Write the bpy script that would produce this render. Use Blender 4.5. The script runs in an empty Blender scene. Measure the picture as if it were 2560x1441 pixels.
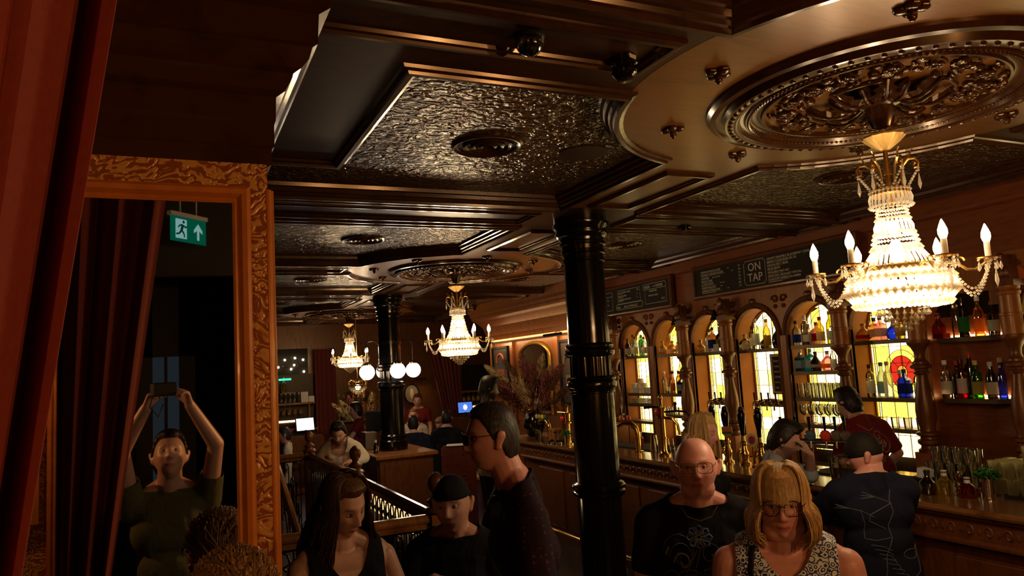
import bpy, bmesh, math, random
from math import sin, cos, pi, radians, sqrt, atan2
from mathutils import Vector, Matrix, Quaternion, noise
from mathutils.bvhtree import BVHTree
random.seed(7)
S = bpy.context.scene
COL = S.collection
# ------------------------------------------------------------ camera, world, exposure
cd = bpy.data.cameras.new('camera'); cam = bpy.data.objects.new('camera', cd); COL.objects.link(cam)
cd.sensor_width = 36; cd.lens = 25.98; cd.clip_start = 0.02; cd.clip_end = 100
_r = Vector((0.90677, -0.41773, -0.05714)); _f = Vector((0.42157, 0.90055, 0.10618)); _r = (_r - _f*_r.dot(_f)).normalized(); _f.normalize()
_u = _r.cross(_f)
cam.matrix_world = Matrix(((_r.x, _u.x, -_f.x, 0), (_r.y, _u.y, -_f.y, 0), (_r.z, _u.z, -_f.z, 2.1), (0, 0, 0, 1)))
S.camera = cam
W = bpy.data.worlds.new('world'); S.world = W; W.use_nodes = True
W.node_tree.nodes['Background'].inputs[0].default_value = (1.0, .62, .35, 1)
W.node_tree.nodes['Background'].inputs[1].default_value = 0.012
S.view_settings.view_transform = 'Standard'; S.view_settings.look = 'None'; S.view_settings.gamma = 1; S.view_settings.use_curve_mapping = False
S.view_settings.exposure = 0.0
S.cycles.use_denoising = True
S.cycles.max_bounces = 8; S.cycles.diffuse_bounces = 3; S.cycles.glossy_bounces = 4; S.cycles.transmission_bounces = 5; S.cycles.transparent_max_bounces = 16
S.cycles.sample_clamp_indirect = 4.0; S.cycles.caustics_reflective = False; S.cycles.caustics_refractive = False
WARM = (1.0, .70, .40)
def lamp(name, kind, loc, power, col=WARM, size=.05, rot=None, parent=None, spot=None):
    l = bpy.data.lights.new(name, kind); l.energy = power; l.color = col
    if kind == 'AREA':
        l.shape = 'DISK' if not isinstance(size, tuple) else 'RECTANGLE'
        if isinstance(size, tuple): l.size, l.size_y = size
        else: l.size = size
    else: l.shadow_soft_size = size
    if spot: l.spot_size, l.spot_blend = spot
    o = bpy.data.objects.new(name, l); COL.objects.link(o); o.location = loc
    if rot: o.rotation_euler = rot
    if parent: o.parent = parent
    return o
# ------------------------------------------------------------ materials
def srgb(h):
    h = h.lstrip('#'); v = [int(h[i:i+2], 16)/255 for i in (0, 2, 4)]
    return tuple((c/12.92 if c <= .04045 else ((c+.055)/1.055)**2.4) for c in v)
class NT:
    def __init__(s, name):
        s.m = bpy.data.materials.new(name); s.m.use_nodes = True; s.t = s.m.node_tree; s.n = s.t.nodes; s.l = s.t.links
        s.b = s.n['Principled BSDF']; s.out = s.n['Material Output']
    def new(s, k, **kw):
        x = s.n.new(k)
        for a, v in kw.items(): setattr(x, a, v)
        return x
    def link(s, a, b): s.l.new(a, b)
    def coord(s, scale=(1, 1, 1), kind='Object', rot=(0, 0, 0)):
        tc = s.new('ShaderNodeTexCoord'); mp = s.new('ShaderNodeMapping'); mp.inputs['Scale'].default_value = scale; mp.inputs['Rotation'].default_value = rot
        s.link(tc.outputs[kind], mp.inputs[0]); return mp.outputs[0]
    def ramp(s, fac, stops, interp='LINEAR'):
        r = s.new('ShaderNodeValToRGB'); r.color_ramp.interpolation = interp
        while len(r.color_ramp.elements) < len(stops): r.color_ramp.elements.new(.5)
        for e, (p, c) in zip(r.color_ramp.elements, stops): e.position = p; e.color = (*c, 1) if len(c) == 3 else c
        s.link(fac, r.inputs[0]); return r.outputs[0]
    def noise(s, vec, scale, detail=4, rough=.55, dist=0):
        t = s.new('ShaderNodeTexNoise'); t.inputs['Scale'].default_value = scale; t.inputs['Detail'].default_value = detail; t.inputs['Roughness'].default_value = rough; t.inputs['Distortion'].default_value = dist
        s.link(vec, t.inputs['Vector']); return t
    def bump(s, h, strength=.3, dist=.01):
        b = s.new('ShaderNodeBump'); b.inputs['Strength'].default_value = strength; b.inputs['Distance'].default_value = dist
        s.link(h, b.inputs['Height']); s.link(b.outputs[0], s.b.inputs['Normal']); return b
    def set(s, **kw):
        for k, v in kw.items():
            i = s.b.inputs[k.replace('_', ' ')]
            i.default_value = (*v, 1) if isinstance(v, tuple) and len(v) == 3 else v
        return s
def plain(name, col, rough=.5, metal=0, coat=0, bump=0, bscale=60, sheen=0, spec=.5):
    t = NT(name); t.set(Base_Color=col, Roughness=rough, Metallic=metal, Coat_Weight=coat, Specular_IOR_Level=spec, Specular_Tint=(1.0, .74, .48))
    v = t.coord(); n = t.noise(v, bscale)
    c = t.ramp(n.outputs[0], [(.25, tuple(x*.85 for x in col)), (.75, tuple(min(1, x*1.12) for x in col))]); t.link(c, t.b.inputs['Base Color'])
    if bump: t.bump(n.outputs[0], bump, .004)
    if sheen: t.set(Sheen_Weight=sheen)
    return t.m
def wood(name, dark, light, rough=.35, coat=.3, axis=(9, 9, 1.2), bump=.08, spec=.5):
    t = NT(name); v = t.coord(axis); n = t.noise(v, 3.0, 6, .6, 1.2)
    c = t.ramp(n.outputs[0], [(.3, dark), (.55, light), (.75, tuple(x*.8 for x in light))]); t.link(c, t.b.inputs['Base Color'])
    t.set(Roughness=rough, Coat_Weight=coat, Coat_Roughness=.15, Specular_IOR_Level=spec, Specular_Tint=(1.0, .74, .48)); t.bump(n.outputs[0], bump, .003); return t.m
def emis(name, col, strength):
    t = NT(name); e = t.new('ShaderNodeEmission'); e.inputs[0].default_value = (*col, 1); e.inputs[1].default_value = strength
    t.link(e.outputs[0], t.out.inputs[0]); return t.m
def glassy(name, tint=(.95, .95, .92), op=.12, rough=.05, body=None, bm=.28):
    # thin drinking glass / bottle glass: tinted see-through with fresnel shine
    t = NT(name); tr = t.new('ShaderNodeBsdfTransparent'); tr.inputs[0].default_value = (*tint, 1)
    gl = t.new('ShaderNodeBsdfGlossy'); gl.inputs[1].default_value = rough; gl.inputs[0].default_value = (.95, .93, .9, 1)
    lw = t.new('ShaderNodeLayerWeight'); lw.inputs[0].default_value = .35
    r = t.ramp(lw.outputs['Fresnel'], [(0, (op, op, op)), (1, (1, 1, 1))])
    mx = t.new('ShaderNodeMixShader'); t.link(r, mx.inputs[0]); t.link(tr.outputs[0], mx.inputs[1]); t.link(gl.outputs[0], mx.inputs[2])
    fin = mx
    if body:
        df = t.new('ShaderNodeBsdfTranslucent'); df.inputs[0].default_value = (*body, 1)
        m2 = t.new('ShaderNodeMixShader'); m2.inputs[0].default_value = bm; t.link(mx.outputs[0], m2.inputs[1]); t.link(df.outputs[0], m2.inputs[2]); fin = m2
    t.link(fin.outputs[0], t.out.inputs[0]); return t.m
M = {}
M['ceilwood'] = wood('lacquered ceiling wood', (.024, .008, .002), (.045, .015, .004), .36, .0, (3, 3, 3), .03, .2)
M['mould'] = wood('dark moulding wood', (.026, .009, .003), (.050, .017, .005), .20, .35, (2, 2, 2), .02)
M['golden'] = wood('ceiling wood with gold glow painted in', (.105, .037, .005), (.17, .062, .010), .30, .0, (1.2, 8, 3), .05)  # brown wood; glow reflected from panes and chandelier is put into its colour
_g = M['golden'].node_tree.nodes['Principled BSDF'].inputs; _g['Metallic'].default_value = .0; _g['Specular IOR Level'].default_value = .6; _g['Specular Tint'].default_value = (1.0, .50, .16, 1)
M['oak'] = wood('bar oak', (.15, .045, .010), (.29, .095, .020), .42, .08, (6, 6, 1), .08)
M['oakdark'] = wood('dark carved oak', (.070, .020, .005), (.13, .040, .010), .40, .10, (6, 6, 1.5), .1)
M['niche'] = plain('orange stained niche wood', (.25, .078, .014), .65, 0, 0, .1, 8, 0, .2)
M['redwood'] = wood('red mahogany', (.11, .028, .008), (.19, .050, .014), .40, .1, (2, 1, 8), .06)
M['bartop'] = wood('polished bar top', (.10, .040, .013), (.20, .085, .028), .16, .6, (9, 1, 3), .03)
M['shelf'] = plain('brushed shelf edge', (.10, .075, .04), .4, .3)
M['orange'] = plain('orange painted moulding', (.50, .15, .018), .3, 0, .4, .05, 20)
M['black'] = plain('black gloss paint', (.004, .004, .004), .16, 0, .15, .06, 14, 0, .4)
M['iron'] = plain('wrought iron', (.008, .007, .006), .3, .3, .3)
M['matblack'] = plain('matt black', (.008, .008, .009), .7, spec=.2)
M['brass'] = plain('polished brass', (.80, .52, .18), .18, 1)
M['gold'] = plain('gilt metal', (.78, .50, .16), .3, 1, 0, .1, 80)
M['goldpaint'] = plain('gilt paint', (.42, .24, .04), .3, .6, .2, .2, 60)
M['chrome'] = plain('polished steel', (.7, .68, .64), .15, 1)
M['cream'] = plain('cream paint', (.62, .5, .32), .6)
M['canopy'] = plain('gilt canopy', (.85, .55, .18), .4, .4)
M['white'] = plain('white paper', (.75, .70, .60), .6)
M['chalk'] = plain('chalk white', (.62, .56, .45), .8)
M['chalkgreen'] = plain('chalk green', (.45, .55, .2), .8)
M['board'] = plain('chalkboard black', (.012, .013, .012), .85, 0, 0, .03, 10)
M['greenleaf'] = plain('mint leaves', (.03, .14, .02), .5)
M['darkwall'] = plain('dark wall', (.010, .006, .004), .5)
M['floor'] = wood('dark floorboards', (.02, .009, .004), (.045, .02, .008), .35, .2, (1, 8, 1), .05)
M['bulb'] = emis('lit candle bulb', (1.0, .72, .42), 190)
M['bulbfar'] = M['bulb']
M['globe'] = emis('lit opal globe', (1.0, .84, .66), 12.0)
M['innerlamp'] = emis('lit lamp inside crystals', (1.0, .78, .5), 70)
M['leather'] = plain('oxblood leather', (.075, .010, .006), .35, 0, .2)
M['tan'] = plain('tan leather', (.30, .13, .04), .5)
def crystal():
    t = NT('cut crystal'); v = t.coord(); n = t.noise(v, 60, 2)
    tl = t.new('ShaderNodeBsdfTranslucent'); tl.inputs[0].default_value = (1, .93, .8, 1)
    df = t.new('ShaderNodeBsdfDiffuse'); df.inputs[0].default_value = (.8, .72, .58, 1)
    gl = t.new('ShaderNodeBsdfGlossy'); gl.inputs[1].default_value = .08; gl.inputs[0].default_value = (1, .95, .85, 1)
    tr = t.new('ShaderNodeBsdfTransparent'); tr.inputs[0].default_value = (1, .97, .92, 1)
    a = t.new('ShaderNodeMixShader'); a.inputs[0].default_value = .25; t.link(tl.outputs[0], a.inputs[1]); t.link(df.outputs[0], a.inputs[2])
    b = t.new('ShaderNodeMixShader'); b.inputs[0].default_value = .28; t.link(a.outputs[0], b.inputs[1]); t.link(gl.outputs[0], b.inputs[2])
    c = t.new('ShaderNodeMixShader'); c.inputs[0].default_value = .30; t.link(b.outputs[0], c.inputs[1]); t.link(tr.outputs[0], c.inputs[2])
    t.link(c.outputs[0], t.out.inputs[0]); return t.m
M['crystal'] = crystal()
def embossed():
    # lacquered anaglypta ceiling paper: raised scrolling leaves under a hard gloss
    t = NT('embossed lacquered ceiling paper'); v = t.coord((1, 1, 1))
    w = t.noise(v, 9, 2, .5); mx = t.new('ShaderNodeMixRGB'); mx.inputs[0].default_value = .12; t.link(v, mx.inputs[1]); t.link(w.outputs['Color'], mx.inputs[2])
    vo = t.new('ShaderNodeTexVoronoi'); vo.feature = 'SMOOTH_F1'; vo.inputs['Scale'].default_value = 30; t.link(mx.outputs[0], vo.inputs['Vector'])
    wv = t.new('ShaderNodeTexWave'); wv.wave_type = 'RINGS'; wv.inputs['Scale'].default_value = 6; wv.inputs['Distortion'].default_value = 10; wv.inputs['Detail'].default_value = 2; wv.inputs['Detail Scale'].default_value = 2.4; t.link(mx.outputs[0], wv.inputs['Vector'])
    ad = t.new('ShaderNodeMath', operation='MULTIPLY_ADD'); t.link(vo.outputs['Distance'], ad.inputs[0]); ad.inputs[1].default_value = 1.2; t.link(wv.outputs['Fac'], ad.inputs[2])
    n = t.noise(v, 70, 3); a2 = t.new('ShaderNodeMath', operation='MULTIPLY_ADD'); t.link(n.outputs[0], a2.inputs[0]); a2.inputs[1].default_value = .35; t.link(ad.outputs[0], a2.inputs[2])
    c = t.ramp(ad.outputs[0], [(.2, (.030, .013, .005)), (.9, (.060, .028, .010))]); t.link(c, t.b.inputs['Base Color'])
    t.set(Roughness=.20, Specular_IOR_Level=1.0, Specular_Tint=(1.0, .80, .55)); t.bump(a2.outputs[0], .65, .010); return t.m
M['embossed'] = embossed()
def anaglypta():
    t = NT('gilded raised leaf paper'); v = t.coord((1, 1, 1))
    w = t.noise(v, 7, 2, .5); mx = t.new('ShaderNodeMixRGB'); mx.inputs[0].default_value = .16; t.link(v, mx.inputs[1]); t.link(w.outputs['Color'], mx.inputs[2])
    wv = t.new('ShaderNodeTexWave'); wv.wave_type = 'RINGS'; wv.inputs['Scale'].default_value = 13; wv.inputs['Distortion'].default_value = 12; wv.inputs['Detail'].default_value = 2; wv.inputs['Detail Scale'].default_value = 2.6; t.link(mx.outputs[0], wv.inputs['Vector'])
    c = t.ramp(wv.outputs['Fac'], [(.35, (.27, .070, .010)), (.6, (.50, .21, .045)), (.95, (.62, .30, .07))]); t.link(c, t.b.inputs['Base Color'])
    t.set(Roughness=.32, Metallic=.15, Coat_Weight=.4); t.bump(wv.outputs['Fac'], .4, .004); return t.m
M['anaglypta'] = anaglypta()
def velvet(name, col):
    t = NT(name); v = t.coord(); n = t.noise(v, 90, 3)
    c = t.ramp(n.outputs[0], [(.3, tuple(x*.75 for x in col)), (.8, col)]); t.link(c, t.b.inputs['Base Color'])
    t.set(Roughness=.85, Sheen_Weight=.5, Sheen_Roughness=.4); t.b.inputs['Sheen Tint'].default_value = (*[min(1, x*3) for x in col], 1)
    t.bump(n.outputs[0], .15, .003); return t.m
M['velvet'] = velvet('rust red velvet', (.24, .026, .006))
M['velvetfar'] = velvet('dark red velvet', (.16, .022, .012))
def mirror():
    t = NT('mirror glass'); t.set(Base_Color=(.82, .82, .80), Metallic=1.0, Roughness=.012); return t.m
M['mirror'] = mirror()
def skin(name, col, rough=.45):
    t = NT(name); a = t.new('ShaderNodeAttribute'); a.attribute_name = 'Col'
    v = t.coord(); n = t.noise(v, 35, 3); m = t.new('ShaderNodeMixRGB'); m.blend_type = 'MULTIPLY'; m.inputs[0].default_value = 1
    c = t.ramp(n.outputs[0], [(.3, tuple(x*.88 for x in col)), (.7, col)]); t.link(c, m.inputs[1]); t.link(a.outputs['Color'], m.inputs[2]); t.link(m.outputs[0], t.b.inputs['Base Color'])
    t.set(Roughness=rough, Subsurface_Weight=.12, Subsurface_Scale=.01); t.b.inputs['Subsurface Radius'].default_value = (1, .3, .15); return t.m
M['skin'] = skin('skin', (.62, .34, .27)); M['skinred'] = skin('flushed skin', (.66, .31, .25)); M['skindark'] = skin('dark skin', (.17, .075, .045)); M['skintan'] = skin('tan skin', (.52, .28, .20))
def hairm(name, a_, b_, rough=.42):
    t = NT(name); v = t.coord((1, 1, .16)); n = t.noise(v, 120, 3, .6)
    at = t.new('ShaderNodeAttribute'); at.attribute_name = 'Col'
    c = t.ramp(n.outputs[0], [(.3, a_), (.7, b_)]); m = t.new('ShaderNodeMixRGB'); m.blend_type = 'MULTIPLY'; m.inputs[0].default_value = 1
    t.link(c, m.inputs[1]); t.link(at.outputs['Color'], m.inputs[2]); t.link(m.outputs[0], t.b.inputs['Base Color'])
    t.set(Roughness=rough, Specular_IOR_Level=.2); t.bump(n.outputs[0], .5, .004); return t.m
M['hairblond'] = hairm('blond hair', (.42, .24, .085), (.72, .47, .20)); M['hairbrown'] = hairm('brown hair', (.045, .020, .009), (.13, .06, .026)); M['hairblack'] = hairm('black hair', (.008, .006, .005), (.022, .015, .011))
M['hairgrey'] = hairm('dark grey hair', (.016, .013, .011), (.050, .042, .036)); M['hairsandy'] = hairm('sandy hair', (.16, .08, .03), (.38, .21, .09))
def cloth(name, col, rough=.85, fold=.5):
    t = NT(name); v = t.coord((1, 1, .7)); n = t.noise(v, 7, 3, .5, .6); n2 = t.noise(v, 300, 2)
    c = t.ramp(n2.outputs[0], [(.3, tuple(x*.8 for x in col)), (.7, col)]); t.link(c, t.b.inputs['Base Color'])
    t.set(Roughness=rough, Specular_IOR_Level=.12); t.bump(n.outputs[0], fold, .05); return t.m
for k, c in dict(tee=(.010, .010, .013), navy=(.012, .014, .028), maroon=(.15, .015, .012), whitec=(.72, .62, .48), cream2=(.55, .46, .34), bluegrey=(.30, .33, .38), denim=(.03, .045, .075), khaki=(.10, .08, .05), grey=(.06, .065, .06), olive=(.10, .09, .035), pinktop=(.20, .10, .09)).items(): M['c_'+k] = cloth('cloth '+k, c)
def floral():
    # tiny four-petal florets on dark plum cotton
    t = NT('dark shirt with tiny pink florets'); v = t.coord((1, 1, 1), 'Object')
    vo = t.new('ShaderNodeTexVoronoi'); vo.inputs['Scale'].default_value = 44; vo.inputs['Randomness'].default_value = .2; t.link(v, vo.inputs['Vector'])
    n = t.noise(v, 130, 1); s = t.new('ShaderNodeMath', operation='MULTIPLY_ADD'); t.link(n.outputs[0], s.inputs[0]); s.inputs[1].default_value = .5; t.link(vo.outputs['Distance'], s.inputs[2])
    c = t.ramp(s.outputs[0], [(.40, (.13, .022, .030)), (.47, (.018, .008, .016))]); t.link(c, t.b.inputs['Base Color']); t.set(Roughness=.8, Specular_IOR_Level=.12)
    f = t.noise(t.coord((1, 1, .7)), 7, 3, .5, .6); t.bump(f.outputs[0], .5, .05); return t.m
M['floral'] = floral()
def swirl():
    t = NT('navy and white scroll print'); v = t.coord((1, 1, 1))
    vo = t.new('ShaderNodeTexVoronoi'); vo.inputs['Scale'].default_value = 52; vo.inputs['Randomness'].default_value = .8; t.link(v, vo.inputs['Vector'])
    s = t.new('ShaderNodeMath', operation='MULTIPLY'); t.link(vo.outputs['Distance'], s.inputs[0]); s.inputs[1].default_value = 17
    si = t.new('ShaderNodeMath', operation='SINE'); t.link(s.outputs[0], si.inputs[0]); n = t.noise(v, 45, 1)
    ad = t.new('ShaderNodeMath', operation='MULTIPLY_ADD'); t.link(n.outputs[0], ad.inputs[0]); ad.inputs[1].default_value = 1.6; t.link(si.outputs[0], ad.inputs[2])
    c = t.ramp(ad.outputs[0], [(.62, (.018, .024, .10)), (.72, (.62, .66, .66))]); t.link(c, t.b.inputs['Base Color']); t.set(Roughness=.75)
    f = t.noise(t.coord((1, 1, .6)), 6, 3, .5, .6); t.bump(f.outputs[0], .4, .04); return t.m
M['swirl'] = swirl()
_cm = {}
def paper(col):
    k = ('p', tuple(col))
    if k not in _cm:
        t = NT('paper label %d' % len(_cm)); d = t.new('ShaderNodeBsdfDiffuse'); tl = t.new('ShaderNodeBsdfTranslucent'); d.inputs[0].default_value = tl.inputs[0].default_value = (*col, 1); m = t.new('ShaderNodeMixShader'); m.inputs[0].default_value = .55; t.link(d.outputs[0], m.inputs[1]); t.link(tl.outputs[0], m.inputs[2]); t.link(m.outputs[0], t.out.inputs[0]); _cm[k] = t.m
    return _cm[k]
def flat(col, rough=.5, metal=0):
    k = (tuple(round(c, 3) for c in col), rough, metal)
    if k not in _cm: _cm[k] = plain('paint %d' % len(_cm), col, rough, metal)
    return _cm[k]
_gm = {}
def gl(col, body=None, rough=.04, op=.10, bm=.28):
    k = (col, body, rough, op, bm)
    if k not in _gm: _gm[k] = glassy('glass %d' % len(_gm), col, op, rough, body, bm)
    return _gm[k]
# ------------------------------------------------------------ mesh building
class MB:
    def __init__(s): s.v = []; s.f = []; s.mi = []; s.cm = 0; s.col = None; s.vc = []
    def add(s, vs, fs, T=None):
        o = len(s.v)
        for p in vs:
            p = Vector(p)
            if T is not None: p = T @ p
            s.v.append(p)
            if s.col is not None: s.vc.append(s.col)
        for f in fs: s.f.append([i+o for i in f]); s.mi.append(s.cm)
        return s
    def box(s, x0, y0, z0, x1, y1, z1, T=None):
        vs = [(x0, y0, z0), (x1, y0, z0), (x1, y1, z0), (x0, y1, z0), (x0, y0, z1), (x1, y0, z1), (x1, y1, z1), (x0, y1, z1)]
        return s.add(vs, [(0, 3, 2, 1), (4, 5, 6, 7), (0, 1, 5, 4), (1, 2, 6, 5), (2, 3, 7, 6), (3, 0, 4, 7)], T)
    def bevbox(s, x0, y0, z0, x1, y1, z1, b, T=None):
        c = [((x0+x1)/2), ((y0+y1)/2)]
        pr = [(z0, b), (z0+b, 0), (z1-b, 0), (z1, b)]; vs = []; fs = []
        for z, i in pr: vs += [(x0+i, y0+i, z), (x1-i, y0+i, z), (x1-i, y1-i, z), (x0+i, y1-i, z)]
        for k in range(3):
            for j in range(4): fs.append((k*4+j, k*4+(j+1) % 4, k*4+4+(j+1) % 4, k*4+4+j))
        fs += [(3, 2, 1, 0), (12, 13, 14, 15)]
        return s.add(vs, fs, T)
    def lathe(s, prof, n=24, T=None, sx=1, sy=1, caps=True, flute=None, a0=0):
        vs = []; fs = []; m = len(prof)
        for z, r in prof:
            for i in range(n):
                a = a0+2*pi*i/n; rr = r*(1+(flute[0]*cos(flute[1]*a) if flute else 0))
                vs.append((rr*cos(a)*sx, rr*sin(a)*sy, z))
        for k in range(m-1):
            for i in range(n): fs.append((k*n+i, k*n+(i+1) % n, (k+1)*n+(i+1) % n, (k+1)*n+i))
        if caps:
            if prof[0][1] > 1e-5: fs.append(tuple(range(n-1, -1, -1)))
            if prof[-1][1] > 1e-5: fs.append(tuple((m-1)*n+i for i in range(n)))
        return s.add(vs, fs, T)
    def cyl(s, c, r, h, n=20, T=None, r2=None):
        return s.lathe([(c[2], r), (c[2]+h, r if r2 is None else r2)], n, (T or Matrix()) @ Matrix.Translation((c[0], c[1], 0)))
    def ball(s, c, r, n=12, m=8, T=None, sc=(1, 1, 1)):
        vs = [(c[0], c[1], c[2]-r*sc[2])]; fs = []
        for k in range(1, m):
            t = -pi/2+pi*k/m
            for i in range(n): a = 2*pi*i/n; vs.append((c[0]+r*cos(t)*cos(a)*sc[0], c[1]+r*cos(t)*sin(a)*sc[1], c[2]+r*sin(t)*sc[2]))
        vs.append((c[0], c[1], c[2]+r*sc[2])); L = len(vs)-1
        for i in range(n): fs.append((0, 1+(i+1) % n, 1+i)); fs.append((L, L-n+i, L-n+(i+1) % n))
        for k in range(m-2):
            for i in range(n): fs.append((1+k*n+i, 1+k*n+(i+1) % n, 1+(k+1)*n+(i+1) % n, 1+(k+1)*n+i))
        return s.add(vs, fs, T)
    def oct(s, c, r, h=None, T=None, n=4):
        h = h or r; vs = [(c[0], c[1], c[2]-h), (c[0], c[1], c[2]+h)]; fs = []
        for i in range(n): a = 2*pi*i/n; vs.append((c[0]+r*cos(a), c[1]+r*sin(a), c[2]))
        for i in range(n): fs.append((0, 2+(i+1) % n, 2+i)); fs.append((1, 2+i, 2+(i+1) % n))
        return s.add(vs, fs, T)
    def tube(s, pts, r, n=8, T=None, closed=False, up=(0, 0, 1), flat=1):
        pts = [Vector(p) for p in pts]; m = len(pts); vs = []; fs = []; prev = None
        for k, p in enumerate(pts):
            if closed: d = pts[(k+1) % m]-pts[k-1]
            else: d = pts[min(k+1, m-1)]-pts[max(k-1, 0)]
            if d.length < 1e-9: d = Vector((0, 0, 1))
            d.normalize()
            if prev is None:
                u = Vector(up); 
                if abs(u.dot(d)) > .95: u = Vector((1, 0, 0))
                a = d.cross(u).normalized()
            else:
                a = (prev-d*prev.dot(d)); a = a.normalized() if a.length > 1e-6 else d.orthogonal().normalized()
            prev = a; b = d.cross(a); rr = r(k/(m-1)) if callable(r) else r
            for i in range(n): t = 2*pi*i/n; vs.append(p+a*(rr*cos(t))+b*(rr*sin(t)*flat))
        R = m if closed else m-1
        for k in range(R):
            for i in range(n): k2 = (k+1) % m; fs.append((k*n+i, k*n+(i+1) % n, k2*n+(i+1) % n, k2*n+i))
        if not closed: fs.append(tuple(range(n-1, -1, -1))); fs.append(tuple((m-1)*n+i for i in range(n)))
        return s.add(vs, fs, T)
    def cap(s, a, b, ra, rb, n=14, fl=None):
        # sphere-swept tapered capsule; fl = (axis vector, factor) squashes the cross-section
        a = Vector(a); b = Vector(b); d = b-a; L = d.length; q = d.normalized() if L > 1e-6 else Vector((0, 0, 1))
        u = q.orthogonal().normalized(); w = q.cross(u); vs = []; rings = []
        K = 5
        for k in range(K+1): t = -pi/2+(pi/2)*k/K; rings.append((a+q*(ra*sin(t)), ra*cos(t)))
        for k in range(K+1): t = (pi/2)*k/K; rings.append((b+q*(rb*sin(t)), rb*cos(t)))
        fs = []
        for c, r in rings:
            r = max(r, 1e-4)
            for i in range(n):
                t = 2*pi*i/n; o = u*(r*cos(t))+w*(r*sin(t))
                if fl: ax = Vector(fl[0]); o = o+ax*(o.dot(ax)*(fl[1]-1))
                vs.append(c+o)
        m = len(rings)
        for k in range(m-1):
            for i in range(n): fs.append((k*n+i, k*n+(i+1) % n, (k+1)*n+(i+1) % n, (k+1)*n+i))
        fs.append(tuple(range(n-1, -1, -1))); fs.append(tuple((m-1)*n+i for i in range(n)))
        return s.add(vs, fs)
    def prism(s, poly, z0, z1, T=None):
        n = len(poly); A = sum(poly[i][0]*poly[(i+1) % n][1]-poly[(i+1) % n][0]*poly[i][1] for i in range(n))
        if A < 0: poly = poly[::-1]
        vs = [(x, y, z0) for x, y in poly]+[(x, y, z1) for x, y in poly]
        fs = [tuple(range(n-1, -1, -1)), tuple(range(n, 2*n))]+[(i, (i+1) % n, n+(i+1) % n, n+i) for i in range(n)]
        return s.add(vs, fs, T)
    def sweep(s, path, prof, closed=False, T=None):
        # prof: (offset to the right of travel, z)
        n = len(path); P = [Vector(p) for p in path]; rows = []
        for i in range(n):
            if closed: d0 = (P[i]-P[i-1]).normalized(); d1 = (P[(i+1) % n]-P[i]).normalized()
            else:
                d1 = (P[min(i+1, n-1)]-P[min(i, n-2)]).normalized(); d0 = (P[max(i, 1)]-P[max(i-1, 0)]).normalized()
            n0 = Vector((d0.y, -d0.x)); n1 = Vector((d1.y, -d1.x)); b = (n0+n1)
            b = b.normalized() if b.length > 1e-6 else n0
            k = 1/max(.3, b.dot(n0)); rows.append([(P[i].x+b.x*o*k, P[i].y+b.y*o*k, z) for o, z in prof])
        vs = [p for r in rows for p in r]; m = len(prof); fs = []
        for i in range(n if closed else n-1):
            j = (i+1) % n
            for k in range(m-1): fs.append((i*m+k, j*m+k, j*m+k+1, i*m+k+1))
        if not closed: fs.append(tuple(range(m))); fs.append(tuple((n-1)*m+k for k in range(m-1, -1, -1)))
        return s.add(vs, fs, T)
    def build(s, name, mats, parent=None, smooth=None, fix=False):
        me = bpy.data.meshes.new(name); me.from_pydata(s.v, [], s.f)
        if not isinstance(mats, (list, tuple)): mats = [mats]
        for m in mats: me.materials.append(m)
        if len(mats) > 1: me.polygons.foreach_set('material_index', s.mi)
        if s.vc and len(s.vc) == len(s.v):
            a = me.color_attributes.new('Col', 'FLOAT_COLOR', 'POINT')
            for i, c in enumerate(s.vc): a.data[i].color = (*c, 1)
        me.update()
        bm = bmesh.new(); bm.from_mesh(me); bmesh.ops.recalc_face_normals(bm, faces=bm.faces); bm.to_mesh(me); bm.free()
        if smooth is None: smooth = len(s.f) > 40
        if smooth:
            me.polygons.foreach_set('use_smooth', [True]*len(me.polygons)); me.set_sharp_from_angle(angle=radians(38))
        o = bpy.data.objects.new(name, me); COL.objects.link(o)
        if parent: o.parent = parent
        return o
def thing(name, label, cat, loc=(0, 0, 0), rz=0, group=None):
    o = bpy.data.objects.new(name, None); COL.objects.link(o); o.location = loc; o.rotation_euler = (0, 0, rz); o['label'] = label; o['category'] = cat
    if group: o['group'] = group
    o.empty_display_size = .05; return o
def tag(o, label, cat, group=None, kind=None):
    o['label'] = label; o['category'] = cat
    if group: o['group'] = group
    if kind: o['kind'] = kind
    return o
def struct(o, label=None):
    o['kind'] = 'structure'
    if label: o['label'] = label
    return o
def dup(root, loc, rz=None, label=None, group=None):
    def cp(o, par):
        c = o.copy(); COL.objects.link(c)
        if par is not None: c.parent = par
        for ch in list(o.children): cp(ch, c)
        return c
    r = cp(root, None); r.location = loc
    if rz is not None: r.rotation_euler = (0, 0, rz)
    if label: r['label'] = label
    if group: r['group'] = group
    return r
def text(txt, size, T, mat, parent, name='lettering', align='LEFT', depth=.001, sx=1.0):
    c = bpy.data.curves.new(name, 'FONT'); c.body = txt; c.size = size; c.align_x = align; c.extrude = depth; c.resolution_u = 2
    t = bpy.data.objects.new('tmp', c); COL.objects.link(t); dg = bpy.context.evaluated_depsgraph_get()
    me = bpy.data.meshes.new_from_object(t.evaluated_get(dg)); bpy.data.objects.remove(t)
    me.transform(T @ Matrix.Diagonal((sx, 1, 1, 1))); me.materials.clear(); me.materials.append(mat)
    o = bpy.data.objects.new(name, me); COL.objects.link(o); o.parent = parent; return o
def frame_T(origin, x, y):
    x = Vector(x).normalized(); y = Vector(y).normalized(); z = x.cross(y)
    return Matrix(((x.x, y.x, z.x, origin[0]), (x.y, y.y, z.y, origin[1]), (x.z, y.z, z.z, origin[2]), (0, 0, 0, 1)))
RZ = lambda a: Matrix.Rotation(a, 4, 'Z')
TR = lambda x, y, z: Matrix.Translation((x, y, z))
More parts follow.
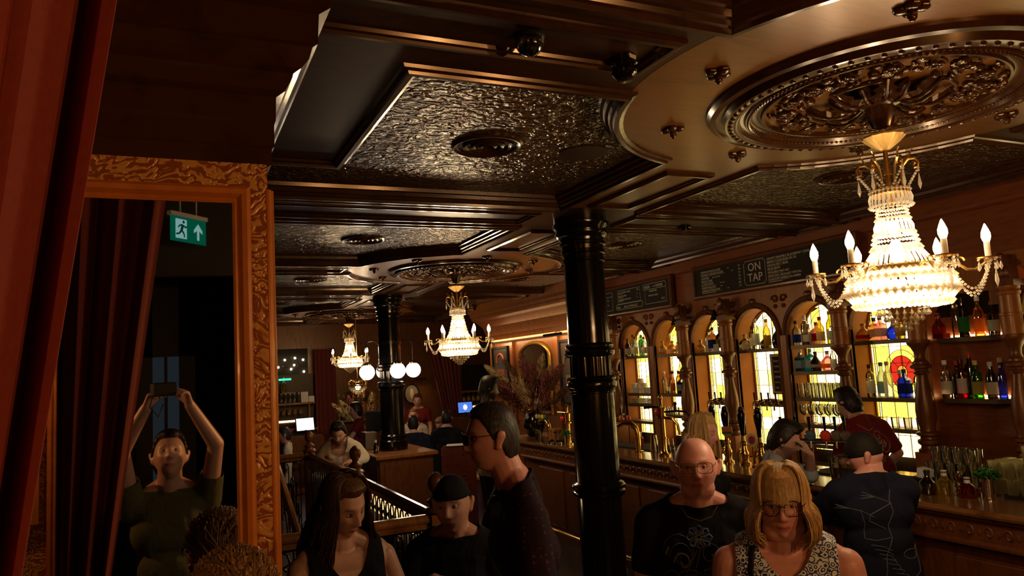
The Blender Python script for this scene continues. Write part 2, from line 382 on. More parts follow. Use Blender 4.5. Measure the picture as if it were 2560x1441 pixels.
# ------------------------------------------------------------ room shell
CX = 2.85; P = 5.36; YM = [2.16, 7.52, 12.88]; YC = [-.52, 4.84, 10.2, 15.56]; ZC = 3.2
def nx(o, x): return o
o = MB().box(-3.5, -3.4, -.12, 7.2, 16.0, 0).build('floor', M['floor']); struct(o)
struct(MB().box(-3.6, -3.5, 3.262, 7.3, 16.1, 3.45).build('ceiling', M['embossed']))
def band(cx, ym, hw, x0, x1): return [(x0, ym-hw), (x1, ym-hw), (x1, ym+hw), (x0, ym+hw)]
# smooth lowered ribs of the ceiling (cross beams, lengthwise beam and the lobed fields round the roses)
BH = .31; CH = .36; SH = .34; R = 1.15
rib = MB(); k = 0
for ym in YM:
    if ym > 2.2: rib.prism(band(0, ym, BH, -3.4, 5.5), 3.2003, 3.262)
    else: rib.prism([(.30, ym-BH), (5.5, ym-BH), (5.5, ym+BH), (.30, ym+BH)], 3.2003, 3.262)
for yc in YC: rib.prism(band(0, yc, CH, -3.4, 5.5), 3.2006, 3.262)
rib.prism([(CX-SH, -3.3), (CX+SH, -3.3), (CX+SH, 15.9), (CX-SH, 15.9)], 3.2009, 3.262)
o = rib.build('trim_1', M['ceilwood']); struct(o)
disc = MB()
for ym in YM:
    disc.prism([(CX+R*cos(a*pi/36), ym+R*sin(a*pi/36)) for a in range(72)], 3.1995, 3.262)
for ym in YM:   # the lengthwise strip next to the roses has the same golden glow put into its colour
    for s in (-1, 1):
        y0, y1 = sorted((ym+s*.9, ym+s*2.32)); disc.prism([(CX-SH+.012, y0), (CX+SH-.012, y0), (CX+SH-.012, y1), (CX-SH+.012, y1)], 3.1998, 3.262)
struct(disc.build('trim_2', M['golden'], smooth=False))
struct(MB().box(.30, 1.2, 3.2001, .80, 3.75, 3.262).box(-3.4, 1.2, 3.2001, .30, 2.6, 3.262).build('trim_3', M['ceilwood']))
# moulded edges round every embossed field
PROF = [(-.035, 3.2), (-.03, 3.188), (-.012, 3.183), (-.008, 3.172), (.012, 3.172), (.018, 3.19), (.03, 3.195), (.038, 3.21), (.052, 3.214), (.06, 3.235), (.075, 3.24), (.08, 3.262), (.02, 3.262)]
def field(xl, xr, ym, sy, left_notch=None, side=-1):
    # corner nearest the rose is bitten by the circle
    y0 = ym+sy*BH; y1 = ym+sy*(P/2-CH); xs = xr if side < 0 else xl; xo = xl if side < 0 else xr
    a1 = atan2(BH, -side*-1*0+sqrt(R*R-BH*BH)); a2 = atan2(sqrt(R*R-SH*SH), SH)
    arc = []
    for i in range(15):
        a = a1+(a2-a1)*i/14; arc.append((CX+side*R*cos(a), ym+sy*R*sin(a)))
    pts = [(xo, y0)]+arc+[(xs, y1), (xo, y1)]
    if left_notch: pts = [(.80, y0)]+arc+[(xs, y1), (xo, y1), (xo, 3.75), (.80, 3.75)]
    A = sum(pts[i][0]*pts[(i+1) % len(pts)][1]-pts[(i+1) % len(pts)][0]*pts[i][1] for i in range(len(pts)))
    if A > 0: pts = pts[::-1]
    return pts
mo = MB()
for ym in YM:
    for sy in (-1, 1):
        nt = (ym < 3 and sy > 0)
        mo.sweep(field(-3.2 if not (ym < 3 and sy < 0) else .80, CX-SH, ym, sy, nt, -1), PROF, True)
        mo.sweep(field(CX+SH, 5.22, ym, sy, None, 1), PROF, True)
struct(mo.build('trim_4', M['mould'], smooth=False))
# raised frames (coffers) on the beams
PF = [(-.03, 3.2), (-.028, 3.185), (-.01, 3.176), (.005, 3.176), (.01, 3.186), (.025, 3.188), (.03, 3.2)]
cf = MB()
def rect(x0, x1, y0, y1): return [(x0, y0), (x0, y1), (x1, y1), (x1, y0)]
for ym in YM:
    cf.sweep(rect(.19 if ym > 3 else .36, 1.62, ym-.17, ym+.08), PF, True) if ym < 3 else cf.sweep(rect(-3, 1.62, ym-.14, ym+.14), PF, True)
    cf.sweep(rect(4.08, 5.35, ym-.14, ym+.14), PF, True)
for yc in YC[1:]:
    for d in (-.285, .285): cf.sweep([(-3.3, yc+d), (2.5, yc+d)], PF); cf.sweep([(3.2, yc+d), (5.4, yc+d)], PF)
    cf.sweep(rect(-3, 2.42, yc-.17, yc+.17), PF, True); cf.sweep(rect(3.28, 5.3, yc-.17, yc+.17), PF, True)
for ym in YM:
    for s in (-1, 1):
        y0, y1 = sorted((ym+s*1.33, ym+s*2.2)); cf.sweep(rect(2.70, 3.0, y0, y1), PF, True)
struct(cf.build('trim_5', M['mould'], smooth=False))
# side walls and far wall
struct(MB().box(5.62, -3.4, 0, 5.75, 1.9, 3.26).box(5.62, 9.1, 0, 5.75, 13.06, 3.26).build('wall_right', M['oak']))
struct(MB().box(6.9, 13.0, 0, 7.0, 15.7, 3.26).box(5.62, 12.98, 0, 6.9, 13.06, 3.26).build('wall_recess', M['darkwall']))
struct(MB().box(-3.4, 15.62, 0, 7.0, 15.75, 3.26).build('wall_far', M['oakdark']))
struct(MB().box(-3.5, -3.3, 0, -3.4, 15.7, 3.26).build('wall_left', M['darkwall']))
struct(MB().box(-3.4, -3.45, 0, 5.7, -3.3, 3.26).build('wall_near', M['darkwall']))
# frieze and cornices of the far end
cn = MB(); CP = [(0, 2.68), (-.03, 2.70), (-.03, 2.76), (-.05, 2.78), (-.06, 2.84), (-.10, 2.9), (-.10, 2.92), (-.2, 3.05), (-.24, 3.08), (-.24, 3.262), (0, 3.262)]
cn.sweep([(6.9, 15.62), (-3.4, 15.62)], [(-o_, z) for o_, z in CP])
struct(cn.build('trim_6', M['oakdark'], smooth=False))
# coved cornice along the right wall beyond the bar, washed from below by a concealed strip
cv = MB(); cvp = [(0, 2.58), (.10, 2.58), (.12, 2.61), (.12, 2.63), (.13, 2.70), (.20, 2.86), (.34, 2.97), (.42, 3.0), (.42, 3.04), (.45, 3.06), (.45, 3.1), (.5, 3.14), (.5, 3.262), (0, 3.262)]
cv.sweep([(5.62, 9.12), (5.62, 13.0)], [(-o_, z) for o_, z in cvp])
struct(cv.build('trim_7', M['oak'], smooth=False))
# wood fascia above the bar that carries the menu boards
fa = MB(); fp = [(0, 2.74), (-.02, 2.74), (-.02, 3.09), (-.05, 3.11), (-.06, 3.13), (-.06, 3.22), (-.10, 3.24), (-.10, 3.262), (0, 3.262)]
fa.sweep([(5.62, 1.9), (5.62, 9.12)], fp); struct(fa.build('trim_8', M['redwood'], smooth=False))
# ------------------------------------------------------------ mirror partition at the left
struct(MB().box(-3.4, 2.0, 0, .24, 2.12, 2.69).box(.16, 2.12, 0, .24, 3.7, 2.69).box(-3.4, 2.0, 2.69, .24, 2.12, 3.2).box(.16, 2.12, 2.69, .24, 3.7, 3.2).build('wall_mirror', M['darkwall']))
cp2 = [(0, 2.665), (.010, 2.668), (.012, 2.712), (.018, 2.716), (.018, 2.775), (.022, 2.785), (.024, 2.85), (.045, 2.862), (.062, 2.895), (.064, 2.905), (.082, 2.915), (.100, 2.935), (.108, 2.965), (.120, 2.97), (.124, 3.05), (.150, 3.06), (.155, 3.2), (0, 3.2)]
struct(MB().sweep([(-3.4, 2.0), (.24, 2.0), (.24, 3.74)], cp2).build('trim_9', M['mould'], smooth=False))
mr = thing('wall_mirror_panel', 'tall wall mirror in an orange frame with a gilded leaf border', 'mirror', (0, 2.0, 0))
MX = -1.6
def ring_rect(mb, x0, z0, x1, z1, w, y0, y1):
    for a in ((x0, z0, x1, z0+w), (x0, z1-w, x1, z1), (x0, z0+w, x0+w, z1-w), (x1-w, z0+w, x1, z1-w)): mb.box(a[0], y0, a[1], a[2], y1, a[3])
MB().box(MX, -.012, .5, .152, -.004, 2.56).build('mirror_glass', M['mirror'], mr)
# moulding, mitred: sweep around rect in xz plane
def xzframe(x0, z0, x1, z1, prof):
    T = Matrix(((1, 0, 0, 0), (0, 0, -1, 0), (0, 1, 0, 0), (0, 0, 0, 1)))   # path xy -> xz, height -> -y
    return MB().sweep([(x0, z0), (x1, z0), (x1, z1), (x0, z1)], prof, True, T)
xzframe(MX, .5, .150, 2.56, [(0, .004), (0, .014), (.006, .018), (.012, .016), (.016, .022), (.022, .030), (.034, .032), (.042, .026), (.044, .016), (.046, .012), (.046, .004)]).build('moulded_frame', M['orange'], mr, smooth=False)
ab = MB(); ring_rect(ab, MX-.09, .42, .238, 2.668, .044, -.010, -.003); ab.box(MX-.09, -.0101, 2.6, .238, -.0031, 2.668); ab.build('leaf_border', M['anaglypta'], mr)
tb = MB(); tb.tube([(.240, -.006, .42), (.240, -.006, 2.6)], .008, 10).tube([(.249, .004, 0.42), (.249, .004, 2.6)], .006, 8); tb.build('edge_bead', M['orange'], mr)
# ------------------------------------------------------------ black cast iron columns
def colprof(z0=0):
    p = [(0, .235), (.10, .235), (.12, .20), (.20, .20), (.22, .175)]
    p += [(.24, .185), (.30, .185), (.32, .168), (1.115, .162), (1.12, .176), (1.128, .190), (1.145, .197), (1.16, .196), (1.17, .183), (1.18, .196), (1.20, .199), (1.215, .190), (1.222, .172), (1.23, .165)]
    p += [(1.87, .160), (1.875, .172), (1.885, .172), (1.89, .166), (1.90, .170), (1.915, .186), (1.935, .190), (1.955, .184), (1.962, .172), (1.97, .184), (1.985, .187), (1.995, .176), (2.0, .158)]
    q = [(2.14, .158), (2.145, .176), (2.16, .188), (2.185, .190), (2.20, .180), (2.205, .170), (2.212, .182), (2.228, .184), (2.24, .172), (2.245, .158)]
    q += [(2.86, .150), (2.865, .163), (2.885, .163), (2.89, .153), (2.92, .155), (2.925, .168), (2.95, .168), (2.955, .158), (2.985, .162), (2.99, .178), (3.01, .180), (3.02, .168), (3.04, .172), (3.05, .19), (3.07, .205), (3.085, .206), (3.09, .196), (3.11, .20), (3.13, .218), (3.155, .222), (3.16, .21), (3.2, .21)]
    return p, q
def column(x, y, z0, label, nm='cast_iron_column'):
    t = thing(nm, label, 'column', (x, y, 0), 0)
    p, q = colprof(); p = [(max(z, z0), r) for z, r in p if z >= z0-1e-6] if z0 else p
    if z0: p = [(z0, .20), (z0+.12, .20), (z0+.14, .178), (z0+.16, .185), (z0+.19, .185), (z0+.21, .165)]+[(z, r) for z, r in p if z > z0+.25 and z > 1.3]
    MB().lathe(p, 48).build('lower_shaft', M['black'], t)
    MB().lathe([(2.0, .152), (2.14, .152)], 96, None, flute=(.035, 18)).build('fluted_band', M['black'], t)
    MB().lathe([(z, r) for z, r in q if z <= 2.87], 48).build('upper_shaft', M['black'], t)
    MB().lathe([(z, r) for z, r in q if z >= 2.86], 48).build('capital', M['black'], t)
    return t
column(2.88, 4.84, 0, 'large black gloss cast iron column in front of the bar')
FARCOL = column(2.82, 10.2, 1.06, 'distant black cast iron column with globe lamps, standing on a wooden plinth')
# wooden plinth of the far column
t = thing('column_plinth', 'panelled wooden plinth box carrying the far black column', 'plinth', (2.82, 10.2, 0))
b = MB().bevbox(-.36, -.62, 0, .36, .62, 1.0, .01); b.build('body', M['oakdark'], t)
MB().bevbox(-.42, -.68, 1.0, .42, .68, 1.055, .012).build('top', M['oak'], t)
for x0, x1 in ((-.30, -.03), (.03, .30)): MB().bevbox(x0, -.64, .12, x1, -.619, .92, .008).build('panel', M['oakdark'], t)
MB().bevbox(-.375, -.55, .12, -.359, -.04, .92, .006).bevbox(-.375, .04, .12, -.359, .55, .92, .006).build('side_panels', M['oakdark'], t)
# ------------------------------------------------------------ ceiling roses
def rose(ym, label):
    t = thing('ceiling_rose', label, 'ceiling rose', (CX, ym, 3.2), 0, 'carved ceiling roses')
    pr = [(0, .74), (-.012, .74), (-.03, .725), (-.034, .70), (-.022, .69), (-.022, .675), (-.05, .66), (-.056, .62), (-.048, .60), (-.03, .59), (-.03, .575), (-.042, .565), (-.042, .555), (-.024, .545), (-.018, .53), (-.018, .50), (-.03, .494), (-.03, .484), (0, .48)]
    MB().lathe(pr, 96, caps=False).build('moulded_ring', M['mould'], t)
    b = MB()
    for i in range(150): a = 2*pi*i/150; b.oct((.555*cos(a), .555*sin(a), -.044), .0085, None, None, 6)
    for i in range(72): a = 2*pi*i/72; b.ball((.636*cos(a), .636*sin(a), -.052), .014, 6, 4, None, (1, 1, .8))
    b.build('bead_ring', M['mould'], t)
    rd = random.Random(3); b = MB()
    for i in range(8):
        for sgn, L, w0, aa in ((1, .24, .045, 0), (1, .17, .035, pi/8)):
            a = 2*pi*i/8+aa; T = RZ(a); vs = []; fs = []; n = 12
            for k_ in range(n+1):
                s_ = k_/n; x = .06+L*s_; h = -.02-.05*sin(pi*min(1, s_*1.05)); w = w0*(sin(pi*(s_*.93+.07))**.7)*(1+.25*cos(k_*pi))
                vs += [(x, -w, h+.012), (x, -w*.5, h-.004), (x, 0, h+.010), (x, w*.5, h-.004), (x, w, h+.012)]
            for k_ in range(n):
                for j in range(4): q = k_*5+j; fs.append((q, q+5, q+6, q+1))
            b.add(vs, fs, T)
            b.tube([T @ Vector((.06+L*u_, 0, -.03-.045*sin(pi*u_))) for u_ in [j/8 for j in range(9)]], .007, 6)
    for i in range(170):   # berries, buds and petals of the outer garland
        a = rd.uniform(0, 2*pi); r_ = rd.uniform(.30, .47); s_ = rd.uniform(.010, .024)
        b.ball((r_*cos(a), r_*sin(a), -rd.uniform(.0, .035)), s_, 7, 5, None, (rd.uniform(.7, 1.5), rd.uniform(.7, 1.5), rd.uniform(.6, 1.1)))
    for i in range(16):
        a = 2*pi*i/16; c = Vector((.40*cos(a), .40*sin(a), -.03))
        for j in range(5): q = 2*pi*j/5; b.ball(c+Vector((.022*cos(q), .022*sin(q), 0)), .015, 6, 4, None, (1, 1, .7))
        b.tube([(c.x+.05*cos(a+v)*(1-v/7), c.y+.05*sin(a+v)*(1-v/7), -.02-.012*sin(v)) for v in [j*.5 for j in range(11)]], .006, 5)
    for i in range(4):
        a = 2*pi*i/4+.4; b.tube([(.29*cos(a+u_*.22)*(1+.05*sin(6*u_)), .29*sin(a+u_*.22)*(1+.05*sin(6*u_)), -.03) for u_ in [j/2-1.5 for j in range(7)]], .011, 6)
    b.build('carved_leaves', M['mould'], t)
    MB().lathe([(0, .10), (-.02, .10), (-.05, .085), (-.06, .06), (-.11, .05), (-.15, .035), (-.16, .0)], 24, None, flute=(.08, 8)).build('boss', M['mould'], t)
    MB().lathe([(0, .49), (-.006, .49), (-.006, .0)], 64).build('rose_field', M['golden'], t)
    return t
r0 = rose(YM[0], 'large round carved ceiling rose above the nearest chandelier')
dup(r0, (CX, YM[1], 3.2), None, 'round carved ceiling rose above the second chandelier')
dup(r0, (CX, YM[2], 3.2), None, 'small distant carved ceiling rose above the third chandelier')
def paterae(ym, where):
    nm = ['right of', 'far right of', 'beyond', 'far left of', 'left of', 'near left of', 'nearest', 'near right of']
    src = None
    for i in range(8):
        a = pi/4*i+radians(8)*0; x, y = CX+.90*cos(a), ym+.90*sin(a)
        if src is None:
            t = thing('patera', '', 'ceiling ornament', (x, y, 3.2), a, 'carved ornaments round the roses'); b = MB()
            for j in range(4):
                q = pi/2*j; b.ball((.032*cos(q), .032*sin(q), -.008), .026, 8, 6, None, (1, 1, .6))
            b.build('petals', M['mould'], t); MB().ball((0, 0, -.03), .017, 8, 6, None, (1, 1, 1.4)).build('bud', M['mould'], t); src = t
        else: t = dup(src, (x, y, 3.2), a)
        t['label'] = 'small carved four-petal ornament on the ceiling, %s the %s ceiling rose' % (nm[i], where); t['group'] = 'carved ornaments round the roses'
for ym, w in zip(YM, ('nearest', 'second', 'farthest')): paterae(ym, w)
# ceiling vents
def vent(x, y, label):
    t = thing('ceiling_vent', label, 'ceiling vent', (x, y, 3.262), 0, 'round ceiling vents')
    MB().lathe([(0, .19), (-.008, .19), (-.016, .178), (-.014, .165), (-.005, .155), (0, .155)], 48, caps=False).build('outer_ring', M['mould'], t)
    b = MB()
    for r_ in (.125, .085, .045): b.lathe([(-.004, r_), (-.012, r_+.008), (-.018, r_), (-.012, r_-.014), (-.004, r_-.020)], 36, caps=False)
    b.build('louvre_cones', M['mould'], t); MB().lathe([(0, .155), (-.004, .155), (-.004, 0)], 36).build('throat', M['matblack'], t); return t
vp = [((1.52, 3.45), 'large round black ceiling vent in the nearest embossed panel, in front of the column'), ((4.18, 3.5), 'round black ceiling vent in the embossed panel right of the column, near the bar'), ((1.52, 6.2), 'round black ceiling vent in the second embossed panel, left of the column'), ((4.18, 6.2), 'round black ceiling vent near the menu board, behind the big column'),
      ((1.52, 8.83), 'round black ceiling vent in the panel beyond the second rose'), ((4.18, 8.83), 'round black ceiling vent right of the second chandelier'), ((1.52, 11.56), 'small far ceiling vent above the left bar shelves'), ((4.18, 11.56), 'small far ceiling vent right of the third chandelier')]
v0 = vent(*vp[0][0], vp[0][1])
for (x, y), l in vp[1:]: dup(v0, (x, y, 3.262), None, l)
tag(MB().cyl((2.1, 3.45, 3.257), .14, .006, 40).build('ceiling_speaker', M['ceilwood']), 'plain brown speaker disc flush in the nearest embossed ceiling panel', 'speaker')
tag(MB().cyl((2.12, 8.9, 3.257), .14, .006, 40).build('ceiling_speaker', M['ceilwood']), 'plain brown speaker disc in the embossed panel beyond the second rose', 'speaker')
# dome camera, black sensor with a sticker, small sensor
t = thing('dome_camera', 'clear glass dome security camera on the dark ceiling beam', 'camera', (1.10, 2.10, 3.2))
MB().lathe([(0, .052), (-.012, .052), (-.02, .045)], 32).build('base', M['matblack'], t)
MB().lathe([(-.015, .046)]+[(-.02-.055*sin(a), .05*cos(a)) for a in [j*pi/2/8 for j in range(9)]], 32, caps=False).build('dome', gl((.8, .78, .75), None, .02, .12), t)
MB().ball((0, 0, -.042), .024, 16, 10).build('lens_ball', M['matblack'], t)
t = thing('ceiling_detector', 'black cylindrical detector with a pale sticker, right of the dome camera', 'detector', (1.52, 2.17, 3.2))
MB().lathe([(0, .05), (-.02, .05), (-.022, .043), (-.045, .042), (-.05, .047), (-.062, .045), (-.07, .036), (-.082, .03), (-.084, 0)], 32).build('body', M['black'], t)
MB().box(-.035, -.0515, -.019, .005, -.0505, -.004, RZ(.35)).build('sticker', M['cream'], t)
t = thing('smoke_sensor', 'small black sensor on the ceiling beam above the bar', 'sensor', (3.97, 4.96, 3.2))
MB().lathe([(0, .05), (-.015, .05), (-.02, .04), (-.04, .035), (-.042, 0)], 24).build('body', M['black'], t)
# ------------------------------------------------------------ back bar: a run of arched bays
XF = 5.60; BW = .752; Y0 = 8.25
YB = [Y0-BW*i for i in range(8)]          # bay centres, from the far end to the near end
PANE = [emis('lit cream glass', (1.0, .78, .38), 4.2), emis('lit pale glass', (1.0, .70, .34), 2.6), emis('lit yellow glass', (1.0, .72, .06), 3.0), emis('lit lemon glass', (.95, .85, .16), 2.4), emis('lit red glass', (.75, .03, .012), 1.2), emis('lit amber glass', (.95, .38, .03), 1.3), M['iron']]
BAYNAME = ['first arched bay behind the black column', 'second arched bay from the black column', 'third arched bay from the black column', 'fourth arched bay from the black column', 'fifth arched bay, left of the big chandelier', 'sixth arched bay, below the big chandelier', 'square bay right of the big chandelier', 'last bay at the right edge']
BAYKEY = ['first bay', 'second bay', 'third bay', 'fourth bay', 'fifth bay', 'sixth bay', 'square bay', 'last bay']
def arch_pts(hw, zs, n=14, k=1.0):
    return [(hw*cos(pi*i/n), zs+hw*k*sin(pi*i/n)) for i in range(n+1)]
def yz(T=None): return Matrix(((0, 0, 1, 0), (1, 0, 0, 0), (0, 1, 0, 0), (0, 0, 0, 1)))  # (a,b,c)->(x=c,y=a,z=b)
def bay(i):
    yc = YB[i]; t = thing('back_bar_bay', BAYNAME[i]+(' with lit stained glass' if i != 6 else ', with two floating shelves'), 'cabinet', (XF, yc, 0), 0, 'bays of the back bar')
    H = BW/2; hw = .305; zs = 2.26; zt = 2.74
    T = yz()
    if i != 6:
        b = MB(); ap = arch_pts(hw, zs)
        # arched face: side strips and spandrel built as a strip of quads, with thickness
        outl = [(H, 1.0)]+[(H, zs)]+[(max(-H, min(H, H*cos(pi*k/14)*1.6)), zt) for k in range(15)]+[(-H, zs), (-H, 1.0)]
        inn = [(hw, 1.0), (hw, zs)]+ap+[(-hw, zs), (-hw, 1.0)]
        vs = [(a, z, 0) for a, z in outl]+[(a, z, 0) for a, z in inn]+[(a, z, .03) for a, z in inn]
        n = len(outl); fs = [(k, k+1, n+k+1, n+k) for k in range(n-1)]+[(n+k, n+k+1, 2*n+k+1, 2*n+k) for k in range(n-1)]
        b.add(vs, fs, T); b.build('arched_face', M['oak'], t, smooth=False)
        b = MB(); pth = [(hw+.012, 1.0), (hw+.012, zs)]+arch_pts(hw+.012, zs)[1:-1]+[(-hw-.012, zs), (-hw-.012, 1.0)]
        b.sweep(pth, [(-.012, 0), (-.010, -.012), (0, -.016), (.012, -.010), (.02, -.004), (.022, 0)], False, T); b.build('arch_moulding', M['oakdark'], t, smooth=False)
        b = MB(); hb = [(hw+.05+.02*cos(6*k*pi/14), 0) for k in range(15)]
        b.sweep(arch_pts(hw+.042, zs, 20), [(-.02, 0), (-.015, -.018), (0, -.024), (.018, -.016), (.024, 0)], False, T)
        for s in (-1, 1):   # carved spandrel scrolls
            c = (s*(H-.055), zt-.11)
            b.tube([T @ Vector((c[0]-s*.045*cos(v)*(1-v/9), c[1]+.045*sin(v)*(1-v/9), -.008)) for v in [j*.5 for j in range(14)]], .010, 6)
            b.ball(T @ Vector((c[0], c[1]-.07, -.006)), .022, 8, 5)
        b.ball(T @ Vector((0, zt-.10, -.012)), .034, 8, 6, None, (.7, 1.2, 1)).ball(T @ Vector((0, zt-.15, -.012)), .018, 8, 6)
        b.build('carved_hood', M['oakdark'], t)
        b = MB()   # niche sides and vault
        ip = [(hw, 1.0), (hw, zs)]+ap[1:-1]+[(-hw, zs), (-hw, 1.0)]; vs = [(a, z, .0) for a, z in ip]+[(a, z, .21) for a, z in ip]; n = len(ip)
        vs += [(a*.955, z if z < zs else zs+(z-zs)*.95, .21) for a, z in ip]+[(a*.955, z if z < zs else zs+(z-zs)*.95, .235) for a, z in ip]
        b.add(vs, [(k, k+1, n+k+1, n+k) for k in range(n-1)]+[(n+k, n+k+1, 2*n+k+1, 2*n+k) for k in range(n-1)]+[(2*n+k, 2*n+k+1, 3*n+k+1, 3*n+k) for k in range(n-1)], T); b.build('niche_lining', M['niche'], t)
        # stained glass
        w = hw*.955; g = MB(); rd = random.Random(i+11)
        cols = [-w, -w+.022, -w+.042, -w+.16, -w+.28, -w+.40, w-.042, w-.022, w] if i % 2 else [-w, -w+.022, -w+.042, w-.31, w-.20, w-.09, w-.042, w-.022, w]; cols = sorted(set(round(c, 4) for c in cols if -w <= c <= w))
        rows = [1.12]
        while rows[-1] < 2.56: rows.append(rows[-1]+(.16, .13, .19, .15)[(len(rows)+i) % 4])
        zof = lambda a: zs+w*.98*sqrt(max(0, 1-(a/w)**2))
        for r_ in range(len(rows)-1):
            for c_ in range(len(cols)-1):
                a0, a1 = cols[c_], cols[c_+1]; z0, z1 = rows[r_], rows[r_+1]
                ta, tb = min(z1, zof(a0)), min(z1, zof(a1))
                if max(ta, tb) <= z0+.002: continue
                ta = max(ta, z0); tb = max(tb, z0); narrow = a1-a0 < .04
                g.cm = (2 if (r_+c_) % 2 else 1) if narrow else rd.choice([0, 0, 0, 1, 1, 2, 3])
                if not narrow:
                    d = sqrt(((a0+a1)/2)**2+((z0+z1)/2-1.86)**2)
                g.add([(a0, z0, .228), (a1, z0, .228), (a1, tb, .228), (a0, ta, .228)], [(0, 1, 2, 3)], T)
        if i in (1, 5):   # round red medallion
            for rr, mi, zz in ((.17, 2, .2275), (.125, 4, .227), (.05, 5, .2265)):
                g.cm = mi; g.add([(rr*cos(2*pi*k/28), 1.86+rr*1.15*sin(2*pi*k/28), zz) for k in range(28)], [tuple(range(28))], T)
        g.build('stained_glass', PANE, t, smooth=False)
        l = MB()
        for c in cols[1:-1]: l.box(.222, c-.002, 1.12, .2285, c+.002, zof(c))
        for r_ in rows: 
            wz = w if r_ < zs else w*sqrt(max(0, 1-((r_-zs)/w)**2))
            if wz > .03: l.box(.222, -wz, r_-.002, .2285, wz, r_+.002)
        ov = [(w-.055)*cos(pi*k/20) for k in range(21)]
        l.tube([T @ Vector((ov[k], zs+(w-.055)*sin(pi*k/20), .226)) for k in range(21)], .003, 5)
        if i in (1, 5):
            for rr in (.17, .125, .05): l.tube([T @ Vector((rr*cos(2*pi*k/28), 1.86+rr*1.15*sin(2*pi*k/28), .225)) for k in range(28)], .003, 5, closed=True)
            for k in range(8): l.tube([T @ Vector((rr*cos(pi*k/4), 1.86+rr*1.15*sin(pi*k/4), .225)) for rr in (.05, .17)], .0025, 4)
        if i == 3: l.tube([T @ Vector((.16+.05*cos(v)*(1-v/10), 1.72+.05*sin(v)*(1-v/10), .225)) for v in [j*.5 for j in range(14)]], .002, 5)
        l.build('lead_lines', M['iron'], t)
    else:
        b = MB(); b.box(0, -H, 1.0, .03, -H+.06, zt).box(0, H-.06, 1.0, .03, H, zt).box(0, -H+.06, 2.47, .03, H-.06, zt); b.box(.004, -.32, 2.36, .03, -.22, 2.47).box(.004, .22, 2.36, .03, .32, 2.47); b.build('square_face', M['oak'], t, smooth=False)
        MB().box(.14, -.33, 1.0, .16, .33, 2.3).build('back_panel', M['redwood'], t); MB().box(.155, -.33, 2.3, .17, .33, 2.5).build('dark_top_panel', M['darkwall'], t)
        MB().box(.02, -.345, 1.0, .16, -.32, 2.48).box(.02, .32, 1.0, .16, .345, 2.48).build('side_panels', M['redwood'], t)
    def shelf(z, d0=.03, d1=.20, w=.302, th=.035, poly=None):
        if poly: MB().prism([(-.02, -.20), (.13, -.30), (.14, .30), (-.02, .22)], z-th, z).build('shelf', M['shelf'], t)
        else: MB().box(d0-.02, -w, z-th, d1, w, z).build('shelf', M['shelf'], t)
    for z in [(2.15, 1.66, 1.52, 1.30), (2.15, 1.66, 1.40), (2.14,), (2.14,), (2.15, 1.895, 1.64, 1.385, 1.2), (2.15, 1.65, 1.39), (), (2.14, 1.64)][i]: shelf(z)
    if i == 6:
        for z in (2.13, 1.655): shelf(z, poly=1)
        for z in (2.135, 1.66): MB().box(.118, -.26, z, .128, .26, z+.012).build('shelf_light_strip', emis('shelf strip light', (1, .6, .25), 26), t)
    return t
for i in range(8): bay(i)
MB_ = MB().box(5.45, 1.9, 0, 6.0, 9.0, .98); tag(MB_.build('back_counter', M['oakdark']), 'long dark counter along the foot of the back bar', 'counter')
struct(MB().box(5.9, 1.9, 0.98, 6.0, 9.12, 2.8).box(5.62, 9.0, .98, 5.9, 9.1, 2.74).build('wall_behind_bar', M['darkwall']))
# turned half columns between the bays
XP = XF-.12
def turned(y, label):
    t = thing('turned_post', label, 'post', (XP, y, 0), 0, 'turned oak posts between the bays')
    MB().box(-.07, -.085, .982, .09, .085, 1.24).build('pedestal', M['oak'], t)
    MB().lathe([(1.24, .082), (1.26, .082), (1.27, .065), (1.29, .06), (1.31, .082), (1.335, .082), (1.345, .062), (1.36, .06), (1.375, .086), (1.395, .086), (1.405, .06), (1.42, .055), (1.50, .072), (1.57, .076), (1.66, .068), (1.76, .050), (1.83, .040), (1.85, .040), (1.86, .058), (1.872, .060), (1.88, .048), (1.895, .05), (1.905, .078), (1.925, .080), (1.94, .06), (1.955, .058), (1.965, .044), (1.99, .036), (2.03, .040), (2.07, .060), (2.095, .082), (2.11, .086), (2.125, .086), (2.13, .070)], 28).build('turned_shaft', M['oakdark'], t)
    MB().lathe([(2.13, .068), (2.262, .068), (2.266, .074), (2.28, .074), (2.284, .068), (2.41, .068), (2.415, .076), (2.435, .080), (2.45, .072), (2.46, .078), (2.475, .078)], 28).build('upper_drum', M['oak'], t)
    b = MB().box(-.05, -.075, 2.475, .10, .075, 2.52).box(-.035, -.05, 2.52, .05, .05, 2.70)
    for s in (-1, 0, 1): b.ball((-.045, s*.035, 2.57), .028, 8, 6, None, (.8, .8, 1.4))
    b.ball((-.05, 0, 2.66), .04, 8, 6, None, (.7, 1, 1.5)); b.build('carved_bracket', M['oakdark'], t); return t
ys = [v-.06 for v in (Y0+BW/2, Y0-1.5*BW, Y0-2.5*BW, Y0-4.5*BW, Y0-5.5*BW, Y0-6.5*BW)]
lb = ['turned oak post right beside the black column, left end of the back bar', 'turned oak post between the second and third arched bays', 'turned oak post between the third and fourth arched bays', 'turned oak post right of the fifth arched bay, below the chandelier arm', 'turned oak post between the sixth bay and the square bay', 'turned oak post at the right edge of the photo, right of the square bay']
t0 = turned(ys[0], lb[0])
for y, l in zip(ys[1:], lb[1:]): dup(t0, (XP, y, 0), None, l)
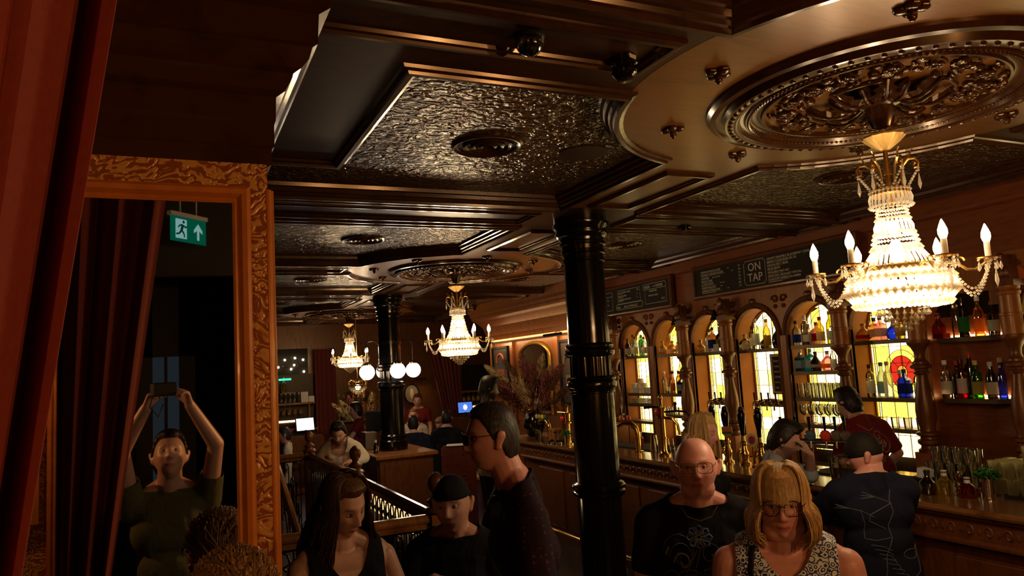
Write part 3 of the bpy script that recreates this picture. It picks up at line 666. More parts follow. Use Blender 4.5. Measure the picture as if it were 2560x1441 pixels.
# menu boards
XB = XF-.05
def board(y1, y0, z0, z1, name, label):
    t = thing(name, label, 'menu board', (XB, y1, z0))
    MB().box(-.012, y0-y1, 0, 0.02, 0, z1-z0).build('panel', M['board'], t)
    b = MB(); T = Matrix(((0, 0, 1, 0), (1, 0, 0, 0), (0, 1, 0, 0), (0, 0, 0, 1)))
    b.sweep([(y0-y1, 0), (0, 0), (0, z1-z0), (y0-y1, z1-z0)], [(-.0, .02), (-.0, -.02), (.012, -.032), (.03, -.03), (.042, -.018), (.046, .02)], True, T); b.build('frame', M['oakdark'], t, smooth=False); return t
def bt(y, z, y1, z0): return frame_T((-.0135, y-y1, z-z0), (0, -1, 0), (0, 0, 1))
def outline(t, pts, y1, z0, w=.0028):
    b = MB(); b.tube([(-.013, y-y1, z-z0) for y, z in pts], w, 4, closed=True); return b.build('chalk_outline', M['chalk'], t)
y1, z0 = 6.82, 2.79; t = board(y1, 4.62, z0, 3.085, 'menu_board', 'long black menu board reading ON TAP, above the arches, left of the big chandelier')
rowsL = [('HARBOUR HELLES LAGER', '4.2%', '7.5'), ('KORNISH CORNISH PILSNER', '4.4%', '7.8'), ('GUINNESS', 'IRISH STOUT 4.2%', '7.5'), ('HELLES LAGER', '', '7.8'), ('A LITTLE FAITH', 'PALE 4.0%', '7.5'), ('STEADY ROLLING', 'MAN', '8.5'), ('HARBOUR SESSION IPA', '4.3%', '7.7')]
for k, (a, b_, c) in enumerate(rowsL):
    z = 3.035-.036*k; text(a, .031, bt(6.71, z, y1, z0), M['chalk'], t, sx=.95)
    if b_: text(b_, .017, bt(6.71-.021*len(a)-.02, z, y1, z0), M['chalkgreen'] if k in (4, 5) else M['chalk'], t)
    MB().box(-.0135, 6.71-.018*len(a)-y1, z-.008-z0, -.0125, 6.71-y1, z-.0065-z0).build('chalk_rule', M['chalk'], t)
    text(c, .03, bt(6.10, z-.002, y1, z0), M['chalk'], t)
text('FROM A HARBOUR BREWERY, CORNWALL', .012, bt(6.71, 2.80, y1, z0), M['chalk'], t)
def cut(y0, y1_, z0_, z1_, c=.02):
    return [(y1_, z0_+c), (y1_-c, z0_+c), (y1_-c, z0_), (y0+c, z0_), (y0+c, z0_+c), (y0, z0_+c), (y0, z1_-c), (y0+c, z1_-c), (y0+c, z1_), (y1_-c, z1_), (y1_-c, z1_-c), (y1_, z1_-c)]
outline(t, cut(5.70, 6.01, 2.81, 3.065), y1, z0, .003)
text('ON', .122, bt(5.855, 2.955, y1, z0) , M['chalk'], t, align='CENTER'); text('TAP', .122, bt(5.855, 2.845, y1, z0), M['chalk'], t, align='CENTER')
rowsR = ["FANNY'S BRAMBLE BLACKBERRY CIDER", 'BERNO CALIFORNIA IPA 4%', 'DEVON MIST CIDER', 'IRON BREW', 'POOLSIDE PALE ALE', 'SEASONAL DRAUGHT SPECIAL:', 'ROADSTEP AMERICAN AMBER']
for k, a in enumerate(rowsR):
    z = 3.035-.036*k; text(a, .031, bt(5.67, z, y1, z0), M['chalk'], t, sx=1.02)
    MB().box(-.0135, 5.67-.012*len(a)-y1, z-.008-z0, -.0125, 5.67-y1, z-.0065-z0).build('chalk_rule', M['chalk'], t)
text('A ROADSTEP BREWERY, LONDON', .012, bt(5.67, 2.80, y1, z0), M['chalk'], t)
for k, c in enumerate(['7', '6.8', '7', '7.7', '7.5']): text(c, .03, bt(5.04, 3.035-.036*k, y1, z0), M['chalk'], t)
y1, z0 = 9.1, 2.75; m = lambda y: 7.38+(y-7.56)*1.5; t = board(y1, 7.31, z0, 3.07, 'menu_board', 'black menu board reading BEER OF THE WEEK and NON-ALCOHOLIC, just right of the black column')
outline(t, cut(m(7.56), m(7.88), 2.98, 3.05, .012), y1, z0); outline(t, [(m(7.56), 2.80), (m(7.86), 2.80), (m(7.86), 2.98), (m(7.56), 2.98)], y1, z0)
text('BEER', .05, bt(m(7.862), 2.995, y1, z0), M['chalk'], t, sx=1.15); text('OF THE', .018, bt(m(7.745), 3.005, y1, z0), M['chalk'], t); text('WEEK', .05, bt(m(7.70), 2.995, y1, z0), M['chalk'], t, sx=1.15)
text('HARBOUR', .03, bt(m(7.74), 2.945, y1, z0), M['chalk'], t, align='CENTER', sx=1.15); text('PINCH LAGER', .028, bt(m(7.74), 2.89, y1, z0), M['chalk'], t, align='CENTER', sx=1.15); text('£7.6', .035, bt(m(7.63), 2.83, y1, z0), M['chalk'], t, sx=1.15)
outline(t, [(m(7.93), 2.86), (m(8.28), 2.86), (m(8.28), 3.04), (m(7.93), 3.04)], y1, z0); outline(t, cut(m(7.90), m(8.31), 2.785, 2.855, .012), y1, z0)
for k, (a, c) in enumerate((('LUCKY SAINT LAGER', '7.8'), ('BERO PILSNER', '5'), ('GUINNESS DRAUGHT', '7'))):
    text(a, .028, bt(m(8.27), 3.0-.048*k, y1, z0), M['chalk'], t, sx=1.1); text('ALCOHOL FREE 0.5%', .012, bt(m(8.27), 2.985-.048*k, y1, z0), M['chalk'], t); text(c, .032, bt(m(7.98), 3.0-.048*k, y1, z0), M['chalk'], t, sx=1.15)
text('Non', .045, bt(m(8.30), 2.80, y1, z0), M['chalkgreen'], t, sx=1.0); text('-ALCOHOLIC', .043, bt(m(8.20), 2.80, y1, z0), M['chalk'], t, sx=1.32)
outline(t, cut(m(8.37), m(8.64), 2.98, 3.04, .012), y1, z0); outline(t, [(m(8.37), 2.79), (m(8.64), 2.79), (m(8.64), 2.98), (m(8.37), 2.98)], y1, z0)
text('CIDER', .045, bt(m(8.57), 2.99, y1, z0), M['chalk'], t, sx=1.15); text('7.5', .035, bt(m(8.46), 2.92, y1, z0), M['chalk'], t); text('7.2', .03, bt(m(8.46), 2.86, y1, z0), M['chalk'], t)
# bell spotlights and brass picture lamp over the arches
for (y, z), l in zip(((7.16, 2.60), (6.45, 2.60)), ('small black bell-shaped spotlight above the second arched bay', 'small black bell-shaped spotlight above the third arched bay')):
    t = thing('bell_spotlight', l, 'spotlight', (XF-.14, y, z), 0, 'bell spotlights on the arcade'); MB().lathe([(0, .012), (-.03, .022), (-.07, .032), (-.11, .05), (-.112, .046), (-.07, .028)], 20).build('shade', M['matblack'], t); MB().tube([(0, 0, 0), (.01, 0, .05), (.06, 0, .07), (.12, 0, .07)], .007, 6).build('arm', M['brass'], t)
t = thing('brass_lamp', 'small brass lamp fitting between the two menu boards', 'lamp', (XF-.08, 7.12, 2.70)); b = MB(); b.box(-.02, -.05, -.035, .02, .05, .035).ball((-.03, 0, 0), .028, 12, 8); b.build('body', M['brass'], t)
# little framed chalkboards in bays three and four
for (yc, y0, y1_, l) in ((YB[2], 6.43, 6.70, 'small framed chalkboard of cocktails in the third arched bay'), (YB[3], 5.70, 5.96, 'small framed chalkboard of cocktails in the fourth arched bay')):
    t = thing('cocktail_board', l, 'chalkboard', (XF+.15, (y0+y1_)/2, 1.66)); h = .42; w = (y1_-y0)/2
    MB().box(-.01, -w+.03, .03, 0, w-.03, h-.03).build('slate', M['board'], t)
    b = MB(); b.box(-.018, -w, 0, .004, w, .03).box(-.018, -w, h-.03, .004, w, h).box(-.018, -w, .03, .004, -w+.03, h-.03).box(-.018, w-.03, .03, .004, w, h-.03); b.build('frame', flat((.45, .30, .11)), t)
    for k, (s_, sz) in enumerate((('Sours', .04), ('COFFEE', .026), ('MARTINI', .024), ('COCONUT', .03), ('MAI TAI', .024), ('Daily', .03))): text(s_, sz, frame_T((-.012, w-.04, h-.085-k*.055), (0, -1, 0), (0, 0, 1)), M['chalk'], t, sx=.8)
# ------------------------------------------------------------ the counter
t = thing('bar_counter', 'long polished wooden bar counter with a carved frieze, running down the right side', 'bar counter', (4.12, 0, 0))
b = MB(); ypt = [(-.0, 8.75), (-.0, 1.0)]
b.sweep([(0.0, 8.9), (0.0, .6)], [(.70, 1.15), (.0, 1.15), (-.012, 1.145), (-.016, 1.13), (-.010, 1.112), (.008, 1.105), (.70, 1.105)][::-1]) if False else None
pr = [(.72, 1.105), (.01, 1.105), (-.006, 1.11), (-.012, 1.125), (-.008, 1.142), (.006, 1.15), (.72, 1.15)]
vs = []; Y = [.6, 8.9]
for y in Y: vs += [(x, y, z) for x, z in pr]
n = len(pr); b.add(vs, [(k, (k+1) % n, n+(k+1) % n, n+k) for k in range(n)]+[tuple(range(n)), tuple(range(2*n-1, n-1, -1))]); b.build('top', M['bartop'], t, smooth=False)
b = MB(); pr = [(.06, .93), (.03, .935), (.03, .95), (.045, .965), (.045, 1.07), (.02, 1.085), (.02, 1.104), (.1, 1.104), (.1, .93)]; vs = []
for y in Y: vs += [(x, y, z) for x, z in pr]
n = len(pr); b.add(vs, [(k, (k+1) % n, n+(k+1) % n, n+k) for k in range(n)]+[tuple(range(n)), tuple(range(2*n-1, n-1, -1))]); b.build('frieze', M['oakdark'], t, smooth=False)
b = MB(); y = .8
while y < 8.8:
    b.tube([(.042, y+.03*cos(v)*(1-v/10), 1.018+.036*sin(v)*(1-v/10)) for v in [j*.7 for j in range(11)]], .0055, 5); b.ball((.043, y+.055, 1.018), .013, 6, 4, None, (.5, 1, 1.6)); y += .11
b.build('carved_scrolls', M['oakdark'], t)
b = MB().box(.10, .6, 0, .66, 8.9, .93); b.build('front', M['oakdark'], t)
y = .85
while y < 8.6: MB().bevbox(.085, y, .18, .102, y+.62, .85, .012).build('front_panel', M['oakdark'], t); y += .78
tag(MB().tube([(3.98, .7, .22), (3.98, 8.8, .22)], .022, 12).build('foot_rail', M['brass']), 'brass foot rail along the bottom of the bar counter', 'rail')
for k, (y0, y1_, l) in enumerate(((6.35, 7.6, 'long black rubber bar mat behind the curved tap'), (3.75, 4.4, 'black rubber bar mat beside the bartender'), (1.9, 2.9, 'black rubber bar mat at the right end, below the glasses'))):
    tag(MB().box(4.52, y0, 1.151, 4.80, y1_, 1.163).build('bar_mat', M['matblack']), l, 'bar mat')
# concealed strip over the recess wall and below the cove
b = MB().box(5.52, 9.3, 2.545, 5.56, 12.9, 2.565); tag(b.build('strip_lamp', M['matblack']), 'slim dark light rail under the cove of the right wall', 'lamp')
lamp('cove_light', 'AREA', (5.50, 11.1, 2.575), 7, (1, .55, .22), (.03, 3.4), (radians(180), radians(25), 0))
lamp('cove_light', 'AREA', (5.46, 11.1, 2.54), 8, (1, .6, .28), (.03, 3.4), (0, radians(-35), 0))
# ------------------------------------------------------------ chandeliers
def beads(b, pts, r, sp=None):
    L = 0; pts = [Vector(p) for p in pts]; sp = sp or r*2.1; acc = 0
    for i in range(len(pts)-1):
        d = (pts[i+1]-pts[i]); l = d.length; t_ = acc
        while t_ < l: b.oct(pts[i]+d*(t_/l), r, None, None, 6); t_ += sp
        acc = t_-l
def drop(b, p, L, w=.006):
    b.oct((p[0], p[1], p[2]), w*.8, w*.8, None, 6)
    b.add([(p[0], p[1], p[2]-.008)]+[(p[0]+w*cos(k_*pi/3), p[1]+w*sin(k_*pi/3), p[2]-L*.72) for k_ in range(6)]+[(p[0], p[1], p[2]-L)], [(0, 1+(k_+1) % 6, 1+k_) for k_ in range(6)]+[(7, 1+k_, 1+(k_+1) % 6) for k_ in range(6)])
def chandelier(y, label, rot):
    t = thing('chandelier', label, 'chandelier', (CX, y, 3.2), rot, 'crystal chandeliers down the room')
    Z = lambda z: z-3.2
    MB().lathe([(Z(3.03), .012), (Z(3.01), .03), (Z(3.015), .082), (Z(3.005), .086), (Z(2.985), .066), (Z(2.965), .04), (Z(2.95), .02), (Z(2.945), 0)], 32, None, flute=(.05, 12)).build('canopy', M['canopy'], t)
    MB().cyl((0, 0, Z(2.70)), .010, .36, 12).cyl((0, 0, Z(2.84)), .016, .02, 12).build('rod', M['gold'], t)
    cr = MB()
    for k_ in range(6):
        a = k_*pi/3; T = RZ(a); p = [(.055, 0, Z(2.775)), (.05, 0, Z(2.82)), (.062, 0, Z(2.87)), (.085, 0, Z(2.895)), (.108, 0, Z(2.895)), (.122, 0, Z(2.875)), (.118, 0, Z(2.855)), (.105, 0, Z(2.853)), (.102, 0, Z(2.868)), (.11, 0, Z(2.875))]
        cr.tube([T @ Vector(q) for q in p], .0052, 6); cr.tube([T @ Vector(q) for q in [(.085, 0, Z(2.895)), (.092, 0, Z(2.92)), (.104, 0, Z(2.935))]], .004, 5)
    cr.lathe([(Z(2.745), .074), (Z(2.75), .080), (Z(2.765), .080), (Z(2.775), .072), (Z(2.76), .060), (Z(2.745), .060)], 24)
    cr.build('crown', M['gold'], t)
    cd_ = MB()
    for k_ in range(6):
        a = k_*pi/3; e = Vector((.118*cos(a), .118*sin(a), Z(2.85))); f = Vector((.118*cos(a+pi/3), .118*sin(a+pi/3), Z(2.85)))
        beads(cd_, [e.lerp(f, u_)*1+Vector((0, 0, -.085*sin(pi*u_)))-Vector((e.lerp(f, u_).x, e.lerp(f, u_).y, 0))*(.30*sin(pi*u_)) for u_ in [j/10 for j in range(11)]], .0065)
        drop(cd_, e-Vector((0, 0, .01)), .085, .008)
    cd_.build('crown_garlands', M['crystal'], t)
    def skirt(z0, z1, r0, r1, n, name, w=.009, rows=1):
        b = MB()
        for i in range(n):
            a = 2*pi*i/n; c0, c1 = cos(a), sin(a)
            for zz, rr, q in ((z0, r0, 0), (z1, r1, 0)): b.oct((rr*c0, rr*c1, zz), w*.75, None, None, 6)
            x0, y0, x1, y1 = r0*c0, r0*c1, r1*c0, r1*c1; tx, ty = -c1*w*.5, c0*w*.5; m_ = (z0+z1)/2; rm = (r0+r1)/2+.003
            b.add([(x0-tx*.6, y0-ty*.6, z0), (x0+tx*.6, y0+ty*.6, z0), (rm*c0+tx, rm*c1+ty, m_), (rm*c0-tx, rm*c1-ty, m_), (x1+tx*.6, y1+ty*.6, z1), (x1-tx*.6, y1-ty*.6, z1), ((rm+.005)*c0, (rm+.005)*c1, m_), (x0, y0, z0), (x1, y1, z1)],
                  [(0, 1, 2, 6), (0, 6, 3), (3, 6, 5), (6, 2, 4, 5)])
        return b.build(name, M['crystal'], t)
    skirt(Z(2.765), Z(2.70), .078, .084, 28, 'upper_skirt', .013)
    b = MB()
    for z_, r_ in ((2.69, .062), (2.675, .062), (2.66, .064), (2.645, .066)): 
        n = int(2*pi*r_/.0115)
        for i in range(n): b.oct((r_*cos(2*pi*i/n), r_*sin(2*pi*i/n), Z(z_)), .0058, None, None, 6)
    for z_, r_ in ((2.575, .080), (2.56, .086), (2.54, .091), (2.52, .094)):
        n = int(2*pi*r_/.0145)
        for i in range(n): b.oct((r_*cos(2*pi*i/n), r_*sin(2*pi*i/n), Z(z_)), .0075, None, None, 6)
    b.build('bead_rings', M['crystal'], t)
    skirt(Z(2.64), Z(2.58), .066, .078, 26, 'neck_crystals', .014)
    skirt(Z(2.51), Z(2.435), .096, .134, 34, 'cone_crystals', .017)
    MB().lathe([(Z(2.405), .150), (Z(2.41), .158), (Z(2.425), .150), (Z(2.435), .142), (Z(2.44), .132), (Z(2.42), .135)], 40).build('frame_ring', M['gold'], t)
    skirt(Z(2.41), Z(2.385), .158, .200, 40, 'shoulder_crystals', .020)
    skirt(Z(2.38), Z(2.325), .202, .212, 44, 'basket_upper_crystals', .026)
    skirt(Z(2.32), Z(2.275), .210, .185, 44, 'basket_lower_crystals', .024)
    b = MB()
    for z_, r_ in ((2.385, .204), (2.323, .216), (2.27, .186)):
        for i in range(44): b.oct((r_*cos(2*pi*i/44), r_*sin(2*pi*i/44), Z(z_)), .011, None, None, 6)
    for i in range(44): a = 2*pi*i/44; b.oct((.165*cos(a), .165*sin(a), Z(2.262)), .011, .007, None, 6); b.oct((.135*cos(a), .135*sin(a), Z(2.257)), .010, .006, None, 6)
    b.build('basket_beads', M['crystal'], t)
    b = MB()
    for z_, r_, n in ((2.255, .098, 22), (2.232, .072, 17), (2.21, .048, 12), (2.19, .024, 7)):
        for i in range(n): a = 2*pi*i/n; drop(b, (r_*cos(a), r_*sin(a), Z(z_)), .036, .009)
    b.ball((0, 0, Z(2.165)), .012, 8, 6); b.build('bottom_tiers', M['crystal'], t)
    MB().lathe([(Z(2.262), .10), (Z(2.258), .10), (Z(2.25), .06), (Z(2.2), .03), (Z(2.19), 0)], 20).build('bottom_frame', M['gold'], t)
    il = MB()
    for i in range(6): a = pi/3*i+.5; il.ball((.10*cos(a), .10*sin(a), Z(2.34)), .022, 8, 6, None, (1, 1, 1.4))
    il.ball((0, 0, Z(2.50)), .03, 8, 6, None, (1, 1, 1.8)).ball((0, 0, Z(2.60)), .02, 8, 6, None, (1, 1, 1.8))
    il.build('inner_lamps', M['innerlamp'], t)
    src = None
    for k_ in range(6):
        a = k_*pi/3
        if src is None:
            arm = MB(); p = [(.15, 0, Z(2.415)), (.19, 0, Z(2.43)), (.225, 0, Z(2.418)), (.25, 0, Z(2.395)), (.28, 0, Z(2.392)), (.31, 0, Z(2.41)), (.33, 0, Z(2.43))]
            arm.tube(p, .0058, 8); arm.tube([(.225+.02*cos(v)*(1-v/8), 0, Z(2.432)+.02*sin(v)*(1-v/8)) for v in [j*.6 for j in range(9)]], .0042, 6)
            ao = arm.build('arm', M['gold'], t); src = ao
            MB().lathe([(Z(2.428), .012), (Z(2.432), .040), (Z(2.437), .043), (Z(2.436), .014)], 24, TR(.33, 0, 0)).build('drip_pan', M['gold'], ao)
            MB().cyl((.33, 0, Z(2.434)), .0115, .065, 14).build('candle_tube', flat((.75, .62, .42), .5), ao)
            MB().lathe([(Z(2.498), .009), (Z(2.505), .013), (Z(2.52), .0175), (Z(2.535), .017), (Z(2.553), .011), (Z(2.57), .004), (Z(2.577), 0)], 14, TR(.33, 0, 0)).build('candle_bulb', M['bulb'], ao)
            d = MB()
            for i in range(7): q = 2*pi*i/7; drop(d, (.33+.040*cos(q), .040*sin(q), Z(2.428)), .048, .007)
            d.build('pan_drops', M['crystal'], ao)
            g = MB()
            for sy_, dz in ((-.5, .085), (0, .115), (.5, .10)):
                A = Vector((.335, sy_*.05, Z(2.42))); B = Vector((.205, sy_*.10, Z(2.375)))
                beads(g, [A.lerp(B, u_)+Vector((0, 0, -dz*sin(pi*u_))) for u_ in [j/14 for j in range(15)]], .0068)
            drop(g, (.35, 0, Z(2.41)), .10, .008); g.build('bead_strands', M['crystal'], ao)
        else:
            c = src.copy(); COL.objects.link(c); c.parent = t; c.rotation_euler = (0, 0, a)
            for ch in src.children: e = ch.copy(); COL.objects.link(e); e.parent = c
    return t
ch0 = chandelier(YM[0], 'large crystal chandelier with six candle bulbs, nearest, hanging in front of the bar', radians(7.2))
dup(ch0, (CX, YM[1], 3.2), radians(-20.8), 'crystal chandelier in the middle distance, second from the camera, left of the big column')
dup(ch0, (CX, YM[2], 3.2), radians(20), 'small far crystal chandelier, third from the camera, left of the far column')
for y, pw in zip(YM, (1, 1, 1)):
    lamp('chandelier_light', 'POINT', (CX, y, 2.335), 70*pw, WARM, .05)
    lamp('chandelier_light', 'POINT', (CX, y, 2.52), 26*pw, WARM, .03)
# globe lamps hung round the far column
t = FARCOL
b = MB(); b.lathe([(2.52, .165), (2.56, .165), (2.56, .155), (2.52, .155)], 32)
gp = []
for i in range(4):
    a = radians(26.6-25.1+90*i); x, y = .335*cos(a), .335*sin(a); gp.append((x, y))
    b.tube([(.155*cos(a), .155*sin(a), 2.54), (.22*cos(a), .22*sin(a), 2.57), (.30*cos(a), .30*sin(a), 2.565), (x, y, 2.53)], .009, 6); b.tube([(x, y, 2.54), (x, y, 2.26)], .006, 6)
b.build('lamp_bracket', M['iron'], t)
g0 = None
for (x, y), l in zip(gp, ('white opal globe lamp on the right of the far column', 'white opal globe lamp half hidden behind the far column', 'white opal globe lamp on the left of the far column', 'white opal globe lamp in front of the right edge of the far column')):
    if g0 is None:
        g0 = thing('globe_lamp', l, 'lamp', (2.82+x, 10.2+y, 2.14), 0, 'globe lamps round the far column')
        MB().ball((0, 0, 0), .105, 24, 16).build('opal_globe', M['globe'], g0); MB().lathe([(.092, .05), (.11, .055), (.125, .03), (.135, .012)], 16).build('gallery', M['brass'], g0)
    else: dup(g0, (2.82+x, 10.2+y, 2.14), None, l)
# small basket chandelier further back
t = thing('basket_chandelier', 'small gilt basket chandelier below the left globe lamp', 'chandelier', (3.02, 13.1, 0))
b = MB(); b.tube([(0, 0, 3.2), (0, 0, 2.05)], .006, 6)
for i in range(8):
    a = pi/4*i; b.tube([(.05*cos(a), .05*sin(a), 1.99), (.12*cos(a), .12*sin(a), 2.03), (.165*cos(a), .165*sin(a), 1.99), (.155*cos(a), .155*sin(a), 1.93)], .008, 6)
b.lathe([(1.92, .155), (1.94, .16), (1.94, .15), (1.92, .145)], 24); b.build('frame', M['gold'], t)
b = MB()
for z_, r_, n in ((1.91, .15, 24), (1.88, .12, 20), (1.85, .085, 16), (1.82, .045, 9)):
    for i in range(n): a = 2*pi*i/n; drop(b, (r_*cos(a), r_*sin(a), z_), .045, .012)
b.build('crystal_drops', M['crystal'], t); MB().ball((0, 0, 1.9), .05, 10, 8).build('inner_lamp', emis('small basket lamp', (1, .7, .35), 8), t)
# ------------------------------------------------------------ bottles and glassware
BOT = {  # (z, r) outlines, metre, bottle height 1 unit = given
 'wine': [(0, .036), (.004, .039), (.175, .039), (.20, .034), (.225, .019), (.24, .0145), (.285, .0145), (.287, .016), (.30, .016)],
 'tall': [(0, .034), (.004, .037), (.20, .037), (.225, .030), (.24, .016), (.29, .0145), (.30, .016)],
 'square': [(0, .040), (.004, .043), (.165, .043), (.185, .036), (.20, .018), (.245, .0155), (.25, .018), (.262, .018)],
 'round': [(0, .035), (.006, .052), (.05, .064), (.10, .056), (.13, .030), (.145, .017), (.18, .016), (.182, .024), (.19, .024)],
 'slim': [(0, .026), (.004, .029), (.17, .029), (.20, .018), (.215, .012), (.27, .012), (.275, .014), (.285, .014)],
 'flask': [(0, .045), (.01, .050), (.09, .050), (.125, .022), (.14, .016), (.165, .016), (.17, .019), (.18, .019)],
 'cone': [(0, .048), (.005, .050), (.10, .038), (.17, .019), (.20, .015), (.225, .016)]}
BC = {'clear': ((.93, .95, .92), None), 'green': ((.16, .50, .10), (.08, .45, .05)), 'dark': ((.05, .035, .02), None), 'amber': ((.85, .55, .25), (.6, .3, .08)), 'blue': ((.08, .14, .75), (.05, .10, .6)), 'teal': ((.06, .42, .45), (.05, .35, .4)), 'red': ((.62, .02, .02), (.55, .02, .02)), 'gold': ((.9, .72, .25), (.8, .6, .15)), 'pink': ((.95, .55, .5), (.9, .4, .35)), 'frost': ((.8, .85, .85), (.75, .78, .75)), 'yellow': ((.8, .75, .10), (.7, .65, .08))}
CC = {'black': (.012, .012, .012), 'white': (.85, .80, .70), 'red': (.45, .015, .012), 'gold': (.55, .36, .10), 'silver': (.5, .5, .48), 'blue': (.03, .06, .35), 'cork': (.45, .28, .12), 'cream': (.82, .70, .48), 'paleblue': (.35, .5, .6), 'orange': (.75, .22, .03), 'green': (.05, .25, .06)}
_bc = {}
def bottle(kind, glass, cap, lab, sc, x, y, z, label, group):
    key = (kind, glass, cap, lab, round(sc, 2))
    if key in _bc:
        o = dup(_bc[key], (x, y, z), random.uniform(-.3, .3), label, group); return o
    t = thing('bottle', label, 'bottle', (x, y, z), 0, group); pr = [(a*sc, b) for a, b in BOT[kind]]; H = pr[-1][0]; n = 4 if kind == 'square' else 18
    T = RZ(pi/4) if kind == 'square' else None
    c, bd = BC[glass]; f = 1.25 if kind == 'square' else 1
    body = MB().lathe([(a, b*f if a < .7*H else b) for a, b in pr], n if n > 4 else 4, T).build('glass_body', gl(c, bd, .05, .14), t, smooth=(n > 4))
    MB().cyl((0, 0, H-.028), .0175, .034, 14).build('cap', flat(CC[cap], .4), t)
    if lab:
        zz = pr[2][0]; r_ = max(b for a, b in pr)+.001
        if kind == 'square': MB().box(-r_*.9, -r_*.9, zz*.25, r_*.9, r_*.9, zz*.8).build('paper_label', paper(CC[lab]), t)
        elif kind in ('round', 'flask', 'cone'):
            MB().lathe([(H*.14, r_-.002), (H*.36, r_+.0015)], 20, None, caps=False).build('paper_label', paper(CC[lab]), t)
        else: MB().lathe([(zz*.2, r_), (zz*.2, r_+.0005), (zz*.78, r_+.0005), (zz*.78, r_)], 20, None, caps=False).build('paper_label', paper(CC[lab]), t)
    _bc[key] = t; return t
def gword(g): return {'clear': 'clear glass', 'green': 'green glass', 'dark': 'dark glass', 'amber': 'amber spirit', 'blue': 'blue glass', 'teal': 'teal blue', 'red': 'red liqueur', 'gold': 'golden spirit', 'pink': 'pink spirit', 'frost': 'frosted glass', 'yellow': 'yellow liqueur'}[g]
ORD = ['leftmost', 'second', 'third', 'fourth', 'fifth', 'sixth', 'seventh', 'eighth', 'ninth', 'tenth', 'eleventh', 'twelfth']
SHN = {2.15: 'top shelf', 2.14: 'top shelf', 2.13: 'upper shelf', 1.895: 'second shelf', 1.66: 'middle shelf', 1.65: 'middle shelf', 1.655: 'lower shelf', 1.64: 'lower shelf', 1.52: 'third shelf', 1.40: 'lower shelf', 1.385: 'lowest shelf', 1.39: 'lower shelf'}
def row(i, z, items, dx=.06):
    n = len(items); grp = 'bottles on the %s of the %s' % (SHN[z], BAYKEY[i])
    for k, it in enumerate(items):
        off, kind, glass, cap, lab, sc = it
        d = {'wine': 'straight', 'tall': 'tall', 'square': 'square', 'round': 'round-bellied', 'slim': 'slim', 'flask': 'squat', 'cone': 'conical'}[kind]
        l = '%s %s bottle, %s cap%s, %s on %s %s' % (d, gword(glass), cap, (', %s label' % lab) if lab else '', ORD[k], BAYKEY[i], SHN[z])
        bottle(kind, glass, cap, lab, sc, XF+dx+(.045 if k % 2 else 0)*.8, YB[i]+off, z, l, grp)
R_ = row
R_(0, 2.15, [(.24, 'wine', 'dark', 'black', 'white', .8), (.16, 'wine', 'clear', 'black', 'cream', .95), (.07, 'wine', 'clear', 'black', 'cream', .85), (-.03, 'tall', 'green', 'green', 'white', .9), (-.14, 'wine', 'clear', 'cork', 'cream', .8), (-.22, 'slim', 'amber', 'gold', 'cream', .8)])
R_(1, 2.15, [(.21, 'flask', 'amber', 'gold', 'cream', .9), (.11, 'cone', 'amber', 'silver', None, 1.1), (.01, 'round', 'amber', 'gold', 'cream', .8), (-.10, 'square', 'gold', 'cork', 'cream', .75), (-.20, 'square', 'gold', 'gold', 'cream', .7)])
R_(1, 1.66, [(.23, 'slim', 'clear', 'white', None, .95), (.14, 'cone', 'clear', 'orange', 'white', 1.0), (.06, 'slim', 'amber', 'black', 'orange', .95), (-.02, 'tall', 'gold', 'black', 'cream', .9), (-.11, 'square', 'dark', 'black', 'paleblue', .85), (-.21, 'tall', 'dark', 'red', 'red', .85)])
R_(2, 2.14, [(.22, 'flask', 'amber', 'silver', 'cream', .8), (.09, 'square', 'clear', 'black', 'white', 1.0), (.0, 'square', 'amber', 'black', 'blue', 1.05), (-.09, 'square', 'dark', 'red', 'gold', 1.05), (-.18, 'square', 'amber', 'gold', 'green', 1.0)])
R_(3, 2.14, [(.23, 'round', 'clear', 'silver', 'white', .85), (.15, 'tall', 'clear', 'black', 'cream', .8), (.06, 'tall', 'clear', 'silver', 'white', 1.05), (-.03, 'flask', 'dark', 'black', 'cream', .8), (-.10, 'wine', 'gold', 'gold', 'gold', 1.0), (-.18, 'slim', 'clear', 'silver', 'cream', 1.1), (-.25, 'round', 'dark', 'black', None, 1.2)])
R_(4, 2.15, [(.25, 'wine', 'clear', 'black', 'blue', .8), (.17, 'tall', 'clear', 'silver', None, .95), (.10, 'square', 'clear', 'cork', 'white', .75), (.03, 'square', 'pink', 'red', 'red', .8), (-.05, 'wine', 'gold', 'red', 'cream', .85), (-.14, 'wine', 'yellow', 'cork', 'white', 1.0), (-.23, 'square', 'clear', 'cork', 'white', .9)])
R_(4, 1.895, [(.23, 'square', 'clear', 'silver', 'paleblue', .8), (.14, 'square', 'teal', 'green', 'white', .8), (.04, 'flask', 'dark', 'black', 'white', 1.0), (-.07, 'round', 'pink', 'silver', 'orange', .95), (-.17, 'slim', 'clear', 'cork', 'white', .8), (-.24, 'wine', 'clear', 'red', 'red', .7)])
R_(5, 2.15, [(.22, 'round', 'amber', 'cork', 'red', .8), (.13, 'square', 'amber', 'black', 'cream', .75), (.04, 'square', 'pink', 'black', 'cream', .78), (-.06, 'round', 'blue', 'gold', None, .85), (-.15, 'wine', 'gold', 'green', 'gold', .7), (-.23, 'slim', 'dark', 'black', 'white', .75)])
R_(5, 1.65, [(.20, 'tall', 'clear', 'black', 'white', .95), (.11, 'wine', 'frost', 'blue', 'paleblue', 1.0), (.02, 'wine', 'frost', 'cork', None, 1.02), (-.07, 'slim', 'red', 'silver', 'blue', .8), (-.14, 'square', 'blue', 'black', 'blue', .9), (-.24, 'tall', 'clear', 'silver', 'white', .8)])
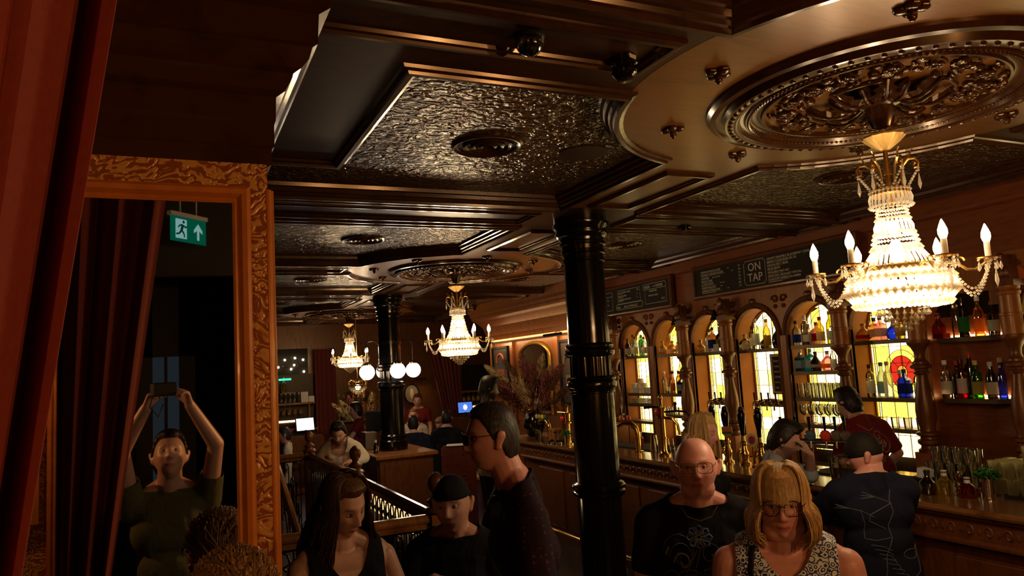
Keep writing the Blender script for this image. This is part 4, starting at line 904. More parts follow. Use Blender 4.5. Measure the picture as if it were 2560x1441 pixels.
R_(6, 2.13, [(.23, 'flask', 'red', 'red', 'red', 1.1), (.10, 'tall', 'clear', 'cork', None, 1.1), (.02, 'tall', 'dark', 'black', 'green', 1.0), (-.08, 'wine', 'amber', 'white', 'orange', 1.0), (-.21, 'wine', 'dark', 'black', 'cream', .85)], .03)
R_(6, 1.655, [(.22, 'wine', 'clear', 'white', 'white', .98), (.15, 'wine', 'dark', 'red', None, .95), (.09, 'tall', 'red', 'black', 'white', 1.0), (.04, 'tall', 'dark', 'red', None, 1.15), (-.03, 'wine', 'green', 'gold', 'gold', .95), (-.12, 'wine', 'dark', 'silver', 'cream', .9), (-.22, 'slim', 'blue', 'cork', None, 1.05)], .03)
R_(7, 2.14, [(.22, 'wine', 'clear', 'red', 'white', .95), (.13, 'tall', 'amber', 'gold', 'red', 1.0), (.04, 'wine', 'clear', 'white', 'white', .9), (-.06, 'wine', 'dark', 'black', 'cream', .9)])
R_(7, 1.64, [(.22, 'round', 'clear', 'white', 'white', 1.0), (.10, 'wine', 'red', 'red', 'white', .9), (.0, 'tall', 'clear', 'black', 'cream', .95)])
tag(MB().box(0, -.11, 0, .012, .11, .085, TR(XF+.025, YB[2]-.02, 2.141)).build('shelf_sign', M['cream']), 'cardboard sign leaning before the bottles on the top shelf of the third bay', 'sign')
tag(MB().box(XF+.01, YB[6]+.13, 2.131, XF+.02, YB[6]+.28, 2.17).build('price_card', flat((.5, .05, .04))), 'red and white card at the left end of the square bay upper shelf', 'card')
# glasses
GL = gl((.93, .93, .88), None, .04, .16)
GPR = {'tumbler': [(0, .030), (.006, .032), (.095, .037)], 'highball': [(0, .026), (.006, .028), (.14, .032)], 'pint': [(0, .030), (.006, .031), (.145, .044)], 'cup': [(0, .030), (.01, .036), (.06, .042)],
       'wineglass': [(0, .034), (.004, .03), (.008, .005), (.075, .004), (.085, .012), (.10, .030), (.13, .040), (.165, .038), (.19, .033)], 'coupe': [(0, .034), (.004, .03), (.008, .005), (.09, .004), (.10, .016), (.115, .044), (.135, .050)], 'shaker': [(0, .028), (.002, .03), (.17, .044)]}
_gc = {}
def glass(kind, x, y, z, label, group, mat=None, inv=False, sc=1, name=None, parts=None):
    key = (kind, mat.name if mat else '', inv, sc, bool(parts))
    if key in _gc: return dup(_gc[key], (x, y, z), random.uniform(0, 3), label, group)
    nm = name or {'wineglass': 'wine_glass', 'coupe': 'coupe_glass', 'pint': 'pint_glass', 'tumbler': 'tumbler', 'highball': 'highball_glass', 'cup': 'cup', 'shaker': 'cocktail_shaker'}[kind]
    pr = GPR[kind]; m = MB()
    if kind in ('wineglass', 'coupe'): pp = pr+[(pr[-1][0]-.002, pr[-1][1]-.002)]+[(a, b-.002) for a, b in pr[::-1][1:-4]]
    else: pp = pr+[(pr[-1][0], pr[-1][1]-.002), (.008, pr[1][1]-.003), (.008, 0)]
    T = Matrix.Scale(sc, 4)
    if inv: T = TR(0, 0, pr[-1][0]*sc) @ Matrix.Rotation(pi, 4, 'X') @ T
    m.lathe(pp, 18, T, caps=False) if kind not in ('wineglass', 'coupe') else m.lathe([(0, 0)]+pp, 18, T, caps=False)
    o = m.build(nm, mat or GL, None, smooth=True); o.location = (x, y, z); tag(o, label, 'glass' if kind not in ('shaker', 'cup') else kind, group); _gc[key] = o; return o
def grow(kind, i, z, n, span, x0, lab, grp, mat=None, inv=False, rows=1, sc=1):
    for r_ in range(rows):
        for k in range(n):
            y = YB[i]+span-2*span*k/(n-1); glass(kind, x0+r_*.085, y, z, '%s, %s from left, %s' % (lab, ORD[k], grp), grp, mat, inv, sc)
grow('highball', 4, 1.64, 7, .255, XF+.05, 'Clear straight glass', 'on the third shelf of the fifth bay', None, False, 1)
grow('highball', 4, 1.64, 6, .22, XF+.14, 'Straight glass in back row', 'on the third shelf of the fifth bay', None, False, 1)
grow('wineglass', 4, 1.385, 6, .25, XF+.06, 'Clear stemmed glass', 'on the lowest shelf of the fifth bay', None, False, 1)
grow('wineglass', 4, 1.385, 5, .20, XF+.15, 'Stemmed glass in back', 'on the lowest shelf of the fifth bay', None, False, 1)
grow('tumbler', 5, 1.39, 5, .24, XF+.07, 'Clear tumbler', 'on the lower shelf of the sixth bay')
grow('tumbler', 1, 1.40, 6, .24, XF+.07, 'Clear tumbler', 'on the lower shelf of the second bay')
CH = flat((.66, .58, .44), .35)
for k, (y, z, s) in enumerate(((.22, 1.66, 1.1), (.12, 1.66, 1.1), (.02, 1.66, 1.1), (-.10, 1.66, 1.2), (-.21, 1.66, 1.2), (.17, 1.727, 1.05), (.06, 1.727, 1.05), (-.04, 1.727, 1.05), (.02, 1.79, 1.0))):
    glass('cup', XF+.08, YB[0]+y, z, 'White china cup, %s of the pile in the first bay' % ['bottom row leftmost', 'bottom row second', 'bottom row third', 'bottom row fourth', 'bottom row rightmost', 'upper row left', 'upper row middle', 'upper row right', 'topmost'][k], 'white cups in the first bay', CH, k % 2 == 0, s)
for k in range(3):
    b = MB()
    for j in range(6): b.lathe([(j*.012, .04), (j*.012+.008, .07), (j*.012+.01, .07), (j*.012+.003, 0)], 24)
    o = b.build('plate_stack', CH); o.location = (XF+.09, YB[0]+.18-.18*k, 1.52); tag(o, 'stack of small pale plates, %s on the third shelf of the first bay' % ['left one', 'middle one', 'right one'][k], 'plates', 'plate stacks in the first bay')
# wall taps on brackets in bays three and four
def tapset(yc, n, label):
    t = thing('wall_tap_bracket', label, 'beer taps', (XF+.02, yc, 1.56), 0, 'wall taps on wooden brackets'); w = .05*n
    MB().prism([(-w-.03, 0), (w+.03, 0), (w, .06), (0, .085), (-w, .06)], 0, .05, Matrix(((0, 0, 1, 0), (1, 0, 0, 0), (0, 1, 0, -.02), (0, 0, 0, 1)))).build('wooden_bracket', M['oakdark'], t)
    for k in range(n):
        y = -w+.05+.1*k; o = MB().tube([(0, y, .03), (-.06, y, .035), (-.085, y, .02), (-.09, y, -.03), (-.09, y, -.05)], .009, 8).ball((-.03, y, .032), .016, 10, 6).build('tap', M['chrome'], t)
        MB().tube([(-.055, y, .03), (-.06, y, .07), (-.062, y, .13)], lambda u: .006+.004*u, 8).build('handle', M['matblack'], o)
tapset(6.67, 3, 'row of chrome wall taps with black handles in the third arched bay'); tapset(5.90, 4, 'row of chrome wall taps with black handles in the fourth arched bay')
# ------------------------------------------------------------ things on the bar
ZB = 1.151
def handpump(x, y, label, col=None):
    t = thing('hand_pump', label, 'beer pump', (x, y, ZB), 0, 'black handled beer pumps')
    MB().lathe([(0, .05), (.012, .05), (.02, .035), (.05, .03), (.07, .038), (.10, .038), (.12, .028), (.16, .022), (.17, .03), (.19, .03), (.20, .018), (.25, .014)], 24).build('brass_base', M['brass'], t)
    MB().lathe([(.24, .014), (.26, .018), (.30, .020), (.33, .026), (.38, .034), (.43, .036), (.455, .028), (.46, .024), (.475, .026), (.49, .018), (.495, 0)], 20).build('handle', M['black'], t)
    MB().tube([(0, 0, .12), (-.05, 0, .13), (-.075, 0, .10), (-.075, 0, .03)], .008, 8).build('spout', M['brass'], t); return t
for (x, y), l in zip(((4.50, 4.88), (4.50, 5.08), (4.50, 5.29), (4.50, 5.47)), ('rightmost black handled beer pump, left of the man with his hand on his head', 'second black handled beer pump from the right, above the woman with blond hair', 'third black handled beer pump from the right, behind the blond woman', 'leftmost black handled beer pump, above the blond woman')): handpump(x, y, l)
def roundel(x, y, z, r, c1, c2, parent, nm='badge', oval=1.0, ang=-.8):
    T = TR(x, y, z) @ Matrix.Rotation(ang, 4, 'Z') @ Matrix.Rotation(pi/2, 4, 'X')
    o = MB().lathe([(-.006, r), (.006, r), (.010, r*.9), (.010, 0)], 28, T, 1, oval).build(nm, c1, parent)
    MB().lathe([(.010, r*.62), (.0125, r*.6), (.0125, 0)], 24, T, 1, oval).build('emblem', c2, o); return o
t = thing('pump_clip', 'oval white pump clip with a red emblem on a brass stand', 'badge', (4.46, 4.93, ZB)); MB().cyl((0, 0, 0), .025, .01, 16).cyl((0, 0, 0), .006, .17, 8).build('stand', M['brass'], t); roundel(0, 0, .22, .045, flat((.6, .55, .42)), flat((.4, .03, .02)), t, 'clip', 1.25, -.9)
t = thing('pump_clip', 'orange shield pump clip with green band behind the blond woman', 'badge', (4.45, 5.22, ZB)); MB().cyl((0, 0, 0), .025, .01, 16).cyl((0, 0, 0), .006, .22, 8).build('stand', M['brass'], t)
MB().prism([(-.045, .05), (.045, .05), (.045, -.01), (0, -.06), (-.045, -.01)], -.005, .005, TR(0, 0, .27) @ RZ(-.9) @ Matrix.Rotation(pi/2, 4, 'X')).build('shield', flat((.7, .25, .06)), t)
MB().box(-.044, -.0065, -.012, .044, -.0055, .006, TR(0, 0, .27) @ RZ(-.9)).build('band', flat((.02, .18, .08)), t)
# lens taps on a T bar (near the bartender)
t = thing('lens_tap_tower', 'T-bar beer tower with glowing coloured lens taps beside the bartender', 'beer tower', (4.55, 4.40, ZB))
b = MB(); b.tube([(0, 0, 0), (0, 0, .22)], .03, 16).tube([(-.08, .19, .235), (.16, -.24, .235)], .022, 14).lathe([(0, .06), (.012, .06), (.02, .035)], 24); b.build('t_bar', M['chrome'], t)
for k, (f, c, w) in enumerate(((0, (.10, .03, .02), 'brown'), (.235, (.25, .07, .08), 'plum'), (.46, (.06, .12, .20), 'blue'), (.70, (.65, .05, .03), 'red'), (.86, (.12, .09, .06), 'dark'), (1.0, (.10, .08, .07), 'smoky'))):
    x, y = -.075+.225*f, .185-.42*f; q = MB(); T = TR(x-.045, y-.03, .285) @ RZ(-.85) @ Matrix.Rotation(pi/2, 4, 'X')
    q.lathe([(-.018, 0), (-.016, .03), (0, .043), (.016, .03), (.018, 0)], 24, T); o = q.build('lens', flat(c, .15), t); o['label'] = w+' tap lens'
    MB().tube([(x-.045, y-.03, .325), (x-.045, y-.03, .43)], lambda u: .009+.003*u, 8).build('tap_handle', M['black'], o)
    MB().tube([(x, y, .235), (x-.05, y-.035, .235), (x-.055, y-.04, .19)], .009, 8).build('spout', M['chrome'], o)
# brass tee tower
t = thing('brass_tap_tower', 'tall brass column tap with a crossbar and curved pipe, right of the black column', 'beer tower', (4.40, 6.10, ZB))
MB().lathe([(0, .065), (.012, .065), (.02, .045), (.035, .035), (.06, .03), (.16, .03), (.165, .036), (.175, .036), (.18, .03), (.36, .03), (.365, .045), (.37, .055), (.38, .055), (.385, .04), (.45, .04), (.455, .048), (.465, .048), (.47, .02), (.53, .016), (.56, .024), (.58, .02), (.60, 0)], 28).build('column', M['brass'], t)
MB().tube([(0, 0, .42), (.10, -.12, .43), (.16, -.19, .42), (.18, -.215, .38)], .010, 8).tube([(.09, -.11, .43), (.09, -.11, .49)], .012, 8).ball((.09, -.11, .50), .02, 10, 6).build('crossbar', M['iron'], t)
MB().tube([(0, 0, .47), (-.06, .07, .475), (-.11, .13, .47)], lambda u: .008+.006*u, 8).build('lever', M['black'], t)
MB().tube([(0, -.03, .37), (.05, -.10, .36), (.09, -.13, .30), (.10, -.14, .20)], .014, 10).build('curved_pipe', M['brass'], t)
o = MB().ball((-.045, .01, .42), .036, 14, 10, None, (.5, 1, 1)).build('badge', flat((.45, .03, .02), .2), t); o['label'] = 'round red badge'
t = thing('swan_neck_tap', 'curved brass swan-neck tap on the bar just right of the black column', 'beer tap', (4.42, 6.57, ZB))
MB().tube([(0, 0, 0), (0, 0, .18), (-.01, .01, .24), (-.04, .05, .29), (-.09, .11, .30), (-.13, .16, .27)], .028, 16).lathe([(0, .055), (.01, .055), (.015, .032)], 24).build('swan_neck', M['brass'], t)
for k, (c, w) in enumerate((((.5, .06, .04), 'red'), ((.45, .12, .05), 'rust'), ((.1, .09, .08), 'dark'))):
    o = MB().ball((-.06-.05*k, .06+.06*k, .345+.0*k), .036, 12, 8, None, (.6, .9, 1)).build('lens', flat(c, .15), t); o['label'] = w+' tap lens'; MB().tube([(-.06-.05*k, .06+.06*k, .37), (-.06-.05*k, .06+.06*k, .45)], .008, 8).build('tap_handle', M['black'], o)
SH = M['chrome']
for (x, y, s, l) in ((4.52, 6.43, 1.0, 'steel cocktail shaker tin, left of the two small ones'), (4.56, 6.36, 1.02, 'steel cocktail shaker tin behind the left one'), (4.50, 6.28, .8, 'small steel mixing tin beside the brass column tap')): glass('shaker', x, y, ZB, l, 'steel tins on the bar', SH, True, s)
for k in range(3):
    t = thing('bitters_bottle', 'tiny dark dropper bottle with steel top, %s in the row by the brass tower' % ORD[k], 'bottle', (4.49+.03*k, 6.22-.035*k, ZB), 0, 'small bottles by the brass tower'); MB().lathe([(0, .016), (.06, .016), (.075, .008), (.09, .008)], 14).build('glass_body', gl((.2, .1, .05)), t); MB().lathe([(.09, .009), (.12, .006), (.15, .004)], 10).build('pourer', M['chrome'], t)
t = thing('honey_jar', 'amber jar with a lid near the coloured tap lenses', 'jar', (4.62, 6.85, ZB)); MB().lathe([(0, .05), (.10, .055), (.13, .03), (.15, .03)], 20).build('jar_body', gl((.7, .22, .05), (.5, .12, .02)), t); MB().cyl((0, 0, .15), .035, .02, 16).build('lid', M['chrome'], t)
# pint of beer, plate
t = thing('pint_of_beer', 'pint of amber beer with a pale head, next to the man leaning on his hand', 'drink', (4.22, 3.86, ZB))
MB().lathe([(0, .030), (.006, .031), (.20, .044), (.20, .042), (.008, .028), (.008, 0)], 24, caps=False).build('pint_glass', GL, t)
MB().lathe([(.01, 0), (.01, .027), (.125, .0365), (.125, 0)], 24).build('beer', gl((.75, .38, .06), (.55, .24, .03)), t); MB().lathe([(.125, 0), (.125, .0365), (.15, .038), (.15, 0)], 24).build('foam', flat((.65, .52, .34), .8), t)
t = thing('snack_plate', 'dark red plate of small snacks beside the pint of beer', 'plate', (4.22, 3.70, ZB)); MB().lathe([(0, .05), (.006, .06), (.016, .085), (.018, .083), (.008, .05), (.006, 0)], 32).build('plate', flat((.25, .03, .02), .3), t)
b = MB(); rd = random.Random(5)
for k in range(22): b.ball((rd.uniform(-.045, .045), rd.uniform(-.045, .045), .018), .012, 6, 4)
o = b.build('snacks', flat((.6, .42, .2), .7), t); o['kind'] = 'stuff'
# pyramid of tumblers at the right
lay = []
for lv, (nx_, ny_) in enumerate(((4, 9), (3, 8), (2, 5), (1, 4), (1, 3))):
    for a in range(nx_):
        for c in range(ny_):
            y = 2.42+.078*(c)+.039*lv+(.10*lv if lv > 1 else 0)*0; x = 4.60+.078*a+.03*lv
            lay.append((lv, a, c, x, y+.0))
GF = gl((.88, .87, .74), (.85, .80, .58), .06, .14, .62)
for lv, a, c, x, y in lay:
    nm = ['bottom layer', 'second layer', 'third layer', 'fourth layer', 'top layer'][lv]
    glass('tumbler', x, y, ZB+.012+.096*lv, 'Frosted tumbler in the pyramid, %s, %s row from front, %s from right' % (nm, ['first', 'second', 'third', 'fourth'][a], ['first', 'second', 'third', 'fourth', 'fifth', 'sixth', 'seventh', 'eighth', 'ninth'][c]), 'stacked tumblers at the right end of the bar', GF, False, 1)
for k in range(10): glass('highball', 4.66+.075*(k % 2), 3.16+.075*(k//2), ZB+.012, 'Tall clear glass left of the tumbler pyramid, %s of the %s row' % (['rightmost', 'second', 'third', 'fourth', 'leftmost'][k//2], ('front', 'back')[k % 2]), 'clear glasses left of the pyramid')
for k in range(8): glass('tumbler', 4.66+.075*(k % 2), 3.18+.075*(k//2), ZB+.155, 'Clear tumbler stacked on the tall glasses, %s of the %s row' % (['rightmost', 'second', 'third', 'leftmost'][k//2], ('front', 'back')[k % 2]), 'tumblers stacked left of the pyramid')
t = thing('mint_cup', 'silver cup full of fresh mint in front of the stacked glasses', 'cup', (4.46, 2.95, ZB)); MB().lathe([(0, .034), (.002, .036), (.012, .036), (.014, .032), (.10, .042), (.12, .044), (.12, .041), (.01, .03)], 28).build('silver_cup', M['chrome'], t)
def leaves(n, R_s, zc, rd, size=.022):
    b = MB()
    for k in range(n):
        a, e, r_ = rd.uniform(0, 2*pi), rd.uniform(.1, 1.4), rd.uniform(.4, 1)*R_s; c = Vector((r_*cos(a)*cos(e), r_*sin(a)*cos(e), zc+r_*sin(e)*.7)); s = rd.uniform(.6, 1.2)*size
        T = TR(*c) @ Matrix.Rotation(rd.uniform(0, 6.3), 4, 'Z') @ Matrix.Rotation(rd.uniform(-.9, .9), 4, 'X')
        b.add([(0, -s, 0), (s*.5, -s*.2, s*.2), (0, s, 0), (-s*.5, -s*.2, s*.2), (0, 0, -.002)], [(0, 1, 4), (1, 2, 4), (2, 3, 4), (3, 0, 4)], T)
    return b
o = leaves(170, .085, .12, random.Random(2)).build('mint_leaves', M['greenleaf'], t); o['kind'] = 'stuff'
for (kind, gc, cp, sc, x, y, l) in (('flask', 'dark', 'black', .8, 4.36, 3.27, 'little dark bottle on the bar, leftmost in front of the stacked glasses'), ('flask', 'gold', 'silver', .8, 4.41, 3.19, 'little golden bottle on the bar in front of the stacked glasses'), ('round', 'red', 'silver', .6, 4.42, 3.05, 'small round red flask beside the mint cup')): bottle(kind, gc, cp, None, sc, x, y, ZB, l, 'small bottles on the bar')
t = thing('dark_goblet', 'stemmed goblet holding dark fruit in front of the clear glasses', 'glass', (4.46, 3.12, ZB)); MB().lathe([(0, 0), (0, .034), (.006, .03), (.012, .005), (.06, .004), (.07, .016), (.09, .035), (.14, .042), (.14, .040), (.09, .032), (.075, .01)], 24).build('goblet_glass', GL, t); MB().lathe([(.08, .012), (.095, .030), (.125, .036), (.13, 0)], 20).build('fruit', flat((.02, .008, .01)), t)
t = thing('metal_tray', 'shiny metal tray behind the cap of the man at the bar', 'tray', (4.62, 3.62, ZB+.012)); MB().bevbox(-.08, -.11, 0, .08, .11, .05, .012).build('tray_body', M['chrome'], t)
t = thing('napkin_caddy', 'black napkin caddy at the bar, left of the clear glasses', 'caddy', (4.52, 3.42, ZB)); MB().box(-.05, -.05, 0, .05, .05, .07).build('box', M['matblack'], t); MB().box(-.035, -.035, .07, .035, .035, .13, Matrix.Rotation(.2, 4, 'X')).build('napkins', flat((.5, .52, .55)), t)
tag(MB().box(-.14, -.01, 0, .14, .01, .22, TR(5.40, 3.72, .982) @ RZ(1.2) @ Matrix.Rotation(-.3, 4, 'X')).build('clipboard', flat((.62, .52, .42))), 'pale sheet propped on the back counter right of the bartender', 'paper')
# far end of the bar
t = thing('brass_tap_tower', 'brass column tap with a red badge at the far end, left of the black column', 'beer tower', (4.30, 7.85, ZB)); MB().lathe([(0, .06), (.012, .06), (.02, .04), (.05, .03), (.24, .03), (.245, .05), (.26, .05), (.27, .035), (.36, .04), (.37, .02), (.42, .014), (.45, .024), (.48, 0)], 24).build('column', M['brass'], t)
o = MB().ball((-.05, .03, .30), .038, 12, 8, None, (.6, 1, 1)).build('badge', flat((.5, .02, .02), .2), t); MB().tube([(0, 0, .37), (-.08, .09, .38)], .008, 8).build('lever', M['brass'], t)
t = thing('pint_of_beer', 'pint of pale beer at the far end of the bar behind the tall man', 'drink', (4.20, 8.45, ZB)); MB().lathe([(0, .030), (.006, .031), (.15, .044), (.15, .042), (.008, .028), (.008, 0)], 20, caps=False).build('pint_glass', GL, t); MB().lathe([(.01, 0), (.01, .027), (.10, .036), (.10, 0)], 20).build('beer', gl((.8, .5, .12), (.6, .35, .06)), t)
for k, (x, y) in enumerate(((4.22, 8.12), (4.26, 8.04), (4.22, 7.97), (4.30, 8.10), (4.34, 8.0))): glass('coupe', x, y, ZB+.001, 'Coupe glass left of the black column, %s of the far cluster' % ORD[k], 'coupe glasses at the far end', None, k % 2 == 0, 1.1)
t = thing('mint_cup', 'gold cup of mint half hidden by the black column', 'cup', (4.20, 7.70, ZB)); MB().lathe([(0, .034), (.002, .036), (.10, .042), (.12, .044), (.12, .041), (.01, .03)], 24).build('gold_cup', M['brass'], t); o = leaves(90, .08, .12, random.Random(4)).build('mint_leaves', M['greenleaf'], t); o['kind'] = 'stuff'
t = thing('lens_tap_tower', 'curved brass tower with coloured taps at the far end, behind the tall man', 'beer tower', (4.52, 8.85, ZB)); MB().tube([(0, -.1, 0), (0, -.1, .14), (0, -.07, .2), (0, 0, .23), (0, .1, .23), (0, .18, .20)], .03, 12).build('swan_neck', M['brass'], t)
for k, c in enumerate(((.5, .48, .4), (.5, .35, .05), (.6, .55, .05), (.03, .12, .12))): o = MB().ball((-.04, .18-.085*k, .27), .035, 10, 8, None, (.5, .9, 1)).build('lens', flat(c, .2), t); MB().tube([(-.04, .18-.085*k, .30), (-.04, .18-.085*k, .37)], .008, 6).build('tap_handle', M['chrome'], o)
tag(MB().bevbox(4.30, 8.2, ZB, 4.42, 8.36, ZB+.16, .008).build('wooden_box', M['oak']), 'small wooden box on the bar between the pint and the coupe glasses', 'box')
tag(MB().box(4.35, 7.95, ZB+.001, 4.55, 8.3, ZB+.02).build('bar_tray', M['matblack']), 'black tray under the coupe glasses at the far end', 'tray')
o = MB().lathe([(-.012, 0), (-.012, .075), (.012, .075), (.012, 0)], 32, TR(XF-.02, 3.29, 2.55) @ Matrix.Rotation(pi/2, 4, 'Y')).build('wall_disc', flat((.45, .10, .03), .4)); tag(o, 'round terracotta disc above the right edge turned post', 'ornament')
# floral display on the far end of the bar
t = thing('dried_flower_display', 'big vase of cream pampas and pink plumes at the far end of the bar', 'flowers', (4.55, 9.25, 0))
tag(MB().bevbox(4.22, 8.93, 0, 4.95, 9.6, 1.14, .01).build('flower_plinth', M['oakdark']), 'dark wooden end pier of the bar carrying the flower display', 'plinth')
MB().lathe([(1.14, .08), (1.16, .10), (1.28, .15), (1.40, .13), (1.48, .09), (1.50, .10), (1.49, .085)], 28).build('vase', M['black'], t)
rd = random.Random(9)
def plume(c0, d, L, w, mat, nm):
    w *= 1.5; L *= 1.15
    b = MB(); d = Vector(d).normalized(); base = Vector(c0); b.tube([Vector((0, 0, 1.45)), base*.5+Vector((0, 0, .72)), base], .004, 5)
    for k in range(480):
        u_ = rd.random(); p = base+d*(L*u_); a = rd.uniform(0, 2*pi); o_ = d.orthogonal().normalized(); o_ = Quaternion(d, a) @ o_; r_ = w*sin(pi*(u_*.85+.12))**.7*rd.uniform(.5, 1)
        q = p+o_*r_+d*(.03+.03*rd.random()); s = d.cross(o_)*.006; b.add([p, p+o_*r_*.6+d*.01+s, q, p+o_*r_*.6+d*.01-s], [(0, 1, 2, 3)])
    b.build(nm, mat, t, smooth=False)
PAM = flat((.60, .44, .22), .9); PNK = flat((.34, .10, .10), .9); DRK = flat((.09, .02, .018), .9); BRN = flat((.16, .08, .035), .9)
rx = Vector((.906, -.42, 0))
for a, h, L, w, m in ((-.55, .62, .32, .06, PAM), (-.40, .50, .38, .065, PAM), (-.20, .30, .36, .07, PAM), (-.12, .18, .30, .07, PAM), (.12, .62, .30, .07, PAM), (.20, .52, .24, .06, PAM), (-.30, .70, .24, .05, BRN), (-.45, .45, .26, .06, PNK), (-.06, .64, .30, .08, PNK), (.02, .46, .3, .09, PNK), (.10, .36, .26, .08, PNK), (.34, .56, .26, .08, PNK), (.16, .16, .16, .07, PNK), (.30, .34, .3, .05, BRN), (-.5, .25, .3, .06, DRK), (-.35, .12, .3, .09, DRK), (.42, .15, .3, .06, BRN)):
    c = rx*(a*.62)+Vector((rd.uniform(-.1, .1)*.5, rd.uniform(-.15, .05), 1.44+h*.74)); plume(c, rx*a*1.1+Vector((0, 0, .45)), L, w, m, 'plume')
b = MB()
for k in range(900):
    a = rd.gauss(0, .22); p = rx*a+Vector((rd.gauss(0, .10), rd.gauss(0, .12), 1.62+rd.gauss(0, .13))); s = rd.uniform(.012, .035)
    T = TR(*p) @ Matrix.Rotation(rd.uniform(0, 6.3), 4, 'Z') @ Matrix.Rotation(rd.uniform(-1.5, 1.5), 4, 'X'); b.cm = rd.choice([0, 0, 1, 2]); b.add([(0, -s, 0), (s*.4, 0, s*.2), (0, s, 0), (-s*.4, 0, s*.2)], [(0, 1, 2, 3)], T)
o = b.build('dark_foliage', [DRK, BRN, PNK], t, smooth=False); o['kind'] = 'stuff'
# ------------------------------------------------------------ curtains, doorway behind the camera, exit sign
def curtain(name, label, xr, z0, z1, y, w, lam, amp, mat, slope, rd_seed=1, thick=.006, flip=1, along='x', xl=None):
    rd = random.Random(rd_seed); n = max(24, int(w/lam*14)); m = 26; vs = []; fs = []; ph = [rd.uniform(0, 6) for _ in range(4)]
    for side in (0, 1):
        for j in range(m+1):
            z = z0+(z1-z0)*j/m; e = xr(z)
            for i in range(n+1):
                s = i/n; a = 2*pi*s*w/lam
                d = amp*(sin(a+.5*sin(a*.37+ph[0]))+.35*sin(2.3*a+ph[1])+.2*sin(z*1.5+s*9+ph[2]))
                p = (e-(s*(e-xl) if xl is not None else flip*s*w*(1+slope*(z1-z))), y+d+side*thick, z) if along == 'x' else (y+d+side*thick, e-flip*s*w*(1+slope*(z1-z)), z)
                vs.append(p)
    N = (m+1)*(n+1)
    for j in range(m):
        for i in range(n): q = j*(n+1)+i; fs.append((q, q+1, q+n+2, q+n+1)); fs.append((N+q, N+q+n+1, N+q+n+2, N+q+1))
    for j in range(m):
        for i in (0, n): q = j*(n+1)+i; fs.append((q, q+n+1, N+q+n+1, N+q))
    for i in range(n): fs.append((i, N+i, N+i+1, i+1)); q = m*(n+1)+i; fs.append((q, q+1, N+q+1, N+q))
    o = MB().add(vs, fs).build(name, mat); return o
o = curtain('velvet_curtain', '', lambda z: max(-.26, -.052-(2.49-z)*.135), .03, 3.17, .84, .42, .150, .042, M['velvet'], 0, 3, xl=-.37)
tag(o, 'rust red velvet curtain hanging close to the camera along the left edge', 'curtain')
tag(MB().tube([(-1.6, .84, 3.185), (.12, .84, 3.185)], .014, 10).build('curtain_rail', M['brass']), 'brass rail above the near velvet curtain', 'rail')
# gilded wall with pilaster and panel left of the doorway behind the camera
struct(MB().box(-3.3, -.86, 0, -.36, -.76, 3.2).build('wall_doorway', M['anaglypta']))
struct(MB().box(.50, -.86, 0, 2.6, -.76, 3.2).box(-.36, -.86, 2.75, .50, -.76, 3.2).build('wall_door_side', M['darkwall']))
t = thing('gilt_pilaster', 'orange fluted pilaster glowing in the mirror reflection', 'pilaster', (-.56, -.755, 0)); MB().box(-.035, 0, 0, .035, .03, 3.1).build('shaft', M['orange'], t); b = MB(); [b.box(x-.004, .028, .3, x+.004, .036, 2.9) for x in (-.02, 0, .02)]; b.build('reeds', M['orange'], t)
t = thing('gilt_wall_panel', 'framed gilded relief panel reflected at the lower left of the mirror', 'panel', (-.80, -.755, 0)); b = MB(); ring_rect(b, -.17, 1.42, .17, 2.9, .04, 0, .03); b.build('frame', M['orange'], t)
b = MB(); rd = random.Random(21)
for k in range(12):
    z = 1.56+k*.11
    for s in (-1, 1): b.tube([(s*(.015+.075*sin(v*.55)), .012, z+.05*cos(v)*(1-v/8)) for v in [j*.5 for j in range(12)]], .008, 5)
    b.ball((0, .012, z), .02, 8, 6)
b.build('relief', M['goldpaint'], t)
struct(MB().box(-.20, -1.56, 0, -.10, -1.5, 2.9).box(.06, -1.56, 0, .16, -1.5, 2.9).box(-.20, -1.56, 2.3, .16, -1.5, 2.9).box(-.03, -1.54, 0, -.01, -1.5, 2.3).build('door_frame', M['darkwall']))
struct(MB().box(-.10, -1.54, .2, .06, -1.53, 2.3).build('window_1', emis('dim street glass', (.25, .33, .42), .05)))
# sign: running man and arrow, lit green
t = thing('exit_sign', 'lit green exit sign with running figure and upward arrow, reflected in the mirror', 'sign', (0, 0, 0))
A0 = Vector((.012, -.45, 2.905)); U = Vector((.72, -.69, 0)).normalized(); ZV = Vector((0, 0, 1)); Nn = Vector((U.y, -U.x, 0)); Nn = Nn if Nn.y > 0 else -Nn
def sg(u, v, d=0): return A0+U*u+ZV*v+Nn*d
def spoly(pts, d, name, mat):
    n = len(pts); vs = [sg(a, b, d) for a, b in pts]+[sg(a, b, d-.0015) for a, b in pts]; MB().add(vs, [tuple(range(n)), tuple(range(2*n-1, n-1, -1))]+[(i, (i+1) % n, n+(i+1) % n, n+i) for i in range(n)]).build(name, mat, t, smooth=False)
GR = emis('sign green', (.0, .16, .08), .45); WH = emis('sign white', (.40, .75, .75), .5)
spoly([(0, 0), (.262, 0), (.262, .142), (0, .142)], 0, 'green_panel', GR)
spoly([(.035, .018), (.115, .018), (.115, .128), (.035, .128)], .003, 'doorway_symbol', WH)
def cap2(p, q, w): 
    p = Vector(p); q = Vector(q); d = (q-p).normalized(); nn = Vector((-d.y, d.x))*w; return [tuple(p+nn), tuple(p-nn), tuple(q-nn), tuple(q+nn)]
man = MB()
